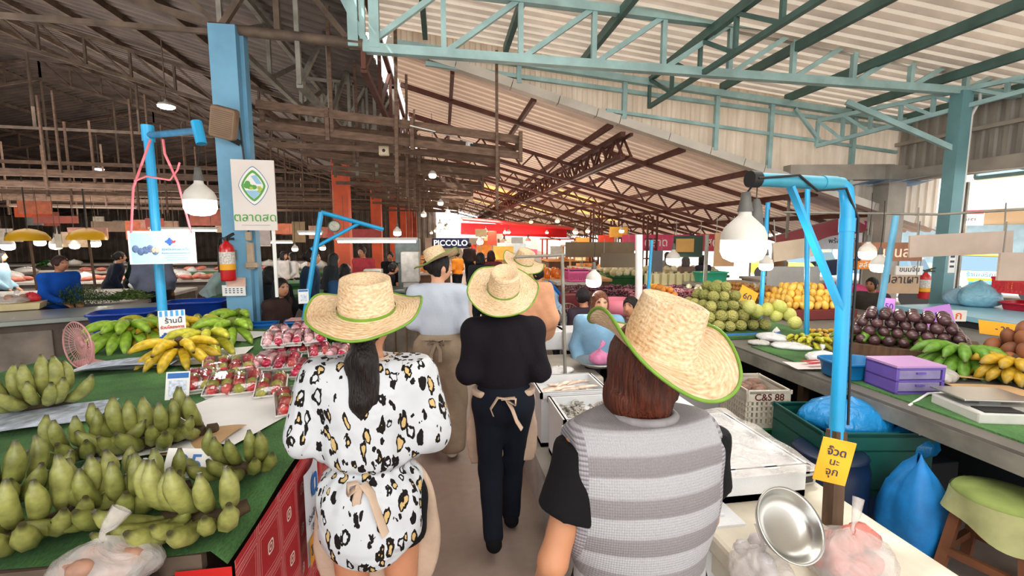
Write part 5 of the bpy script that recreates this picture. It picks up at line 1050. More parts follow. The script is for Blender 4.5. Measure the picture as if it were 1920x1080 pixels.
p = onz(1535, 690, .79); sheet('red_print_bag', 'flat white bag printed in red on the stall front', 'bag', 1520, 688, .36, .2, -.1, mat('red_print', '#e3d8d4', .4, 0, (4, .1)), z=.79); t = thing('red_print_sheet', 'red lettered wrapper lying over white bags', 'wrapper', (p.x, p.y, .835)); mb = MB(); mb.box((0, 0, 0), (.2, .035, .004)); mb.box((-.02, .07, 0), (.14, .025, .004)); mb.build('red_band', trd, t)
for i, (px, py, w_, d_, rz, lab) in enumerate([(1650, 680, .5, .2, -.2, 'tan card under the first green bananas'), (1770, 705, .45, .25, -.2, 'tan card behind the purple drawers'), (1860, 735, .4, .25, -.3, 'tan card beside the digital scale')]): sheet('card_sheet', lab, 'card', px, py, w_, d_, rz, M_kraft if i else mat('cream_card', '#d9c3a2', .8, 0, (5, .1)), z=.79, wav=.02)
p = onz(1860, 790, .79); t = thing('digital_scale', 'digital shop scale with dark display at right edge', 'scale', (p.x+.12, p.y+.1, .785), -.25); mb = MB(); mb.box((0, 0, .035), (.4, .34, .07), bev=.012); mb.build('body', mat('scale_white', '#c9c8c2', .4, 0, (9, .1)), t); mb = MB(); mb.box((-.02, -.12, .073), (.3, .09, .006)); mb.build('display', M_black, t); mb = MB(); mb.box((.08, -.12, .078), (.09, .07, .004)); mb.build('keypad', mat('keypad_grey', '#9d9c96', .5, 0, (60, .4)), t); mb = MB(); mb.box((.0, .06, .105), (.4, .26, .014), bev=.005); mb.box((0, .06, .085), (.12, .12, .04)); mb.build('weighing_plate', M_steel, t)
mb = MB(); q = [onz(1790, 735, .80), onz(1740, 738, .805), onz(1705, 760, .78), onz(1710, 790, .7), onz(1725, 815, .6)]; mb.tube(q, .008, 8); mb.build('white_cable', M_white, label='white cable looping over the stall edge', cat='cable')
# price cards on the right stall
M_mag = mat('lilac_card', '#c98be0', .6, 0, None); M_yel = mat('amber_card', '#eaa81f', .6, 0, None); tpu = mat('print_violet', '#3d2f9a', .5, 0, None)
def pcard(label, px, py, d, w, h_, m, rot, txt, tm, ts=.5):
    c = at(px, py, d); t = card('price_card', label, c-Vector((0, 0, h_/2)), w, h_, rot, m); mb = MB(); mb.bar((0, .006, h_*.4), (0, .02, -.3), .008); mb.build('stick', M_wood, t)
    n = txt.split('\n'); [text(s_, h_*ts/(len(n)**.7), t, (0, -.004, h_*(.5+.5*(len(n)-1)/2*.7-i*.38)), FW, tm, bold=.0006) for i, s_ in enumerate(n)]; return t
pcard('lilac price card reading 25 over the dark purple fruits', 1768, 592, 4.6, .24, .20, M_mag, (math.radians(-10), math.radians(-14), -.35), '-25', tpu); pcard('lilac price card beside the face behind dark fruits', 1664, 575, 5.0, .16, .19, M_mag, (-.15, .1, -.2), '-50', tpu); pcard('amber price card over the russet fruits', 1888, 618, 3.9, .36, .13, M_yel, (-.5, .1, -.5), '- 25 -', td)
pcard('amber price card standing on the custard apples', 1395, 555, 5.3, .22, .22, M_yel, (-.3, .5, -.2), '60', td); pcard('yellow price card over the dark grapes', 1226, 540, 7.5, .12, .14, mat('lemon_card', '#f0c92c', .6, 0, None), (0, 0, -.1), '80', td); pcard('small lilac card over the brown fruits', 1507, 563, 6.2, .2, .16, M_mag, (0, -.5, -.2), '40', tpu); pcard('orange red card near the mangoes', 1570, 568, 6.0, .2, .22, mat('vermilion_card', '#ef5a28', .6, 0, None), (-.2, .4, -.2), '35', td)
# crates under the stall
def crate(label, c, w, d, h_, m, rz=0, txt=None, holes=True, group=None, fill=None):
    t = thing('plastic_crate', label, 'crate', c, rz, group); mb = MB(); k = .015
    mb.box((0, 0, .01), (w, d, .02))
    for side in range(4):
        L = w if side % 2 == 0 else d; off = (d if side % 2 == 0 else w)/2; R_ = Matrix.Rotation(side*PI/2, 3, 'Z')
        bx = lambda cx, cz, sx, sz: mb.box(R_ @ Vector((cx, -off, cz)), (sx, k, sz), R_)
        bx(0, h_*.86, L, h_*.28); bx(0, h_*.06, L, h_*.12)
        if holes:
            n = max(5, int(L/.035)); [bx(-L/2+L*(i+.5)/n, h_*.42, L/n*.55, h_*.66) for i in range(n)]; [bx(0, h_*z, L, .012) for z in (.28, .45, .60)]
        else: bx(0, h_*.42, L, h_*.66)
        bx(0, h_*.985, L+.03, .03)
    mb.build('crate_body', m, t)
    if txt: text(txt, h_*.26, t, (0, -d/2-.0095, h_*.84), FW, mat('crate_lettering', '#5a1f1a', .6, 0, None), bold=.001)
    if fill: mb = MB(); [mb.ball((jit(w*.36), jit(d*.36), h_*.8+jit(.03)), (.05, .045, .04), 8) for _ in range(26)]; mb.build('contents', fill, t)
    return t
M_crw = mat('off_white_plastic', '#cfc8b8', .5, 0, (5, .15)); M_crg = mat('green_plastic', '#0f6a38', .4, 0, (5, .2)); M_crt = mat('teal_plastic', '#0e5148', .45, 0, (5, .2)); M_crb = mat('navy_blue_plastic', '#123e72', .45, 0, (5, .2))
M_garl = mat('garlic_brown', '#8a6a5c', .7, 0, (30, .4))
crate('off white slotted crate lettered C&S 88 in red', (2.56, 3.34, .34), .34, .44, .30, M_crw, -.12, 'C&S 88', fill=M_garl); crate('green crate under the lettered off white crate', (2.6, 3.32, .02), .42, .46, .31, M_crg, -.1, holes=False)
crate('off white slotted crate topmost of the pair behind the straw brim', (2.33, 3.98, .31), .36, .4, .27, M_crw, -.12, 'เฉลา', fill=M_garl); crate('off white slotted crate below, lettered in Thai, behind grey chair', (2.33, 3.96, .02), .36, .4, .28, M_crw, -.12, 'คุ้มแก้ว')
crate('large dark green crate heaped with blue plastic bags', (2.78, 2.66, .18), .7, .55, .42, M_crt, -.15, holes=False); crate('navy crate beneath the large dark green crate', (2.62, 2.72, .0), .58, .48, .17, M_crb, -.1, holes=False)
bag('heap of blue plastic bags on the large dark green crate', (2.78, 2.66, .52), (.62, .46, .22), M_bagb, 0, tie=False, seed=31); bag('blue sack standing by the green covered stool', (2.72, 2.12, .0), (.34, .34, .56), mat('blue_sack', '#1179c2', .6, 0, (9, .3), bump=(9, .8)), 0, tie=False, seed=32, name='blue_sack', cat='sack'); bag('blue plastic bag hanging over the dark crate by the stool', (3.05, 2.45, .42), (.34, .26, .2), M_bagb, 0, tie=False, seed=33)
for i, (x, y, lab) in enumerate(((2.45, 2.45, 'dark navy barrel behind the blue sack'), (3.4, 2.9, 'dark navy barrel under the fruit stall'))):
    mb = MB(); mb.lathe([(.001, 0), (.2, 0), (.22, .1), (.22, .4), (.2, .47), (.21, .48), (.19, .49), (.001, .48)], 24); mb.build('plastic_barrel', mat('dark_navy_plastic', '#0c1f3c', .4, 0, (5, .2)), label=lab, cat='barrel', loc=(x, y, 0))
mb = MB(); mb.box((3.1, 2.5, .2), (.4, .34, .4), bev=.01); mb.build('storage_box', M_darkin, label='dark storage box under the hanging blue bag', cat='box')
# stool with green cloth
p = onz(1850, 1075, .1); t = thing('wooden_stool', 'wooden stool with green cloth tied over its seat at lower right', 'stool', (2.88, 1.82, 0), .3); M_cl = mat('olive_green_cloth', '#7d8c48', .85, 0, (8, .25), bump=(30, .3))
for sx in (-1, 1):
    for sy in (-1, 1): mb = MB(); mb.bar((sx*.17, sy*.17, 0), (sx*.12, sy*.12, .46), .045); mb.build('leg', mat('red_brown_wood', '#7a4a2c', .6, 0, (5, .4)), t)
for a, b in (((-.16, -.16), (.16, -.16)), ((.16, -.16), (.16, .16)), ((.16, .16), (-.16, .16)), ((-.16, .16), (-.16, -.16))): mb = MB(); mb.bar((*a, .16), (*b, .16), .03, .04); mb.build('stretcher', _M['red_brown_wood'], t)
mb = MB(); mb.lathe([(.001, .53), (.12, .528), (.19, .515), (.205, .49), (.20, .46), (.15, .455), (.001, .455)], 30); mb.build('seat', M_cl, t)
mb = MB(); n = 48; mb.grid(lambda u, v: Vector(((.206+.03*v+.014*v*math.sin(u*2*PI*6))*math.cos(u*2*PI), (.206+.03*v+.014*v*math.sin(u*2*PI*6))*math.sin(u*2*PI), .50-v*(.15+.05*math.sin(u*2*PI*2)))), n, 6); mb.build('cloth_skirt', mat('pale_green_cloth', '#9fa16f', .85, 0, (8, .25)), t)
stackchair('grey plastic chair behind the vest shopper', (1.72, 3.05, 0), 2.0, mat('grey_plastic', '#8f8d8c', .5, 0, (5, .1)))
# ================================================================ vendors and shoppers further back
def vend(label, px, ptop, d, sit, rz, col, hair=('bob', '#16110f'), lean=0, head=(0, 0, 0), skin='#bd8563', pants='#20242c', h=.02, extra=(), kind='shirt', group=None, arms=None, girth=1.05, sl='long'):
    p = at(px, ptop, d); s = 1.0 if sit else max(.9, min(1.12, p.z/1.615)); top = 1.215 if sit else 1.615*s
    z = max(0, p.z-top) if sit else 0
    w = [dict(k=kind, m=cloth('c'+col, col), i=.03, hem=.84, sl=sl, sr=(.065, .05) if sl == 'long' else (.075, .08)), dict(k='trousers', m=cloth('c'+pants, pants), i=.025, w=(.105, .075, .06))]+list(extra)
    return person('person', label, (p.x, p.y, z), rz, 1.6*s, sit, lean, head, skin, h, hair, w, arms, group=group, girth=girth)
TW = dict(elL=(-.2, .06, 1.07), wrL=(-.1, .27, 1.02), elR=(.2, .06, 1.07), wrR=(.1, .27, 1.02))
vend('seated woman in brown piped jacket and black head cover facing the aisle', 502, 519, 5.3, True, -1.75, '#3a2a26', ('long', '#121012'), .25, (-.5, 0, 0), '#b98463', h=.012, arms=TW)
vend('person in black jacket bent over a counter, back turned, by blue column', 512, 497, 5.7, True, .6, '#16191c', ('bob', '#131110'), .3)
vend('woman in navy jacket with bright blue scarf behind the blue pole', 574, 468, 6.3, True, -1.2, '#22384e', ('bun', '#17120f'), .1, (-.2, 0, 0), '#d09a7a', h=.015, extra=[dict(k='custom', n='scarf', m=cloth('c#1c86d8', '#1c86d8'), p=lambda J, U, hp: [el(U((0, .03, 1.36)), (.075, .075, .05))], kk=.02)])
vend('person in slate blue jacket seated with back to the aisle', 648, 494, 6.4, True, .3, '#2e4f74', ('bob', '#141110'), .2)
vend('woman in red dress and white cap at a middle stall', 682, 462, 9.5, False, 2.8, '#b8414a', ('bun', '#2a1c16'), .1)
vend('stooping man in dark top with pink piping', 706, 484, 8.2, False, -1.6, '#1d1a28', ('short', '#141110'), .6)
vend('man in black with glasses behind a stove stall', 733, 472, 10.5, False, 3.0, '#191b1d', ('short', '#151110'), .1)
vend('woman in royal blue blouse sorting greens behind steel counter', 97, 477, 6.4, False, -2.0, '#1650b0', ('bun', '#3a211c'), .25, (.15, 0, 0), '#b67c5c', h=.015, arms=TW)
vend('woman in dark navy jacket turned away at a left counter', 202, 470, 9.0, False, -.9, '#141c2c', ('bun', '#17110f'), .3)
vend('woman in dark green coat and teal cap at a left counter', 243, 466, 9.5, False, -1.3, '#152a20', ('short', '#1c4a4a'), .2)
vend('vendor in grey blue top with black straps behind the hanging poster', 282, 455, 7.4, False, .4, '#6d7486', ('bob', '#1a1513'), 0)
vend('bending person in pale striped top left of the blue column', 385, 475, 7.35, False, -1.3, '#93a7a5', ('bun', '#6a4a1c'), .55, pants='#4a2c22')
vend('woman in white blouse at a far counter, left of two', 530, 472, 11.5, False, -1.8, '#d9d7d2', ('bob', '#15110f')); vend('woman in white blouse at a far counter, right of two', 549, 474, 11.8, False, 1.8, '#d4d4d0', ('long', '#15110f'))
vend('person in pale shirt at the far left edge', -5, 470, 8.6, False, -1.2, '#8fb0c4', ('bob', '#1b1513'))
vend('seated person in dark hood at a middle left stall', 612, 474, 8.2, True, -1.0, '#23282c', ('long', '#191b1c'), .2)
vend('seated woman in light blue blouse looking at the shoppers', 1124, 546, 4.4, True, 2.95, '#7fa9c6', ('bob', '#7a4630'), .02, (.1, 0, 0), '#d8a384', h=.012)
vend('dark haired child half hidden by the nearest straw hat', 1184, 586, 4.9, True, 2.3, '#5a4a46', ('short', '#1a1210'), 0)
vend('person in dark purple jacket seated behind the light blue woman', 1100, 540, 5.4, True, .3, '#3b2f3a', ('short', '#2a2226'), .1)
vend('vendor in pale blue shirt with blue apron straps leaning to the left', 1048, 488, 6.2, False, 1.2, '#93b4d6', ('short', '#1b1614'), .6, extra=[dict(k='custom', n='apron_strap', m=cloth('c#1c66b4', '#1c66b4'), p=lambda J, U, hp: [rc(U((-.1, -.14, 1.3)), U((.1, -.15, .95)), .03), rc(U((.1, -.15, .95)), U((.12, -.14, .8)), .03)], kk=.02)])
vend('person in orange top at a far bright stall', 857, 480, 13, False, .8, '#e58a2c', ('bun', '#2a1c16')); vend('dark haired shopper ahead in the aisle, left of two', 901, 474, 8.5, False, .1, '#2a2a30', ('bob', '#151210')); vend('red haired shopper ahead in the aisle, right of two', 921, 470, 9.5, False, .1, '#6a3038', ('bob', '#3a1c18'))
vend('person in taupe shirt with back turned at a right middle stall', 1287, 490, 9.4, False, .3, '#7d6a60', ('bob', '#5a5350')); vend('person in dark violet top right of the taupe one', 1318, 492, 10, False, .3, '#3c3648', ('bob', '#1d1a1a'))
vend('vendor whose face peers over the dark purple fruits', 1634, 558, 7.2, True, 1.9, '#4a4440', ('bun', '#1d1613'), 0, (.0, 0, 0), '#a97352', h=.014)
vend('woman in grey seen behind the big right bulb', 1252, 494, 12.2, False, .5, '#8b8a88', ('bob', '#2a2422')); vend('shopper in dark clothes far down the aisle', 880, 455, 18, False, 0, '#3a3236', ('short', '#1a1513')); vend('shopper in white far down the aisle', 940, 458, 20, False, 0, '#d9d3c8', ('bob', '#1a1513'))
vend('man in brown coat by the street behind the pale placard', 1460, 488, 11.8, False, 2.6, '#8f6a4a', ('short', '#1a1513'))
# ================================================================ left hall stalls
M_top = mat('pale_stall_cloth', '#b9b2a8', .6, 0, (5, .2)); M_sfr = mat('grey_brown_front', '#5d5048', .8, 0, (4, .4)); M_stop = mat('dull_steel_top', '#8a928c', .3, .7, (3, .2)); M_grc = mat('green_stall_cloth', '#2f6a35', .8, 0, (5, .3)); M_navyc = mat('navy_stall_cloth', '#14235a', .7, 0, (5, .2))
def counter(label, A, B, depth, z, top, front, panels=3, cat='counter', name='market_counter'):
    """counter whose front edge runs from A to B; the body lies on the far side"""
    A = Vector((A[0], A[1], 0)); B = Vector((B[0], B[1], 0)); L = (B-A).length; a = math.atan2(B.y-A.y, B.x-A.x)
    t = thing(name, label, cat, A, a); mb = MB(); mb.box((L/2, depth/2, z-.03), (L, depth, .06), bev=.008); mb.build('worktop', top, t)
    mb = MB(); mb.box((L/2, depth/2+.03, (z-.06)/2), (L-.08, depth-.1, z-.06)); mb.build('cabinet', front, t)
    for k in range(panels): w_ = (L-.1)/panels; mb = MB(); mb.box((.05+w_*(k+.5), .075, (z-.14)/2+.03), (w_*.86, .03, z-.2), bev=.01); mb.build('panel', mat('stained_panel', '#8b8074', .75, 0, (3, .5)), t)
    return t
counter('long steel topped counter with stained panels behind the left stall', (-5.6, 5.35), (-2.75, 6.75), .95, .92, M_stop, M_sfr, 5)
cs = [('white topped counter in second row of left hall', (-9.5, 8.2), (-4.6, 8.6), .9, .9, M_top, M_sfr), ('cloth topped counter left of the hanging poster', (-6.6, 7.62), (-4.7, 7.62), .5, .86, M_top, M_sfr), ('long pale counter in third row of left hall', (-13, 10.8), (-5, 11.2), .9, .9, M_top, M_sfr), ('green draped counter beyond the blue column', (-3.6, 7.6), (-2.0, 7.9), .8, .92, M_grc, M_grc),
      ('navy draped counter behind the seated vendors', (-1.9, 7.0), (-.6, 7.0), .8, .86, M_stop, M_navyc), ('white tray counter in front of the seated vendors', (-1.25, 5.55), (-.75, 6.6), .5, .8, M_top, M_sfr), ('green draped counter in the middle left aisle', (-4.2, 9.6), (-2.4, 9.8), .8, .92, M_grc, M_grc), ('grey counter with boxes at the middle left', (-1.9, 8.6), (-.7, 8.6), .7, .88, M_stop, mat('teal_cabinet', '#2f5f73', .6, 0, (4, .3))),
      ('pale counter in fourth row of left hall', (-16, 14), (-5, 14.4), .9, .9, M_top, M_sfr), ('pale counter in fifth row of left hall', (-18, 18), (-5, 18.4), .9, .9, M_top, M_sfr), ('dim counter along the far row', (-8, 13), (-3, 13), .9, .9, M_grc, M_sfr), ('brown topped chest beside the white sweater', (-.95, 6.9), (-.35, 6.9), .7, .8, mat('tan_chest_top', '#a08468', .7, 0, (5, .3)), mat('tan_chest', '#8a6a50', .7, 0, (5, .3)))]
for c_ in cs: counter(*c_[:6], c_[6], 3)
# goods on the counters
def goods(label, group, pts, m, size, name='plastic_bag', tie=False):
    base_ = None
    for k, (px, py, z) in enumerate(pts):
        p = onz(px, py, z)
        if base_ is None: base_ = bag(label, p, size, m, 0, tie, group, seed=60+k, name=name)
        else: dup(base_, p, jit(3), scale=(random.uniform(.7, 1.2), random.uniform(.7, 1.2), random.uniform(.7, 1.3)))
goods('white bag of goods on the steel counter or the rows behind it', 'white bags in the left hall', [(105, 566, .92), (85, 570, .92), (160, 525, .9), (330, 515, .86), (360, 512, .86), (345, 520, .86), (300, 516, .86), (375, 518, .86), (260, 540, .92), (285, 545, .92)], M_bagw, (.34, .28, .14))
goods('pale bundle on a far left hall counter', 'pale bundles far in the left hall', [(20, 527, .9), (50, 512, .9), (140, 498, .9), (110, 500, .9), (225, 494, .9), (505, 500, .92), (525, 498, .92), (545, 497, .92), (560, 505, .92), (600, 505, .9), (578, 506, .92)], M_bagg, (.5, .4, .22))
p = onz(30, 580, .92); t = thing('foam_tray', 'cream foam tray of bagged brown food on the steel counter', 'tray', (p.x, p.y, .925), .45); mb = MB(); mb.box((0, 0, .04), (.5, .34, .08), taper=1.06); mb.build('tray_body', mat('cream_foam', '#e0cf9e', .6, 0, (6, .1)), t)
p = Vector((p.x, p.y, 1.008)); bag('clear bag of brown food in the cream tray', p, (.3, .24, .1), M_bagc, 0, fill=(M_nuts, 20, .04), seed=90); bag('small red bag in the cream foam tray', (p.x+.1, p.y+.12, 1.008), (.18, .16, .12), mat('red_bag', '#d02f3a', .4, 0, (12, .3), bump=(14, .8)), 0, tie=False, seed=91)
M_dill = mat('feathery_green', '#3f5f1c', .8, 0, (20, .5)); M_leaf = mat('dark_leaf_green', '#2c5a24', .6, 0, (12, .4))
def herbs(label, px, py, z, w_, d_, h_, m, n=900, blade=.012, name='herb_heap'):
    p = onz(px, py, z); mb = MB(); rnd = random.Random(px)
    for _ in range(n):
        a = rnd.random()*6.28; q = rnd.random()**.6; x, y = q*math.cos(a)*w_/2, q*math.sin(a)*d_/2; zz = h_*(1-q*q)*rnd.random(); b = rnd.random()*6.28; e = .4+rnd.random()*.8; L = .05+.07*rnd.random(); dx, dy, dz = math.cos(b)*math.cos(e)*L, math.sin(b)*math.cos(e)*L, math.sin(e)*L*.6; s = blade; px_, py_ = -math.sin(b)*s, math.cos(b)*s
        mb.add([(x-px_*.3, y-py_*.3, zz), (x+px_, y+py_, zz+dz*.5), (x+dx, y+dy, zz+dz), (x-px_, y-py_, zz+dz*.5)], [(0, 1, 2, 3)])
    return mb.build(name, m, label=label, cat='herbs', loc=p, kind='stuff')
herbs('feathery heap of green herbs on the steel counter', 155, 568, .92, .9, .5, .26, M_dill, 1600, .006); herbs('pale green vegetables under film on the counter', 245, 560, .92, .6, .4, .12, mat('pale_leaf', '#6f8a4a', .7, 0, (12, .4)), 500, .02); herbs('dark leafy greens beside the pink apple trays', 625, 640, .9, .5, .5, .14, M_leaf, 700, .03); herbs('leafy greens at far left counter', 90, 500, .9, .6, .4, .2, M_leaf, 300, .04)
# silver parcels on the white tray counter
sp_ = lump('foil_parcel', .035, mat('foil_wrap', '#c9c4c2', .35, .5, (30, .3)), .8, .7, .12); many(sp_, 40, lambda k: ((-1.1+.07*(k % 6)-.22*(k//6)*.12, 5.75+.13*(k//6)+jit(.02), .825+jit(.005)), (jit(.5), jit(.5), jit(3))), 'small silver parcel on the white tray counter', 'parcel', 'silver parcels by the seated vendors')
tub('bright blue tub at the turf corner beside the brown jacket', (-1.5, 5.12, .745), .36, .26, .22, M_tubl, .2); t = crate('blue basket beside the brown jacket woman', (-1.95, 5.14, .745), .3, .24, .18, M_tubl, .1); mb = MB(); mb.box((-1.75, 5.12, .37), (1.0, .28, .74)); mb.build('plank_bench', M_wood, label='plank bench holding blue tubs at the turf end', cat='bench')
mb = MB(); mb.quad((-1.66, 5.02, .968), (-1.38, 5.02, .968), (-1.38, 5.24, .97), (-1.66, 5.24, .97)); mb.build('paper_sheet', mat('pink_paper', '#e0a8a8', .6, 0, (9, .2)), label='pink paper lying over the bright blue tub', cat='paper')
p = at(510, 610, 5.4); stackchair('red backed blue chair under the brown jacket woman', (p.x-.02, p.y+.12, 0), -2.2+PI*0, M_tubl, mat('red_plastic', '#b8141c', .4, 0, None))
# blue frame pole beside the seated women
p = at(568, 592, 4.9); t = thing('lamp_pole', 'bright blue pole with braced arm and payment card beside brown jacket', 'pole', p-Vector((0, 0, .1))); q = at(602, 398, 4.9)-p; e = at(718, 430, 5.3)-p; Zo = Vector((0, 0, .1)); mb = MB(); mb.tube([-Vector((0, 0, .0)), q+Zo], .028, 10); mb.build('post', M_blue, t); mb = MB(); mb.tube([q+Zo, e+Zo], .024, 10); mb.build('arm', M_blue, t); mb = MB(); mb.tube([at(583, 468, 4.9)-p+Zo, at(675, 418, 5.15)-p+Zo], .02, 10); mb.build('brace', M_blue, t)
c = at(569, 555, 4.75); t = card('payment_card', 'white payment card with blue head tied to the blue pole', c-Vector((0, 0, .08)), .1, .15, (0, 0, .3), M_white); mb = MB(); mb.box((0, -.003, .135), (.09, .003, .018)); mb.build('blue_head', tb, t); mb = MB(); mb.box((0, -.003, .062), (.06, .003, .07)); mb.build('print_panel', _M['print_pale'], t)
# column furniture: extinguisher, board, speaker, calendar
yc = Y0-.17-.01
def extinguisher(label, c, rz, s=1.0):
    t = thing('fire_extinguisher', label, 'extinguisher', c, rz, scale=s); mb = MB(); mb.lathe([(.001, 0), (.075, 0), (.08, .02), (.08, .36), (.07, .41), (.03, .45), (.025, .47), (.001, .47)], 24); mb.build('cylinder', mat('fire_red', '#c0141a', .3, 0, (5, .1), coat=.3), t)
    mb = MB(); mb.lathe([(.0815, .20), (.0815, .34)], 24); mb.build('label_band', mat('white_label', '#d9d3cc', .5, 0, (60, .5)), t); mb = MB(); mb.lathe([(.082, .13), (.082, .2)], 24); mb.build('yellow_band', _M['amber_card'], t)
    mb = MB(); mb.box((0, 0, .49), (.05, .04, .04)); mb.bar((0, 0, .5), (.12, -.02, .55), .02, .03); mb.bar((0, 0, .49), (.12, -.02, .49), .015, .03); mb.build('valve_lever', M_black, t); mb = MB(); mb.tube([(-.02, 0, .5), (-.08, 0, .5), (-.11, .0, .4), (-.1, -.02, .2), (-.09, -.03, .1)], .011, 8); mb.build('hose', M_blackr, t); mb = MB(); mb.box((0, .09, .3), (.08, .03, .12)); mb.build('mount_bracket', M_greyst, t); return t
c = ony(428, 523, 5.3); extinguisher('red fire extinguisher with yellow band on the blue column', (c.x, yc-.11, c.z-.02), -.3, .92)
c = ony(475, 366, 5.25); t = thing('sign_board', 'white market board with green blue diamond emblem on the blue column', 'sign', (c.x, 5.28, c.z), rot=(0, 0, .05)); W_, H_ = .42, .74; mb = MB(); mb.box((0, 0, 0), (W_, .02, H_)); mb.build('board', mat('board_white', '#dcd3cc', .6, 0, (5, .05)), t)
def dia(s, y, m, nm, zc=.1, sx=.72, inset=0):
    mb = MB(); n = 40; vs = []
    for k in range(n):
        a = 2*PI*k/n; r = s/((abs(math.cos(a))**1.35+abs(math.sin(a))**1.35)**(1/1.35)); vs.append((r*math.cos(a)*sx, y, zc+r*math.sin(a)))
    mb.add(vs, [tuple(range(n))[::-1] if False else tuple(range(n))]); mb.build(nm, m, t)
eb = mat('emblem_dark_blue', '#3d74a8', .5, 0, None); eg = mat('emblem_green', '#4f9a3a', .5, 0, None); ew = mat('emblem_white', '#e6e4de', .5, 0, None); ey = mat('emblem_lime', '#a8bb45', .5, 0, None); el_ = mat('emblem_sky', '#8fb9d6', .5, 0, None)
dia(.205, -.012, eb, 'emblem_outline'); dia(.196, -.0135, ew, 'emblem_field'); dia(.165, -.015, eg, 'emblem_frame'); dia(.135, -.0165, ew, 'emblem_field')
mb = MB(); mb.add([(-.08, -.018, .05), (0, -.018, -.045), (.08, -.018, .05)], [(0, 1, 2)]); mb.add([(-.02, -.018, .2), (.03, -.018, .215), (.085, -.018, .12), (.03, -.018, .12)], [(0, 1, 2, 3)]); mb.build('emblem_water', el_, t)
mb = MB(); [mb.ball((x, -.018, z), (r, .002, r), 12) for x, z, r in ((-.065, .10, .03), (-.055, .125, .026), (-.035, .09, .028))]; mb.ball((.005, -.019, .085), (.03, .002, .024), 12); mb.build('emblem_tree', eg, t); mb = MB(); [mb.ball((.05+.012*(k % 3), -.02, .085-.014*(k//2)), (.011, .002, .011), 10) for k in range(8)]; mb.ball((-.02, -.02, .075), (.02, .002, .016), 10); mb.build('emblem_fruit', ey, t)
text('ตลาดสด', .125, t, (0, -.013, -.235), FW, eg, bold=.001); mb = MB(); mb.box((0, -.0115, -.315), (.28, .002, .004)); mb.build('fine_print', M_greyst, t)
mb = MB(); mb.bar((.16, .02, -.37), (.16, .02, -1.1), .03); mb.build('sign_pole', M_white, t)
c = ony(410, 225, 5.2); t = thing('loudspeaker', 'tan square loudspeaker high on the blue column', 'speaker', (c.x, 5.32, c.z), rot=(.25, .22, .1)); mb = MB(); mb.box((0, 0, 0), (.24, .16, .32), bev=.03); mb.build('cabinet', mat('tan_speaker', '#8a7059', .7, 0, (9, .2)), t); mb = MB(); [mb.box((0, -.083, -.12+.02*k), (.19, .004, .008)) for k in range(13)]; mb.build('grille', mat('brown_grille', '#6b5442', .7, 0, None), t); mb = MB(); mb.bar((.05, .02, -.14), (.12, .1, -.18), .06); mb.build('bracket', M_black, t)
c = ony(430, 546, 5.35); t = thing('wall_calendar', 'white calendar sheet on the blue column under the extinguisher', 'calendar', (c.x+.02, 5.415, c.z)); mb = MB(); mb.box((0, 0, 0), (.24, .006, .12)); mb.build('sheet', M_white, t); mb = MB(); [mb.box((-.08+.04*(k % 5), -.004, .02-.022*(k//5)), (.02, .002, .01)) for k in range(15)]; mb.build('print_cells', td, t)
c = ony(434, 530, 5.35); mb = MB(); mb.box((0, 0, 0), (.2, .006, .10)); mb.build('paper_note', mat('peach_note', '#e0b8a8', .6, 0, (9, .2)), label='pinkish note above the calendar on the blue column', cat='note', loc=(c.x+.02, 5.412, c.z))
c = ony(470, 480, 5.5); t = thing('switch_box', 'beige electrical switch box right of the extinguisher', 'switch box', (c.x, 5.5, c.z)); mb = MB(); mb.box((0, 0, 0), (.07, .05, .3), bev=.008); mb.box((.02, -.03, -.1), (.13, .05, .06), bev=.008); mb.box((0, -.02, .22), (.06, .04, .1), bev=.006); mb.build('boxes', mat('beige_box', '#b9a48a', .6, 0, (9, .2)), t); mb = MB(); mb.tube([(0, -.02, .25), (.01, -.02, .9), (-.02, -.02, 1.5)], .01, 6); mb.build('conduit', M_black, t)
# dial scale hanging by the orange column
c = at(627, 424, 9.5); t = thing('dial_scale', 'round white dial scale hung before the nearest orange column', 'scale', c, .25); RX9 = Euler((PI/2, 0, 0)).to_matrix(); mb = MB(); mb.lathe([(.001, .0), (.12, .0), (.125, -.03), (.12, -.06), (.001, -.06)], 28, rot=RX9); mb.build('case', mat('green_enamel', '#4a7a6a', .4, .2, None), t); mb = MB(); mb.lathe([(.001, .004), (.105, .004), (.105, .0)], 28, rot=RX9); mb.build('dial_face', mat('dial_white', '#e9ead9', .4, 0, None), t); mb = MB(); mb.bar((.02, -.008, -.02), (-.06, -.008, .035), .006, .004); [mb.box((.09*math.cos(a), -.007, .09*math.sin(a)), (.008, .002, .008)) for a in [k*PI/6 for k in range(12)]]; mb.build('needle', M_black, t); mb = MB(); mb.bar((0, .03, .12), (0, .03, .9), .012); mb.build('hanging_hook', M_greyst, t); mb = MB(); mb.bar((0, .03, -.12), (0, .03, -.25), .02); mb.build('weighing_hook', M_greyst, t)
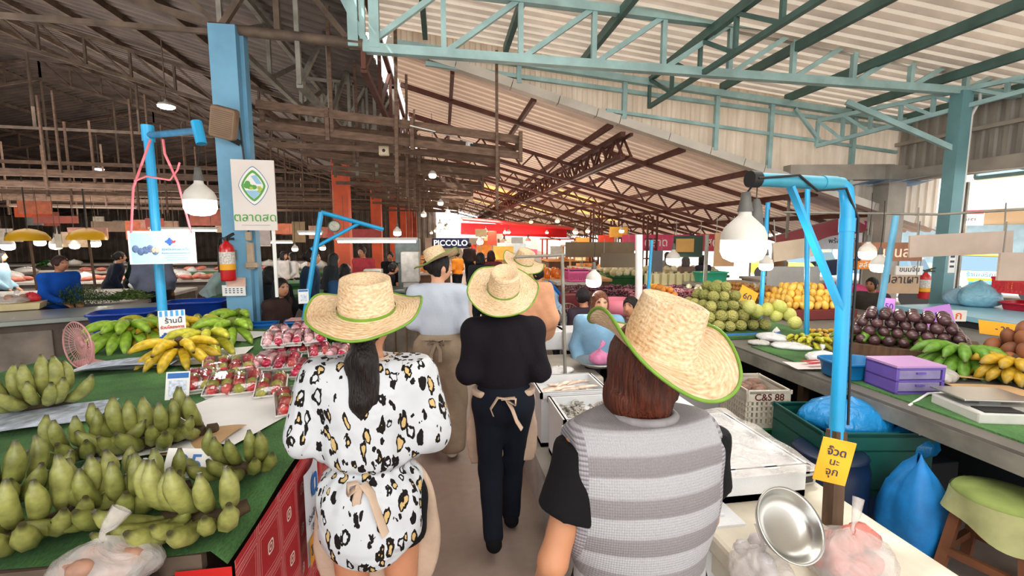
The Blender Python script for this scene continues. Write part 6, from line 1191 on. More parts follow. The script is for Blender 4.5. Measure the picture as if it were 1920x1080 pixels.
# hanging lights of the left hall
for px, py, d, lab in ((312, 201, 8.5, 'bright oval lamp high under the dark roof, nearest'), (186, 318, 16, 'small bright lamp far under the dark roof')):
    c = at(px, py, d); t = thing('ceiling_lamp', lab, 'lamp', c); mb = MB(); mb.lathe([(.001, -.03), (.1, -.025), (.14, .0), (.14, .02)], 20); mb.build('diffuser', M_bulb, t); mb = MB(); mb.lathe([(.145, .02), (.13, .06), (.04, .09), (.02, .14), (.001, .14)], 20); mb.build('housing', M_hous, t); mb = MB(); mb.bar((0, 0, .1), (0, 0, 1.2), .015); mb.build('hanger', M_rust, t)
def tube_light(label, px, py, d, L, rz, group=None, light=0, lit=True):
    c = at(px, py, d); t = thing('tube_light', label, 'tube light', c, rz, group); mb = MB(); mb.box((0, 0, .04), (L, .09, .05), bev=.01); mb.build('fitting', M_hous if lit else M_dust, t); mb = MB(); mb.tube([(-L/2+.03, 0, 0), (L/2-.03, 0, 0)], .02, 8); mb.build('tube', M_bulb if lit else mat('dusty_tube', '#8f867a', .6, 0, None), t); [MB().bar((sx*L*.4, 0, .05), (sx*L*.4, 0, .7), .008).build('hanger', M_rust, t) for sx in (-1, 1)]
    if light: l = bpy.data.lights.new('tube_glow', 'POINT'); l.energy = light; l.color = (1, .95, .88); l.shadow_soft_size = .15; o = bpy.data.objects.new('tube_glow', l); COL.objects.link(o); o.location = c-Vector((0, 0, .18))
    return t
for px, py, d, L, rz, lt, lab in [(708, 453, 7.2, 1.25, .1, 12, 'bright tube light over the middle left stalls'), (345, 432, 9, 1.2, .1, 14, 'tube light behind the hanging blue poster'), (582, 438, 9.5, .5, .1, 8, 'short tube light left of the dial scale'), (520, 455, 12, .8, .1, 10, 'tube light far right of the blue column'), (100, 372, 12, 3.4, .15, 0, 'long dusty strip fitting high at left, upper'), (140, 388, 13, 3.0, .15, 0, 'long dusty strip fitting high at left, lower'), (60, 360, 11, 3.2, .15, 0, 'long dusty strip fitting high at left edge')]: tube_light(lab, px, py, d, L, rz, None, lt, lt > 0)
for px, py, d, r, lt, w_, lab in [(745, 438, 8.2, .07, 16, False, 'glaring round bulb before the orange columns'), (15, 463, 8.5, .1, 14, False, 'lit bulb at far left over the counters'), (75, 456, 9, .09, 8, False, 'lit bulb right of the first yellow shade'), (178, 458, 9.5, .1, 14, False, 'lit bulb under the second yellow shade'), (105, 462, 9, .1, 14, True, 'warm glaring bulb between the yellow shades'), (140, 462, 10, .09, 8, True, 'warm bulb left of the second yellow shade'), (553, 468, 11, .07, 6, False, 'small bulb far right of the blue column'), (605, 466, 11, .07, 6, False, 'small bulb beside the dial scale'), (811, 330, 7.5, .06, 0, False, 'small white bulb hanging from timber rack, nearest'), (826, 382, 10, .06, 4, False, 'small white bulb hanging from second timber rack'), (838, 430, 13, .07, 6, False, 'small white bulb further down the timber racks')]: bulb(lab, at(px, py, d), r, w_, at(px, py, d)+Vector((0, 0, 1.0)), lt)
for px, py, d, r, lt, w_, lab in [(1113, 530, 4.45, .075, 3, False, 'lit dome bulb hanging above the light blue woman'), (1262, 490, 7.5, .11, 12, False, 'lit bulb over the grape stall'), (1436, 500, 5.6, .08, 8, False, 'smaller lit bulb right of the big near right one'), (1626, 478, 5.2, .085, 8, False, 'white lit bulb before the brown lettered board'), (1648, 502, 4.8, .08, 8, True, 'warm lit bulb in front of the brown lettered board')]: bulb(lab, at(px, py, d), r, w_, at(px, py, d)+Vector((0, 0, .7)), lt)
for px, py, d, lab in ((52, 441, 8.2, 'yellow dome lamp shade, left of two over the left counters'), (163, 440, 8.6, 'yellow dome lamp shade, right of two over the left counters')):
    c = at(px, py, d); t = thing('pendant_lamp', lab, 'lamp', c); mb = MB(); mb.lathe([(.3, -.1), (.29, -.04), (.23, .05), (.12, .1), (.03, .12)], 28); mb.lathe([(.295, -.1), (.285, -.04), (.225, .045), (.12, .095)], 28); mb.build('shade', mat('yellow_enamel', '#d9a516', .35, 0, (4, .1)), t); mb = MB(); mb.bar((0, 0, .1), (0, 0, 1.2), .015); mb.build('cord', M_blackr, t); mb = MB(); mb.bar((.02, 0, -.05), (.05, 0, -1.0), .03); mb.build('pole', M_wood, t)
# cctv and box on the racks
for px, py, d, lab in ((880, 271, 6.1, 'white bullet camera on the nearest timber rack'),): c = at(px, py, d); t = thing('security_camera', lab, 'camera', c, .6); mb = MB(); mb.box((0, 0, 0), (.08, .07, .06), bev=.008); mb.build('mount', M_white, t); mb = MB(); mb.tube([(0, -.02, -.01), (.05, -.08, -.03)], .022, 12); mb.build('lens_barrel', M_black, t); mb = MB(); mb.tube([(0, 0, .03), (-.4, .0, .08), (-.9, .0, .1)], .008, 6); mb.build('cable', M_white, t)
c = at(720, 283, 5.9); t = thing('junction_box', 'cream junction box on the nearest timber rack', 'box', c); mb = MB(); mb.box((0, 0, 0), (.13, .07, .12), bev=.012); mb.build('box_body', mat('cream_box', '#c9b79c', .6, 0, (9, .15)), t); mb = MB(); mb.lathe([(.001, .04), (.02, .04), (.02, .03)], 12, rot=RX9); mb.build('dial', M_black, t)
# loose hall goods: red boxes, hung bags
for px, py, d, w_, h_, col, lab in [(62, 398, 10, .7, .22, '#b8481c', 'orange sign box under the strips at far left'), (105, 412, 10, .9, .16, '#8f4a3c', 'row of reddish packets hung at far left'), (290, 420, 9.5, .36, .24, '#c25a50', 'red and white notice behind the pink cords'), (490, 445, 6.5, .24, .22, '#d8c4bc', 'white notice with red print right of the blue column'), (560, 435, 11, .3, .5, '#a08560', 'tan hanging cloth right of the blue column'), (110, 452, 8.4, .12, .26, '#d9d0bc', 'clear bag hanging between the yellow shades'), (210, 425, 11, .9, .25, '#7d6a58', 'brown board hung over the left rows'), (665, 440, 14, 1.6, .35, '#a33a3a', 'dull red banner between orange columns')]:
    c = at(px, py, d); t = thing('hanging_sign', lab, 'sign', c, jit(.1)); mb = MB(); mb.box((0, 0, 0), (w_, .02, h_), bev=.006); mb.build('panel', mat('sign_'+col, col, .6, 0, (6, .25)), t); [MB().bar((sx*w_*.4, 0, h_*.5), (sx*w_*.4, 0, h_*.5+.6), .006).build('hanger', M_rust, t) for sx in (-1, 1)]
# loose cardboard and cabinets at the middle left
for px, py, d, w_, dd, h_, col, lab in [(765, 470, 9.5, .5, .4, .5, '#6f7a78', 'grey steel rack box beside the middle stalls'), (770, 500, 9, .35, .35, .6, '#b9b4ac', 'stack of pale jars beside the steel rack box'), (700, 512, 7.6, .3, .2, .14, '#8d8c80', 'fan shaped grey basket on navy counter')]:
    c = at(px, py, d); mb = MB(); mb.box((0, 0, 0), (w_, dd, h_), bev=.02); mb.box((0, 0, (.88 if d < 9.2 else .0)/2-(c.z+h_/2)/2), (w_*.8, dd*.8, max(.05, c.z-h_/2-(.88 if d < 9.2 else 0)))); [mb.box((0, -dd/2-.004, -h_*.3+h_*.2*k), (w_*.8, .006, h_*.08)) for k in range(4)]; mb.build('storage_box', mat('storage_'+col, col, .6, 0, (8, .3)), label=lab, cat='box', loc=c)

# dusty battens and hung clutter across the left hall
for i, (y, z, x0, x1) in enumerate(((8.6, 2.75, -12, -3), (9.4, 3.05, -13, -3), (10.6, 2.8, -15, -3), (11.8, 3.1, -16, -3), (13.2, 2.85, -18, -3), (15, 3.1, -19, -3), (17.5, 2.9, -21, -3), (20.5, 3.2, -23, -3))):
    mb = MB(); mb.bar((x0, y-.4, z), (x1, y, z-.1), .06, .08); mb.bar((x0, y-.1, z+.18), (x1, y+.25, z+.1), .05, .06)
    for k_ in range(7): x = x0+(x1-x0)*(k_+.5)/7; mb.bar((x, y-.2, z-.25-.2*(k_ % 2)), (x, y-.2, z+1.3), .03)
    tag(mb.build('hanging_batten', M_dust), 'dusty timber battens hung over the left hall counters', 'battens', 'dusty battens over the left hall')
pal = ['#a3523c', '#b9a48a', '#8f6f58', '#c9bfae', '#a8786a', '#6d6f6a', '#b5603f', '#d0c4b4']
rn = random.Random(5)
for k_ in range(34):
    y = rn.choice((8.7, 10.7, 12.0, 13.4, 15.2, 17.7)); x = rn.uniform(-14, -3.2); c_ = pal[k_ % 8]; w_ = rn.uniform(.25, .7); h_ = rn.uniform(.2, .5); z = rn.uniform(1.75, 2.5)
    t = thing('hanging_packet', 'small card or packet hung from battens over the left hall', 'packet', (x, y, z), rn.uniform(-.2, .2), 'hung packets in the left hall'); mb = MB(); mb.box((0, 0, 0), (w_, .05, h_), bev=.01); mb.build('packet_body', mat('hung_'+c_, c_, .6, 0, (9, .35)), t); mb = MB(); mb.bar((0, 0, h_/2), (0, 0, 2.9-z), .008); mb.build('string', M_rust, t)
meat = lump('meat_cut', .11, fruit_mat('meat_red', '#b5564a', '#d98a76', 8, .4, .2), 1.4, .5, .1); many(meat, 36, lambda k: ((-5.3-.42*(k % 12)+jit(.1), (11.25 if k < 24 else 14.5)+.25*((k//12) % 2)+jit(.05), .95), (jit(.3), jit(.3), jit(3))), 'pinkish red cut of meat on a far left counter', 'meat', 'meat on the far left counters')
for x, y in ((-6, 10.8), (-9, 12.5), (-4.5, 14), (-12, 16)): l = bpy.data.lights.new('stall_fill', 'POINT'); l.energy = 45; l.color = (1, .86, .7); l.shadow_soft_size = .2; o = bpy.data.objects.new('stall_fill', l); COL.objects.link(o); o.location = (x, y, 2.0)  # added point lights without fixtures, brightening the back of the left hall
# ================================================================ middle right stalls and far aisle
def stall(label, c, w, d, z, top, front, rz=0): 
    t = thing('market_stall', label, 'stall', (c[0], c[1], 0), rz); mb = MB(); mb.box((0, 0, z-.03), (w, d, .06), bev=.008); mb.build('table_top', top, t); mb = MB(); mb.box((0, 0, (z-.06)/2), (w-.1, d-.1, z-.06)); mb.build('base', front, t); return t
M_brownst = mat('brown_stall', '#6a4c38', .7, 0, (4, .3)); M_ltop = mat('warm_table_top', '#d09a5c', .5, 0, (4, .15)); M_green2 = mat('fresh_green_cloth', '#5a8f2a', .7, 0, (4, .2))
stall('grape stall behind the light blue woman', (3.2, 7.4), 2.2, 1.0, .86, M_brownst, M_brownst, -.1); stall('green fronted stall left of the big right bulb', (5.1, 7.3), 1.6, .9, .9, M_green2, M_green2, -.1); stall('orange topped table in the middle distance', (1.48, 7.6), 1.1, .9, .84, M_ltop, M_conc, 0); stall('juice stall with orange jars', (2.4, 10), 2.6, 1.0, .95, M_ltop, M_brownst, -.1); stall('dark green stall of pale vegetables', (5.35, 10.6), 3.0, 1.1, .95, M_grc, M_grc, -.1); stall('far bright food stall at right', (8.2, 9.4), 2.2, 1.2, .9, M_top, M_brownst, -.2)
for k, (x, y, lab) in enumerate(((-.4, 13, 'far stall left of the aisle, nearest'), (-.5, 17, 'far stall left of the aisle, second'), (2.2, 14, 'far stall right of the aisle, nearest'), (2.3, 18, 'far stall right of the aisle, second'), (2.2, 23, 'far stall right of the aisle, third'), (-.5, 22, 'far stall left of the aisle, third'), (5.2, 14, 'far stall before the street, nearest'), (5.4, 19, 'far stall before the street, second'))): stall(lab, (x, y), 1.3 if x < 1 else 2.2, 1.4, .9, M_ltop if k % 2 else M_top, M_brownst)
FS = [(-.4, 13, .4), (-.5, 17, .4), (2.2, 14, .85), (2.3, 18, .85), (2.2, 23, .85), (-.5, 22, .4), (5.2, 14, .85), (5.4, 19, .85)]
M_grape = fruit_mat('grape_skin', '#4a1f30', '#7d3c4c', 20, .3, .4); M_rgr = fruit_mat('red_grape', '#8a4550', '#b06a70', 20, .3, .4)
def cluster(name, m, R_=.10, n=34, r=.018):
    mb = MB(); rnd = random.Random(3)
    for _ in range(n): a = rnd.random()*6.28; q = rnd.random(); mb.ball((math.cos(a)*R_*(1-q*.6)*rnd.random()**.4, math.sin(a)*R_*.6*rnd.random(), .02+q*.09), r, 6)
    return mb.build(name, m)
g1 = cluster('grape_bunch', M_grape); many(g1, 44, lambda k: ((2.15+.19*(k % 11)+jit(.05), 7.1+.2*(k//11)+jit(.05)-.02*(k % 11), .87+.03*(k//22)), (0, 0, jit(3))), 'dark red grape bunch on the stall behind the light blue woman', 'grapes', 'dark grape bunches')
g2 = cluster('grape_bunch', M_rgr); many(g2, 24, lambda k: ((2.95+.16*(k % 8)+jit(.05), 6.75+.18*(k//8)+jit(.05), .88+jit(.01)), (0, 0, jit(3))), 'rosy grape bunch at right end of the grape stall', 'grapes', 'rosy grape bunches')
vg = lump('vegetable_bundle', .09, fruit_mat('pale_vegetable', '#c9c08a', '#e0dcc0', 8, .6, 0), .8, .8, .1); many(vg, 60, lambda k: ((3.95+.19*(k % 15)+jit(.04), 10.2+.22*(k//15)+jit(.05), 1.0+.06*((k//15) % 2)), (jit(1), jit(1), jit(3))), 'pale vegetable bundle on the dark green stall', 'vegetable', 'pale vegetables on the dark green stall')
vg2 = lump('sprout_bundle', .06, fruit_mat('pale_sprouts', '#d8cfa6', '#ece6cc', 14, .6, 0), .8, .7, .12); many(vg2, 48, lambda k: ((4.4+.12*(k % 12)+jit(.03), 7.0+.17*(k//12)+jit(.04), .93+.04*((k//12) % 2)), (jit(1), jit(1), jit(3))), 'pale sprout bundle on the fresh green stall', 'sprouts', 'sprout bundles')
mb = MB(); mb.lathe([(.001, 0), (.06, 0), (.065, .02), (.065, .17), (.045, .2), (.045, .22), (.001, .22)], 14); jar = mb.build('juice_jar', mat('orange_juice', '#e8791a', .25, 0, (5, .1), coat=.5)); many(jar, 16, lambda k: ((1.4+.22*(k % 8), 9.75+.3*(k//8), .955), (0, 0, 0)), 'orange juice jar on the juice stall', 'jar', 'orange juice jars')
mb = MB(); mb.box((0, 0, .12), (.12, .12, .24), bev=.02); mb.lathe([(.03, .24), (.03, .27), (.001, .27)], 10); jar2 = mb.build('pale_bottle', mat('pale_soy_bottle', '#e4d9a8', .4, 0, (5, .1))); many(jar2, 9, lambda k: ((4.0+.16*k, 8.4, .902), (0, 0, jit(.1))), 'pale yellow bottle in the row under a mirror stall', 'bottle', 'pale bottles at right'); stall('small bottle stand under the dark mirror board', (4.65, 8.4), 1.6, .4, .9, M_top, M_brownst)
mb = MB(); mb.box((0, 0, .05), (.28, .2, .1), bev=.01); bx_ = mb.build('packet', mat('warm_packets', '#d9914a', .5, 0, (12, .3))); many(bx_, 60, lambda k: (lambda q: ((q[0]+jit(q[2]), q[1]+jit(.5), .905), (0, 0, jit(.3))))(FS[k % 8]), 'small warm coloured packet on a far aisle stall', 'packet', 'packets on far stalls')
# bottles / bag of small things
# posts and hanging boards of the middle right
def post(label, px0, py0, px1, py1, d, r, m, zb=None): a = at(px0, py0, d); b = at(px1, py1, d); mb = MB(); t = thing('stall_pole', label, 'pole', (b.x, b.y, 0)); mb.tube([Vector((0, 0, b.z if zb is None else zb)), a-Vector((b.x, b.y, 0))], r, 10); mb.build('tube', m, t); return t
post('white wrapped pole right of the grape stall', 1198, 440, 1202, 580, 5.6, .045, M_white, .0); post('blue and grey pole beside the white wrapped pole', 1222, 450, 1208, 570, 5.8, .02, M_blue, .0); post('thin blue pole with grey wrapped top before the mangoes', 1514, 350, 1514, 612, 4.8, .025, M_blue, .78); post('slim blue pole leaning before the brown lettered board', 1680, 405, 1640, 625, 4.4, .028, mat('pale_blue_pole', '#5fa6c8', .5, 0, (4, .2)), .78); post('grey and blue pole behind the custard apples', 1440, 380, 1426, 575, 6.0, .028, M_blue, .0); post('grey pole left of the big right bulb', 1326, 440, 1320, 560, 7.2, .03, M_greyst, .0); post('rusty pole right of the bulb', 1580, 470, 1570, 580, 6.4, .03, M_greyst, .0)
def board(label, px, py, d, w_, h_, col, rz, txts=(), name='sign_board', cat='sign', rot=None, noise=(6, .12), hang=True, emit=None):
    c = at(px, py, d); t = thing(name, label, cat, c, rot=rot or (0, 0, rz)); mb = MB(); mb.box((0, 0, 0), (w_, .02, h_)); mb.build('panel', mat('board_'+col+('e' if emit else ''), col, .6, 0, noise, emit=emit), t)
    for tx, sz, x, z, cm in txts: text(tx, sz, t, (x, -.0115, z), FW, cm, bold=sz*.012)
    if hang:
        [MB().bar((sx*w_*.42, 0, h_*.5), (sx*w_*.42, 0, h_*.5+.25), .008).build('hanger', M_greyst, t) for sx in (-1, 1)]
    return t
tw = mat('print_white', '#f2f0ea', .5, 0, None); tbr = mat('print_brick', '#8a3a24', .6, 0, None); tor = mat('print_orange', '#e2641c', .5, 0, None)
board('long olive brown fabric board hung over the middle stalls', 1125, 468, 9.0, 1.4, .30, '#6f5c40', -.05); board('dark green brown board lower right of the long one', 1165, 488, 8.2, .75, .26, '#5a4a34', -.15); board('dark green board with amber photograph', 1290, 462, 7.6, .50, .36, '#243a2c', -.1)
t = board('amber photo panel on the dark green board', 1284, 460, 7.5, .3, .22, '#b08440', -.1, hang=False); board('brown paper covered panel behind the big right bulb', 1358, 468, 7.0, .32, .52, '#a8835c', -.1); board('beige cardboard sign right of the big bulb', 1487, 468, 5.0, .46, .21, '#b8a48e', -.1, rot=(0, math.radians(-8), -.1)); board('pale grey placard behind the mango rows', 1487, 525, 7.5, .9, .45, '#b4b4b2', -.1); board('dark blackboard at a middle right stall', 1232, 490, 9, .22, .42, '#5f6166', -.1)
board('brown painted board with pale outlined Thai letters', 1672, 472, 5.4, .72, .22, '#8a5a3e', -.15, [('เงินสด', .17, .1, -.01, mat('outline_cream', '#e6cdb8', .6, 0, None))], noise=(5, .35)); board('brown board left of the lettered one', 1610, 470, 5.6, .34, .2, '#7d5a44', -.15); board('wide blank beige board hung at right', 1800, 458, 4.1, .85, .2, '#b3a294', -.25, rot=(0, math.radians(-3), -.25)); board('blank beige board at right edge', 1912, 500, 3.7, .32, .23, '#b3a294', -.25)
board('white hexagon sign with black Thai letters', 1704, 507, 6.0, .34, .12, '#e8e8e4', -.2, [('ขนมจีน', .09, 0, .012, M_black)]); board('orange sign with white Thai letters', 1622, 497, 6.2, .28, .11, '#e8871c', -.2, [('สลัด', .10, 0, 0, tw)]); board('tan cardboard with black handwriting', 1688, 533, 5.9, .46, .24, '#b5977a', -.2, [('ปลาเผา', .15, 0, .06, M_black)]); board('small red and white lettered card at the fruit heap', 1796, 592, 4.9, .15, .12, '#eee8e0', -.3, [('ก', .12, 0, 0, tor)], hang=False)
mb = MB(); a = at(1470, 398, 5.2); b = at(1925, 392, 4.2); mb.tube([a, at(1760, 402, 4.6), b], .012, 8); mb.build('hanging_rail', M_greyst, label='thin steel rail the blank beige boards hang from', cat='rail')
c = at(1731, 560, 6.25); extinguisher('red fire extinguisher on the teal post at right', c, -.6, .78)
c = at(1757, 530, 6.4); t = thing('notice_strip', 'white strip notice on the teal post', 'notice', (7.12, 5.4, 1.5), -.1); mb = MB(); mb.box((0, 0, 0), (.1, .01, .3)); mb.build('mounted_sheet', M_white, t); mb = MB(); [mb.box((0, -.007, .08-.07*k), (.06, .004, .03)) for k in range(3)]; mb.build('print', td, t)
# back right counter with baskets and pots
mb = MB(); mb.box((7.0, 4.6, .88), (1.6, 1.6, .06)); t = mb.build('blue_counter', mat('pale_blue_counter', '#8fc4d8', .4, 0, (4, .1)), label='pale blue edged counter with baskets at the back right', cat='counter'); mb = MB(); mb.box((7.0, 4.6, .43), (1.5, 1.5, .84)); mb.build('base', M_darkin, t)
for px, py, d, s_, m_, lab in ((1835, 565, 6.2, (.5, .4, .34), bag_mat('pale_blue_bag', '#7fb4c9', .9), 'bulging pale blue bag on the back right counter'), (1795, 575, 6.4, (.34, .3, .24), bag_mat('pale_blue_bag2', '#8fb4c9', .9), 'smaller blue bag left of the bulging one')): p = at(px, py, d); bag(lab, (p.x, p.y, .912), s_, m_, 0, tie=False, seed=int(px))
p = at(1880, 560, 6.3); crate('red plastic basket on the back right counter', (7.55, 4.9, 1.12), .5, .35, .2, mat('bright_red_plastic', '#d5202e', .4, 0, (5, .1)), .3); tub('red and blue pan under the red basket', (7.5, 4.75, .912), .5, .4, .1, mat('bright_red_plastic2', '#c81f38', .4, 0, (5, .1)), .2); tub('deep blue pan at the back right counter end', (7.2, 4.2, .912), .36, .3, .09, M_tubb, .2)
mb = MB(); mb.grid(lambda u, v: Vector((6.0+1.2*u, 6.6-.2*u, .95+.10*v+.02*math.sin(u*12)))+Vector((0, .5*v, 0)), 20, 4); mb.build('pink_cloth', mat('hot_pink_cloth', '#d9387a', .6, 0, (5, .15)), label='hot pink cloth over a table by the teal post', cat='cloth'); stall('table under the hot pink cloth', (6.6, 6.9), 1.3, .7, .94, M_top, M_conc, -.15)
# pedestal fan and red stool back
p = at(1062, 600, 5.4); t = thing('pedestal_fan', 'grey pedestal fan beside the foam blocks', 'fan', (p.x, p.y, 0), .3); mb = MB(); fz = p.z
F_ = lambda a, r, y=0: Vector((math.cos(a)*r, y, fz+math.sin(a)*r))
for r_ in (.2, .14, .08): mb.tube([F_(k*PI/12, r_, -.04*(1-r_/.2)) for k in range(25)], .005 if r_ > .15 else .003, 5, False)
for k in range(24): mb.bar(F_(k*PI/12, .03, -.035), F_(k*PI/12, .2), .003)
mb.build('grille', M_greyst, t); mb = MB(); mb.tube([(0, -.03, fz), (0, .14, fz)], .05, 14); mb.build('motor', mat('fan_grey', '#8b8d8c', .5, 0, None), t)
for k in range(3): mb = MB(); mb.box((math.cos(k*2.09)*.09, .0, fz+math.sin(k*2.09)*.09), (.14, .012, .07), Euler((.3, -k*2.09, 0)).to_matrix()); mb.build('blade', mat('fan_blade', '#b3b6b6', .4, 0, None), t)
mb = MB(); mb.bar((0, .1, 0), (0, .1, fz), .03); mb.lathe([(.18, 0), (.17, .03), (.001, .04)], 20, (0, .1, 0)); mb.build('stand', _M['fan_grey'], t)
p = at(1083, 565, 6.0); t = thing('red_chair', 'dark red chair back behind the pedestal fan', 'chair', (p.x, p.y, 0)); mb = MB(); mb.box((0, 0, .45), (.4, .4, .06), bev=.02); mb.build('seat', mat('maroon_vinyl', '#6a1c22', .5, 0, (5, .2)), t); mb = MB(); mb.box((0, .18, .85), (.42, .06, .5), bev=.03); mb.build('backrest', _M['maroon_vinyl'], t); [MB().bar((sx*.17, sy*.17, 0), (sx*.17, sy*.17, .43), .03).build('leg', M_black, t) for sx in (-1, 1) for sy in (-1, 1)]
mb = MB(); mb.lathe([(.001, 0), (.2, .0), (.22, .1), (.2, .2), (.19, .2), (.2, .1), (.001, .02)], 24); mb.build('pink_basin', mat('pink_basin', '#d9798c', .5, 0, None), label='pink basin right of the light blue woman', cat='basin', loc=at(1160, 575, 5.6)-Vector((0, 0, .1)))
p = at(1150, 590, 5.9); stackchair('pale grey chair behind the light blue woman', (p.x, p.y, 0), 2.9, mat('pale_grey_plastic', '#b5b3b0', .5, 0, None)); p = at(1132, 620, 4.9); stackchair('light blue chair under the light blue woman', (p.x+.05, p.y+.05, 0), 2.95, mat('sky_blue_plastic', '#3f86b8', .45, 0, None))
t = crate('pink mesh basket of packets by the juice jars', (2.6, 8.6, 1.0), .4, .3, .22, mat('pink_mesh', '#e65f9a', .5, 0, None)); stall('narrow stand under the pink mesh basket', (2.6, 8.7), .9, .6, .99, M_top, M_brownst)
tub('green tub behind the custard apples at right', (5.2, 8.2, .98), .6, .4, .2, mat('jade_plastic', '#3fc09a', .4, 0, None)); stall('bench under the jade tub', (5.4, 8.2), 1.4, .6, .98, M_top, M_brownst)
mb = MB(); mb.box((0, 0, .05), (.6, .45, .1), taper=.9); mb.build('cardboard_box', M_kraft, label='brown cardboard tray beside the mangoes', cat='box', loc=at(1560, 582, 6.3)-Vector((0, 0, .1)), rot=(.3, 0, .2))
# ================================================================ far end
t = board('dark blue shop fascia lettered in white at the aisle end', 845, 456, 19, 1.55, .42, '#16275a', 0, [('PICCOLO', .33, 0, 0, mat('lit_white_print', '#ffffff', .5, 0, None, emit=('#ffffff', 1.2)))])
mb = MB(); mb.box((0, .0, 0), (5.2, .1, .55)); mb.box((0, -1.0, .3), (5.2, 2.0, .06), Euler((.1, .05, 0)).to_matrix()); mb.build('red_canopy', mat('scarlet_canopy', '#d8121f', .5, 0, (1, .1)), label='long scarlet canopy at the far end of aisle', cat='canopy', loc=at(965, 432, 22), rot=(0, .03, 0))
for k, (px, d, lab) in enumerate(((900, 20, 'white lit lamp under the scarlet canopy, left'), (990, 21, 'white lit lamp under the scarlet canopy, right'), (945, 24, 'white lit lamp under the scarlet canopy, middle'))): bulb(lab, at(px, 455, d), .14, False, None, 20)
mb = MB(); mb.box((4.5, 41, .9), (12, .2, 1.8)); st(mb.build('wall_end', mat('sunlit_cream_wall', '#f4e4cc', .7, 0, (1, .2))), 'sunlit cream wall beyond the far end of the lean to', 'wall')
for px, d, h_, col, lab in ((1052, 21.5, 1.6, '#c2382e', 'red framed kiosk at the far right'), (1100, 17.6, 1.2, '#e0b27a', 'wooden kiosk front at middle right')):
    c = at(px, 480, d); mb = MB(); [mb.bar((sx*.8, sy*.5, -c.z), (sx*.8, sy*.5, h_-.8), .06) for sx in (-1, 1) for sy in (-1, 1)]; mb.box((0, 0, h_-.8), (1.8, 1.2, .06)); [mb.box((0, -.5, -.9+.12*k), (1.6, .03, .06)) for k in range(4)]; mb.build('kiosk', mat('kiosk_'+col, col, .6, 0, (5, .2)), label=lab, cat='kiosk', loc=c)
# ================================================================ the street at right
def shop(label, x, y, w, d, h_, col, rz=0):
    t = thing('shop_house', label, 'building', (x, y, 0), rz); mb = MB(); mb.box((0, 0, h_/2), (d, w, h_)); mb.build('facade', mat('facade_'+col, col, .7, 0, (1, .12)), t)
    for k in range(3):
        yy = -w/2+w*(k+.5)/3; mb = MB(); mb.box((-d/2-.02, yy, h_*.72), (.06, w*.22, h_*.2)); f = mb.build('window', mat('window_dark', '#7f97a6', .2, 0, None), t)
        mb = MB(); mb.box((-d/2-.02, yy, 1.2), (.06, w*.26, 2.2)); mb.build('shutter', mat('shutter_blue', '#a9c6d6', .4, .2, (3, .2)), t)
    mb = MB(); mb.box((-d/2-.7, 0, 3.0), (1.6, w, .08), Euler((0, -.2, 0)).to_matrix()); mb.build('awning', mat('awning_'+col, '#d98a4c' if col < '#e5' else '#c9d6e0', .6, 0, (3, .1)), t); return t
shop('cream shop house across the street, nearest', 22, 4, 7, 4, 7, '#f3eee2'); shop('pale orange shop house across the street, middle', 22, 11.5, 7, 4, 6.5, '#edc9a4'); shop('white shop house across the street, farthest', 23, 20, 9, 4, 7, '#f6f5f0')
def sboard(label, px, py, d, w_, h_, col, txts, rz=-.6, em=None): return board(label, px, py, d, w_, h_, col, rz, txts, hang=False, emit=em)
def sub(t): return t
sboard('red white street sign with tall Thai letters beyond the teal post', 1804, 410, 12, .85, .36, '#e8e2dc', [('ลาเพย', .22, 0, -.05, mat('print_slate2', '#8f8c94', .5, 0, None))]); sboard('red strip above the street sign letters', 1804, 398, 11.9, .85, .1, '#c8343a', []); sboard('sky blue street sign with two Thai words', 1851, 540, 12.5, .55, .40, '#59b4e0', [('เกมส์', .15, 0, .08, td), ('เกษตร', .15, 0, -.09, td)]); sboard('red orange street poster with yellow curl', 1779, 542, 12, .5, .5, '#dd3b24', [('ร', .4, -.05, 0, mat('print_gold', '#f2b632', .5, 0, None))]); sboard('long white and blue shop sign along the street', 1830, 515, 13, 1.6, .2, '#dfe8f0', [('ร้านเจริญ', .17, .1, 0, tb)]); sboard('blue bordered white banner over the street stalls', 1560, 452, 10, 1.3, .36, '#e4ecf4', [('9', .3, -.35, 0, mat('print_azure', '#1c9ad0', .5, 0, None)), ('พร้อมเพย์', .14, .2, 0, td)], -.3)
mb = MB(); mb.box((0, 0, 0), (.3, .02, .6)); sboard('plain blue street panel beside the red poster', 1815, 548, 12.4, .22, .6, '#2f86c4', [])
def cart(label, px, py, d, col, L=2.6):
    c = at(px, py, d); t = thing('car', label, 'car', (c.x, c.y, 0), .4); m_ = mat('car_'+col, col, .25, .1, None, coat=.6); mb = MB(); mb.box((0, 0, .55), (1.6, 3.6, .6), bev=.15); mb.build('car_body', m_, t); mb = MB(); mb.box((0, -.1, 1.05), (1.4, 2.0, .5), taper=.8, bev=.05); mb.build('cabin', mat('car_glass', '#5a7486', .1, 0, None), t); mb = MB(); mb.box((0, -.1, 1.31), (1.15, 1.5, .05), bev=.02); mb.build('roof_panel', m_, t)
    for sx in (-1, 1):
        for y in (-1.15, 1.15): mb = MB(); mb.tube([(sx*.72, y, .31), (sx*.84, y, .31)], .31, 18); mb.build('wheel', M_blackr, t)
    return t
cart('yellow car parked on the street at right', 1850, 520, 14, '#e2b828'); cart('white car seen behind the warm bulb', 1640, 520, 13, '#d9dde0'); cart('yellow car further along the street', 1500, 500, 19, '#e6c94a')
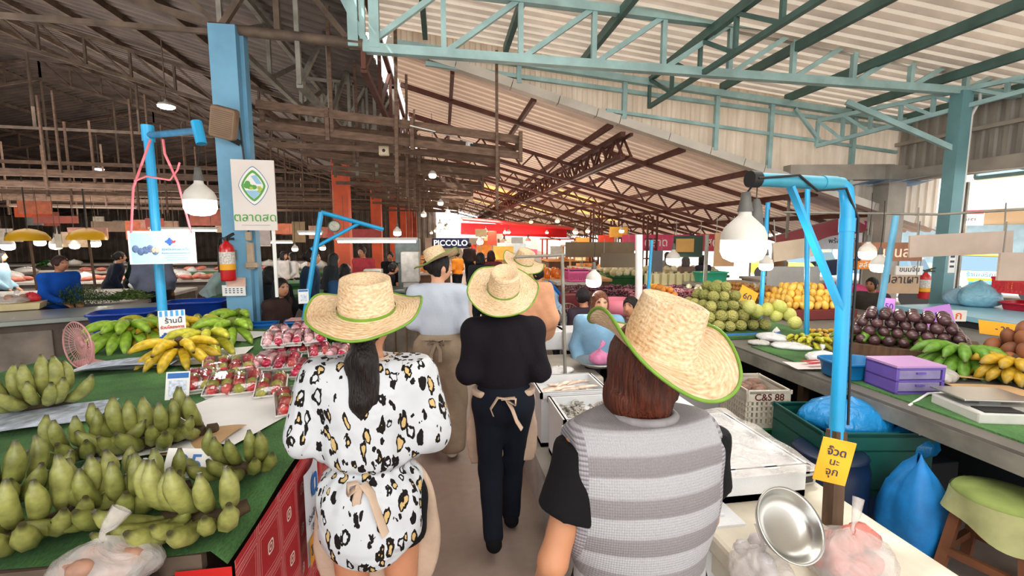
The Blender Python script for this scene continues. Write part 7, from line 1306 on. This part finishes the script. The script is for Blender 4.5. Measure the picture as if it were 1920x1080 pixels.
# striped and coloured canopies between hall and street
def canopy(label, a, b, dz, w_, col, drop=.15):
    a = Vector(a); b = Vector(b); u = (b-a); mb = MB(); mb.grid(lambda s, t_: a+u*s+Vector((0, 0, -dz*t_-.04*math.sin(s*9)*t_))+Vector((-u.y, u.x, 0)).normalized()*(-w_*t_), 18, 5); t = mb.build('street_canopy', mat('canopy_'+col, col, .6, 0, (3, .1), trans=(col, .45)), label=label, cat='canopy'); mb = MB(); [mb.bar(a+u*s+Vector((0, 0, -dz)), (a+u*s)*1+Vector((0, 0, -a.z)), .04) for s in (.05, .95)]; mb.bar(a, b, .03); mb.build('frame', M_greyst, t); return t
canopy('pale blue canopy over the street stalls behind the gallows', at(1470, 375, 9.2), at(1665, 362, 9.0), -.15, 1.2, '#9fc0e6'); canopy('rose red canopy left of the blue gallows brace', at(1445, 445, 9.6), at(1590, 405, 9.2), .25, 1.0, '#c96a78'); canopy('magenta cloth hung under the pale blue canopy', at(1620, 412, 9.4), at(1680, 416, 9.2), .22, .2, '#d93fa6'); canopy('navy blue parasol cloth behind the placard', at(1520, 492, 10), at(1640, 480, 9.6), .2, .9, '#44587c'); canopy('pale corrugated street awning behind the teal post', (9.0, 6.4, 3.05), (9.0, 12.5, 3.05), .25, -1.4, '#c4dcf0'); canopy('cream awning seen right of the teal post', (9.2, -.5, 2.95), (9.2, 5.8, 3.0), .2, -1.6, '#f4f2ee')
mb = MB(); lattice(mb, (9.0, -1, 2.85), (9.0, 6.6, 2.85), .3, .3, 9, .06, .04); st(mb.build('street_truss', M_cyan), 'small cyan truss under the street awning', 'truss')
board('pink signs in a row behind the dark green board', 1230, 455, 14, 2.2, .5, '#e0527a', 0, [('ตลาด', .35, 0, 0, tw)]); board('red banner beyond the dark green board', 1335, 455, 13, 1.0, .5, '#c43a48', 0, [('สด', .35, 0, 0, tw)])
rn = random.Random(9); lb = None
for k in range(26):
    x = rn.choice((-.3, .2, 1.6, 2.4, 3.6, 4.8))+rn.uniform(-.3, .3); y = rn.choice((12.5, 14.5, 17, 19.5, 23, 26)); loc = (x, y, rn.uniform(1.95, 2.5))
    if lb is None: lb = bulb('small glowing bulb over the far aisle stalls', loc, .07, True, (loc[0], loc[1], 3.0), 0, 'glowing bulbs over the far stalls')
    else: dup(lb, loc)
for x, y in ((1.5, 14), (3, 18), (2, 23), (4, 13)): l = bpy.data.lights.new('stall_fill', 'POINT'); l.energy = 60; l.color = (1, .84, .62); l.shadow_soft_size = .2; o = bpy.data.objects.new('stall_fill', l); COL.objects.link(o); o.location = (x, y, 2.1)  # added point lights with no bulb of their own, brightening the far stalls
pal = ['#e8963c', '#d8452f', '#f0d9a8', '#e9b04a', '#c9d8e0', '#e06a8a', '#f4efe4']
for k in range(30):
    q = FS[(2, 3, 4, 6, 7)[k % 5]]; x = q[0]+rn.uniform(-.85, .85); y = q[1]+rn.uniform(-.5, .5); c_ = pal[k % 7]; w_ = rn.uniform(.25, .7); h_ = rn.uniform(.2, .45); z = rn.uniform(1.25, 2.05)
    t = thing('shop_placard', 'small bright placard standing or hung at a far aisle stall', 'placard', (x, y, z), rn.uniform(-.3, .1), 'bright placards at the far stalls'); mb = MB(); mb.box((0, 0, 0), (w_, .04, h_), bev=.008); mb.build('panel', mat('placard_'+c_, c_, .5, 0, (8, .2)), t); mb = MB(); mb.bar((0, .03, h_*.4), (0, .03, .902-z), .02); mb.build('stick', M_greyst, t)
# ================================================================ light
w = bpy.data.worlds.new('world'); SC.world = w; w.use_nodes = True
bg = w.node_tree.nodes['Background']; bg.inputs[0].default_value = (1, .985, .96, 1); bg.inputs[1].default_value = 2.6
def lamp(name, ty, loc, e, col=(1, 1, 1), size=.2, rot=None, sy=None):
    l = bpy.data.lights.new(name, ty); l.energy = e; l.color = col
    if ty == 'AREA':
        l.size = size
        if sy: l.shape = 'RECTANGLE'; l.size_y = sy
    elif ty != 'SUN': l.shadow_soft_size = size
    else: l.angle = size
    o = bpy.data.objects.new(name, l); COL.objects.link(o); o.location = loc
    if rot: o.rotation_euler = rot
    return o
lamp('hall_fill', 'AREA', (.6, -2.2, 3.7), 150, (1, .97, .93), 4, (math.radians(52), 0, 0), 2)  # added area light behind the camera, filling in the people's backs
lamp('hall_fill', 'AREA', (-7, 3, 4.6), 130, (1, .95, .9), 4)  # this and the overhead ones below: added fill, no fixtures, evening out the interior
lamp('hall_fill', 'AREA', (-9, 12, 4.6), 200, (1, .93, .86), 5)
lamp('hall_fill', 'AREA', (-8, 24, 4.6), 200, (1, .93, .86), 5)
lamp('hall_fill', 'AREA', (1.2, 12, 2.9), 90, (1, .9, .78), 2.5)
lamp('hall_fill', 'AREA', (1.2, 20, 2.8), 160, (1, .88, .74), 3)
lamp('hall_fill', 'AREA', (1.5, 29, 2.6), 220, (1, .88, .74), 4)
lamp('hall_fill', 'AREA', (2.5, 3, 3.6), 90, (1, .97, .92), 3)
up = (PI, 0, 0)
lamp('bounce_fill', 'AREA', (-8, 6, 2.6), 260, (1, .93, .86), 6, up)  # added upward area lights, unseen, imitating bounce from counters onto the roofs
lamp('bounce_fill', 'AREA', (-9, 15, 2.6), 340, (1, .92, .84), 7, up)
lamp('bounce_fill', 'AREA', (-9, 27, 2.6), 420, (1, .9, .82), 8, up)
lamp('bounce_fill', 'AREA', (-3.5, 2.5, 2.4), 60, (1, .94, .88), 3, up)
lamp('bounce_fill', 'AREA', (2.5, 12, 2.2), 60, (1, .9, .8), 4, up)
lamp('bounce_fill', 'AREA', (2.5, 22, 2.0), 110, (1, .88, .76), 5, up)
lamp('sun', 'SUN', (0, 0, 20), 9, (1, .97, .92), .02, Vector((.55, .3, -.8)).to_track_quat('-Z', 'Y').to_euler())
SC.view_settings.view_transform = 'Standard'
SC.view_settings.look = 'None'
SC.view_settings.exposure = 0
SC.cycles.max_bounces = 6; SC.cycles.diffuse_bounces = 3; SC.cycles.glossy_bounces = 2; SC.cycles.transmission_bounces = 3; SC.cycles.transparent_max_bounces = 8
SC.cycles.caustics_reflective = False; SC.cycles.caustics_refractive = False
SC.cycles.sample_clamp_indirect = 4
# ---------------------------------------------------------------- lettering becomes mesh
dg = bpy.context.evaluated_depsgraph_get(); dg.update()
for o in [o for o in SC.objects if o.type == 'FONT']:
    me = bpy.data.meshes.new_from_object(o.evaluated_get(dg), depsgraph=dg)
    n = bpy.data.objects.new('lettering', me); COL.objects.link(n); n.parent = o.parent; n.location = o.location; n.rotation_euler = o.rotation_euler; n.scale = o.scale
    bpy.data.objects.remove(o)

# identical setting pieces that share a description form one group
cnt = {}
for o in SC.objects:
    if o.parent is None and o.get('label'): cnt.setdefault(o['label'], []).append(o)
for k, v in cnt.items():
    if len(v) > 1:
        for o in v:
            if not o.get('group'): o['group'] = k
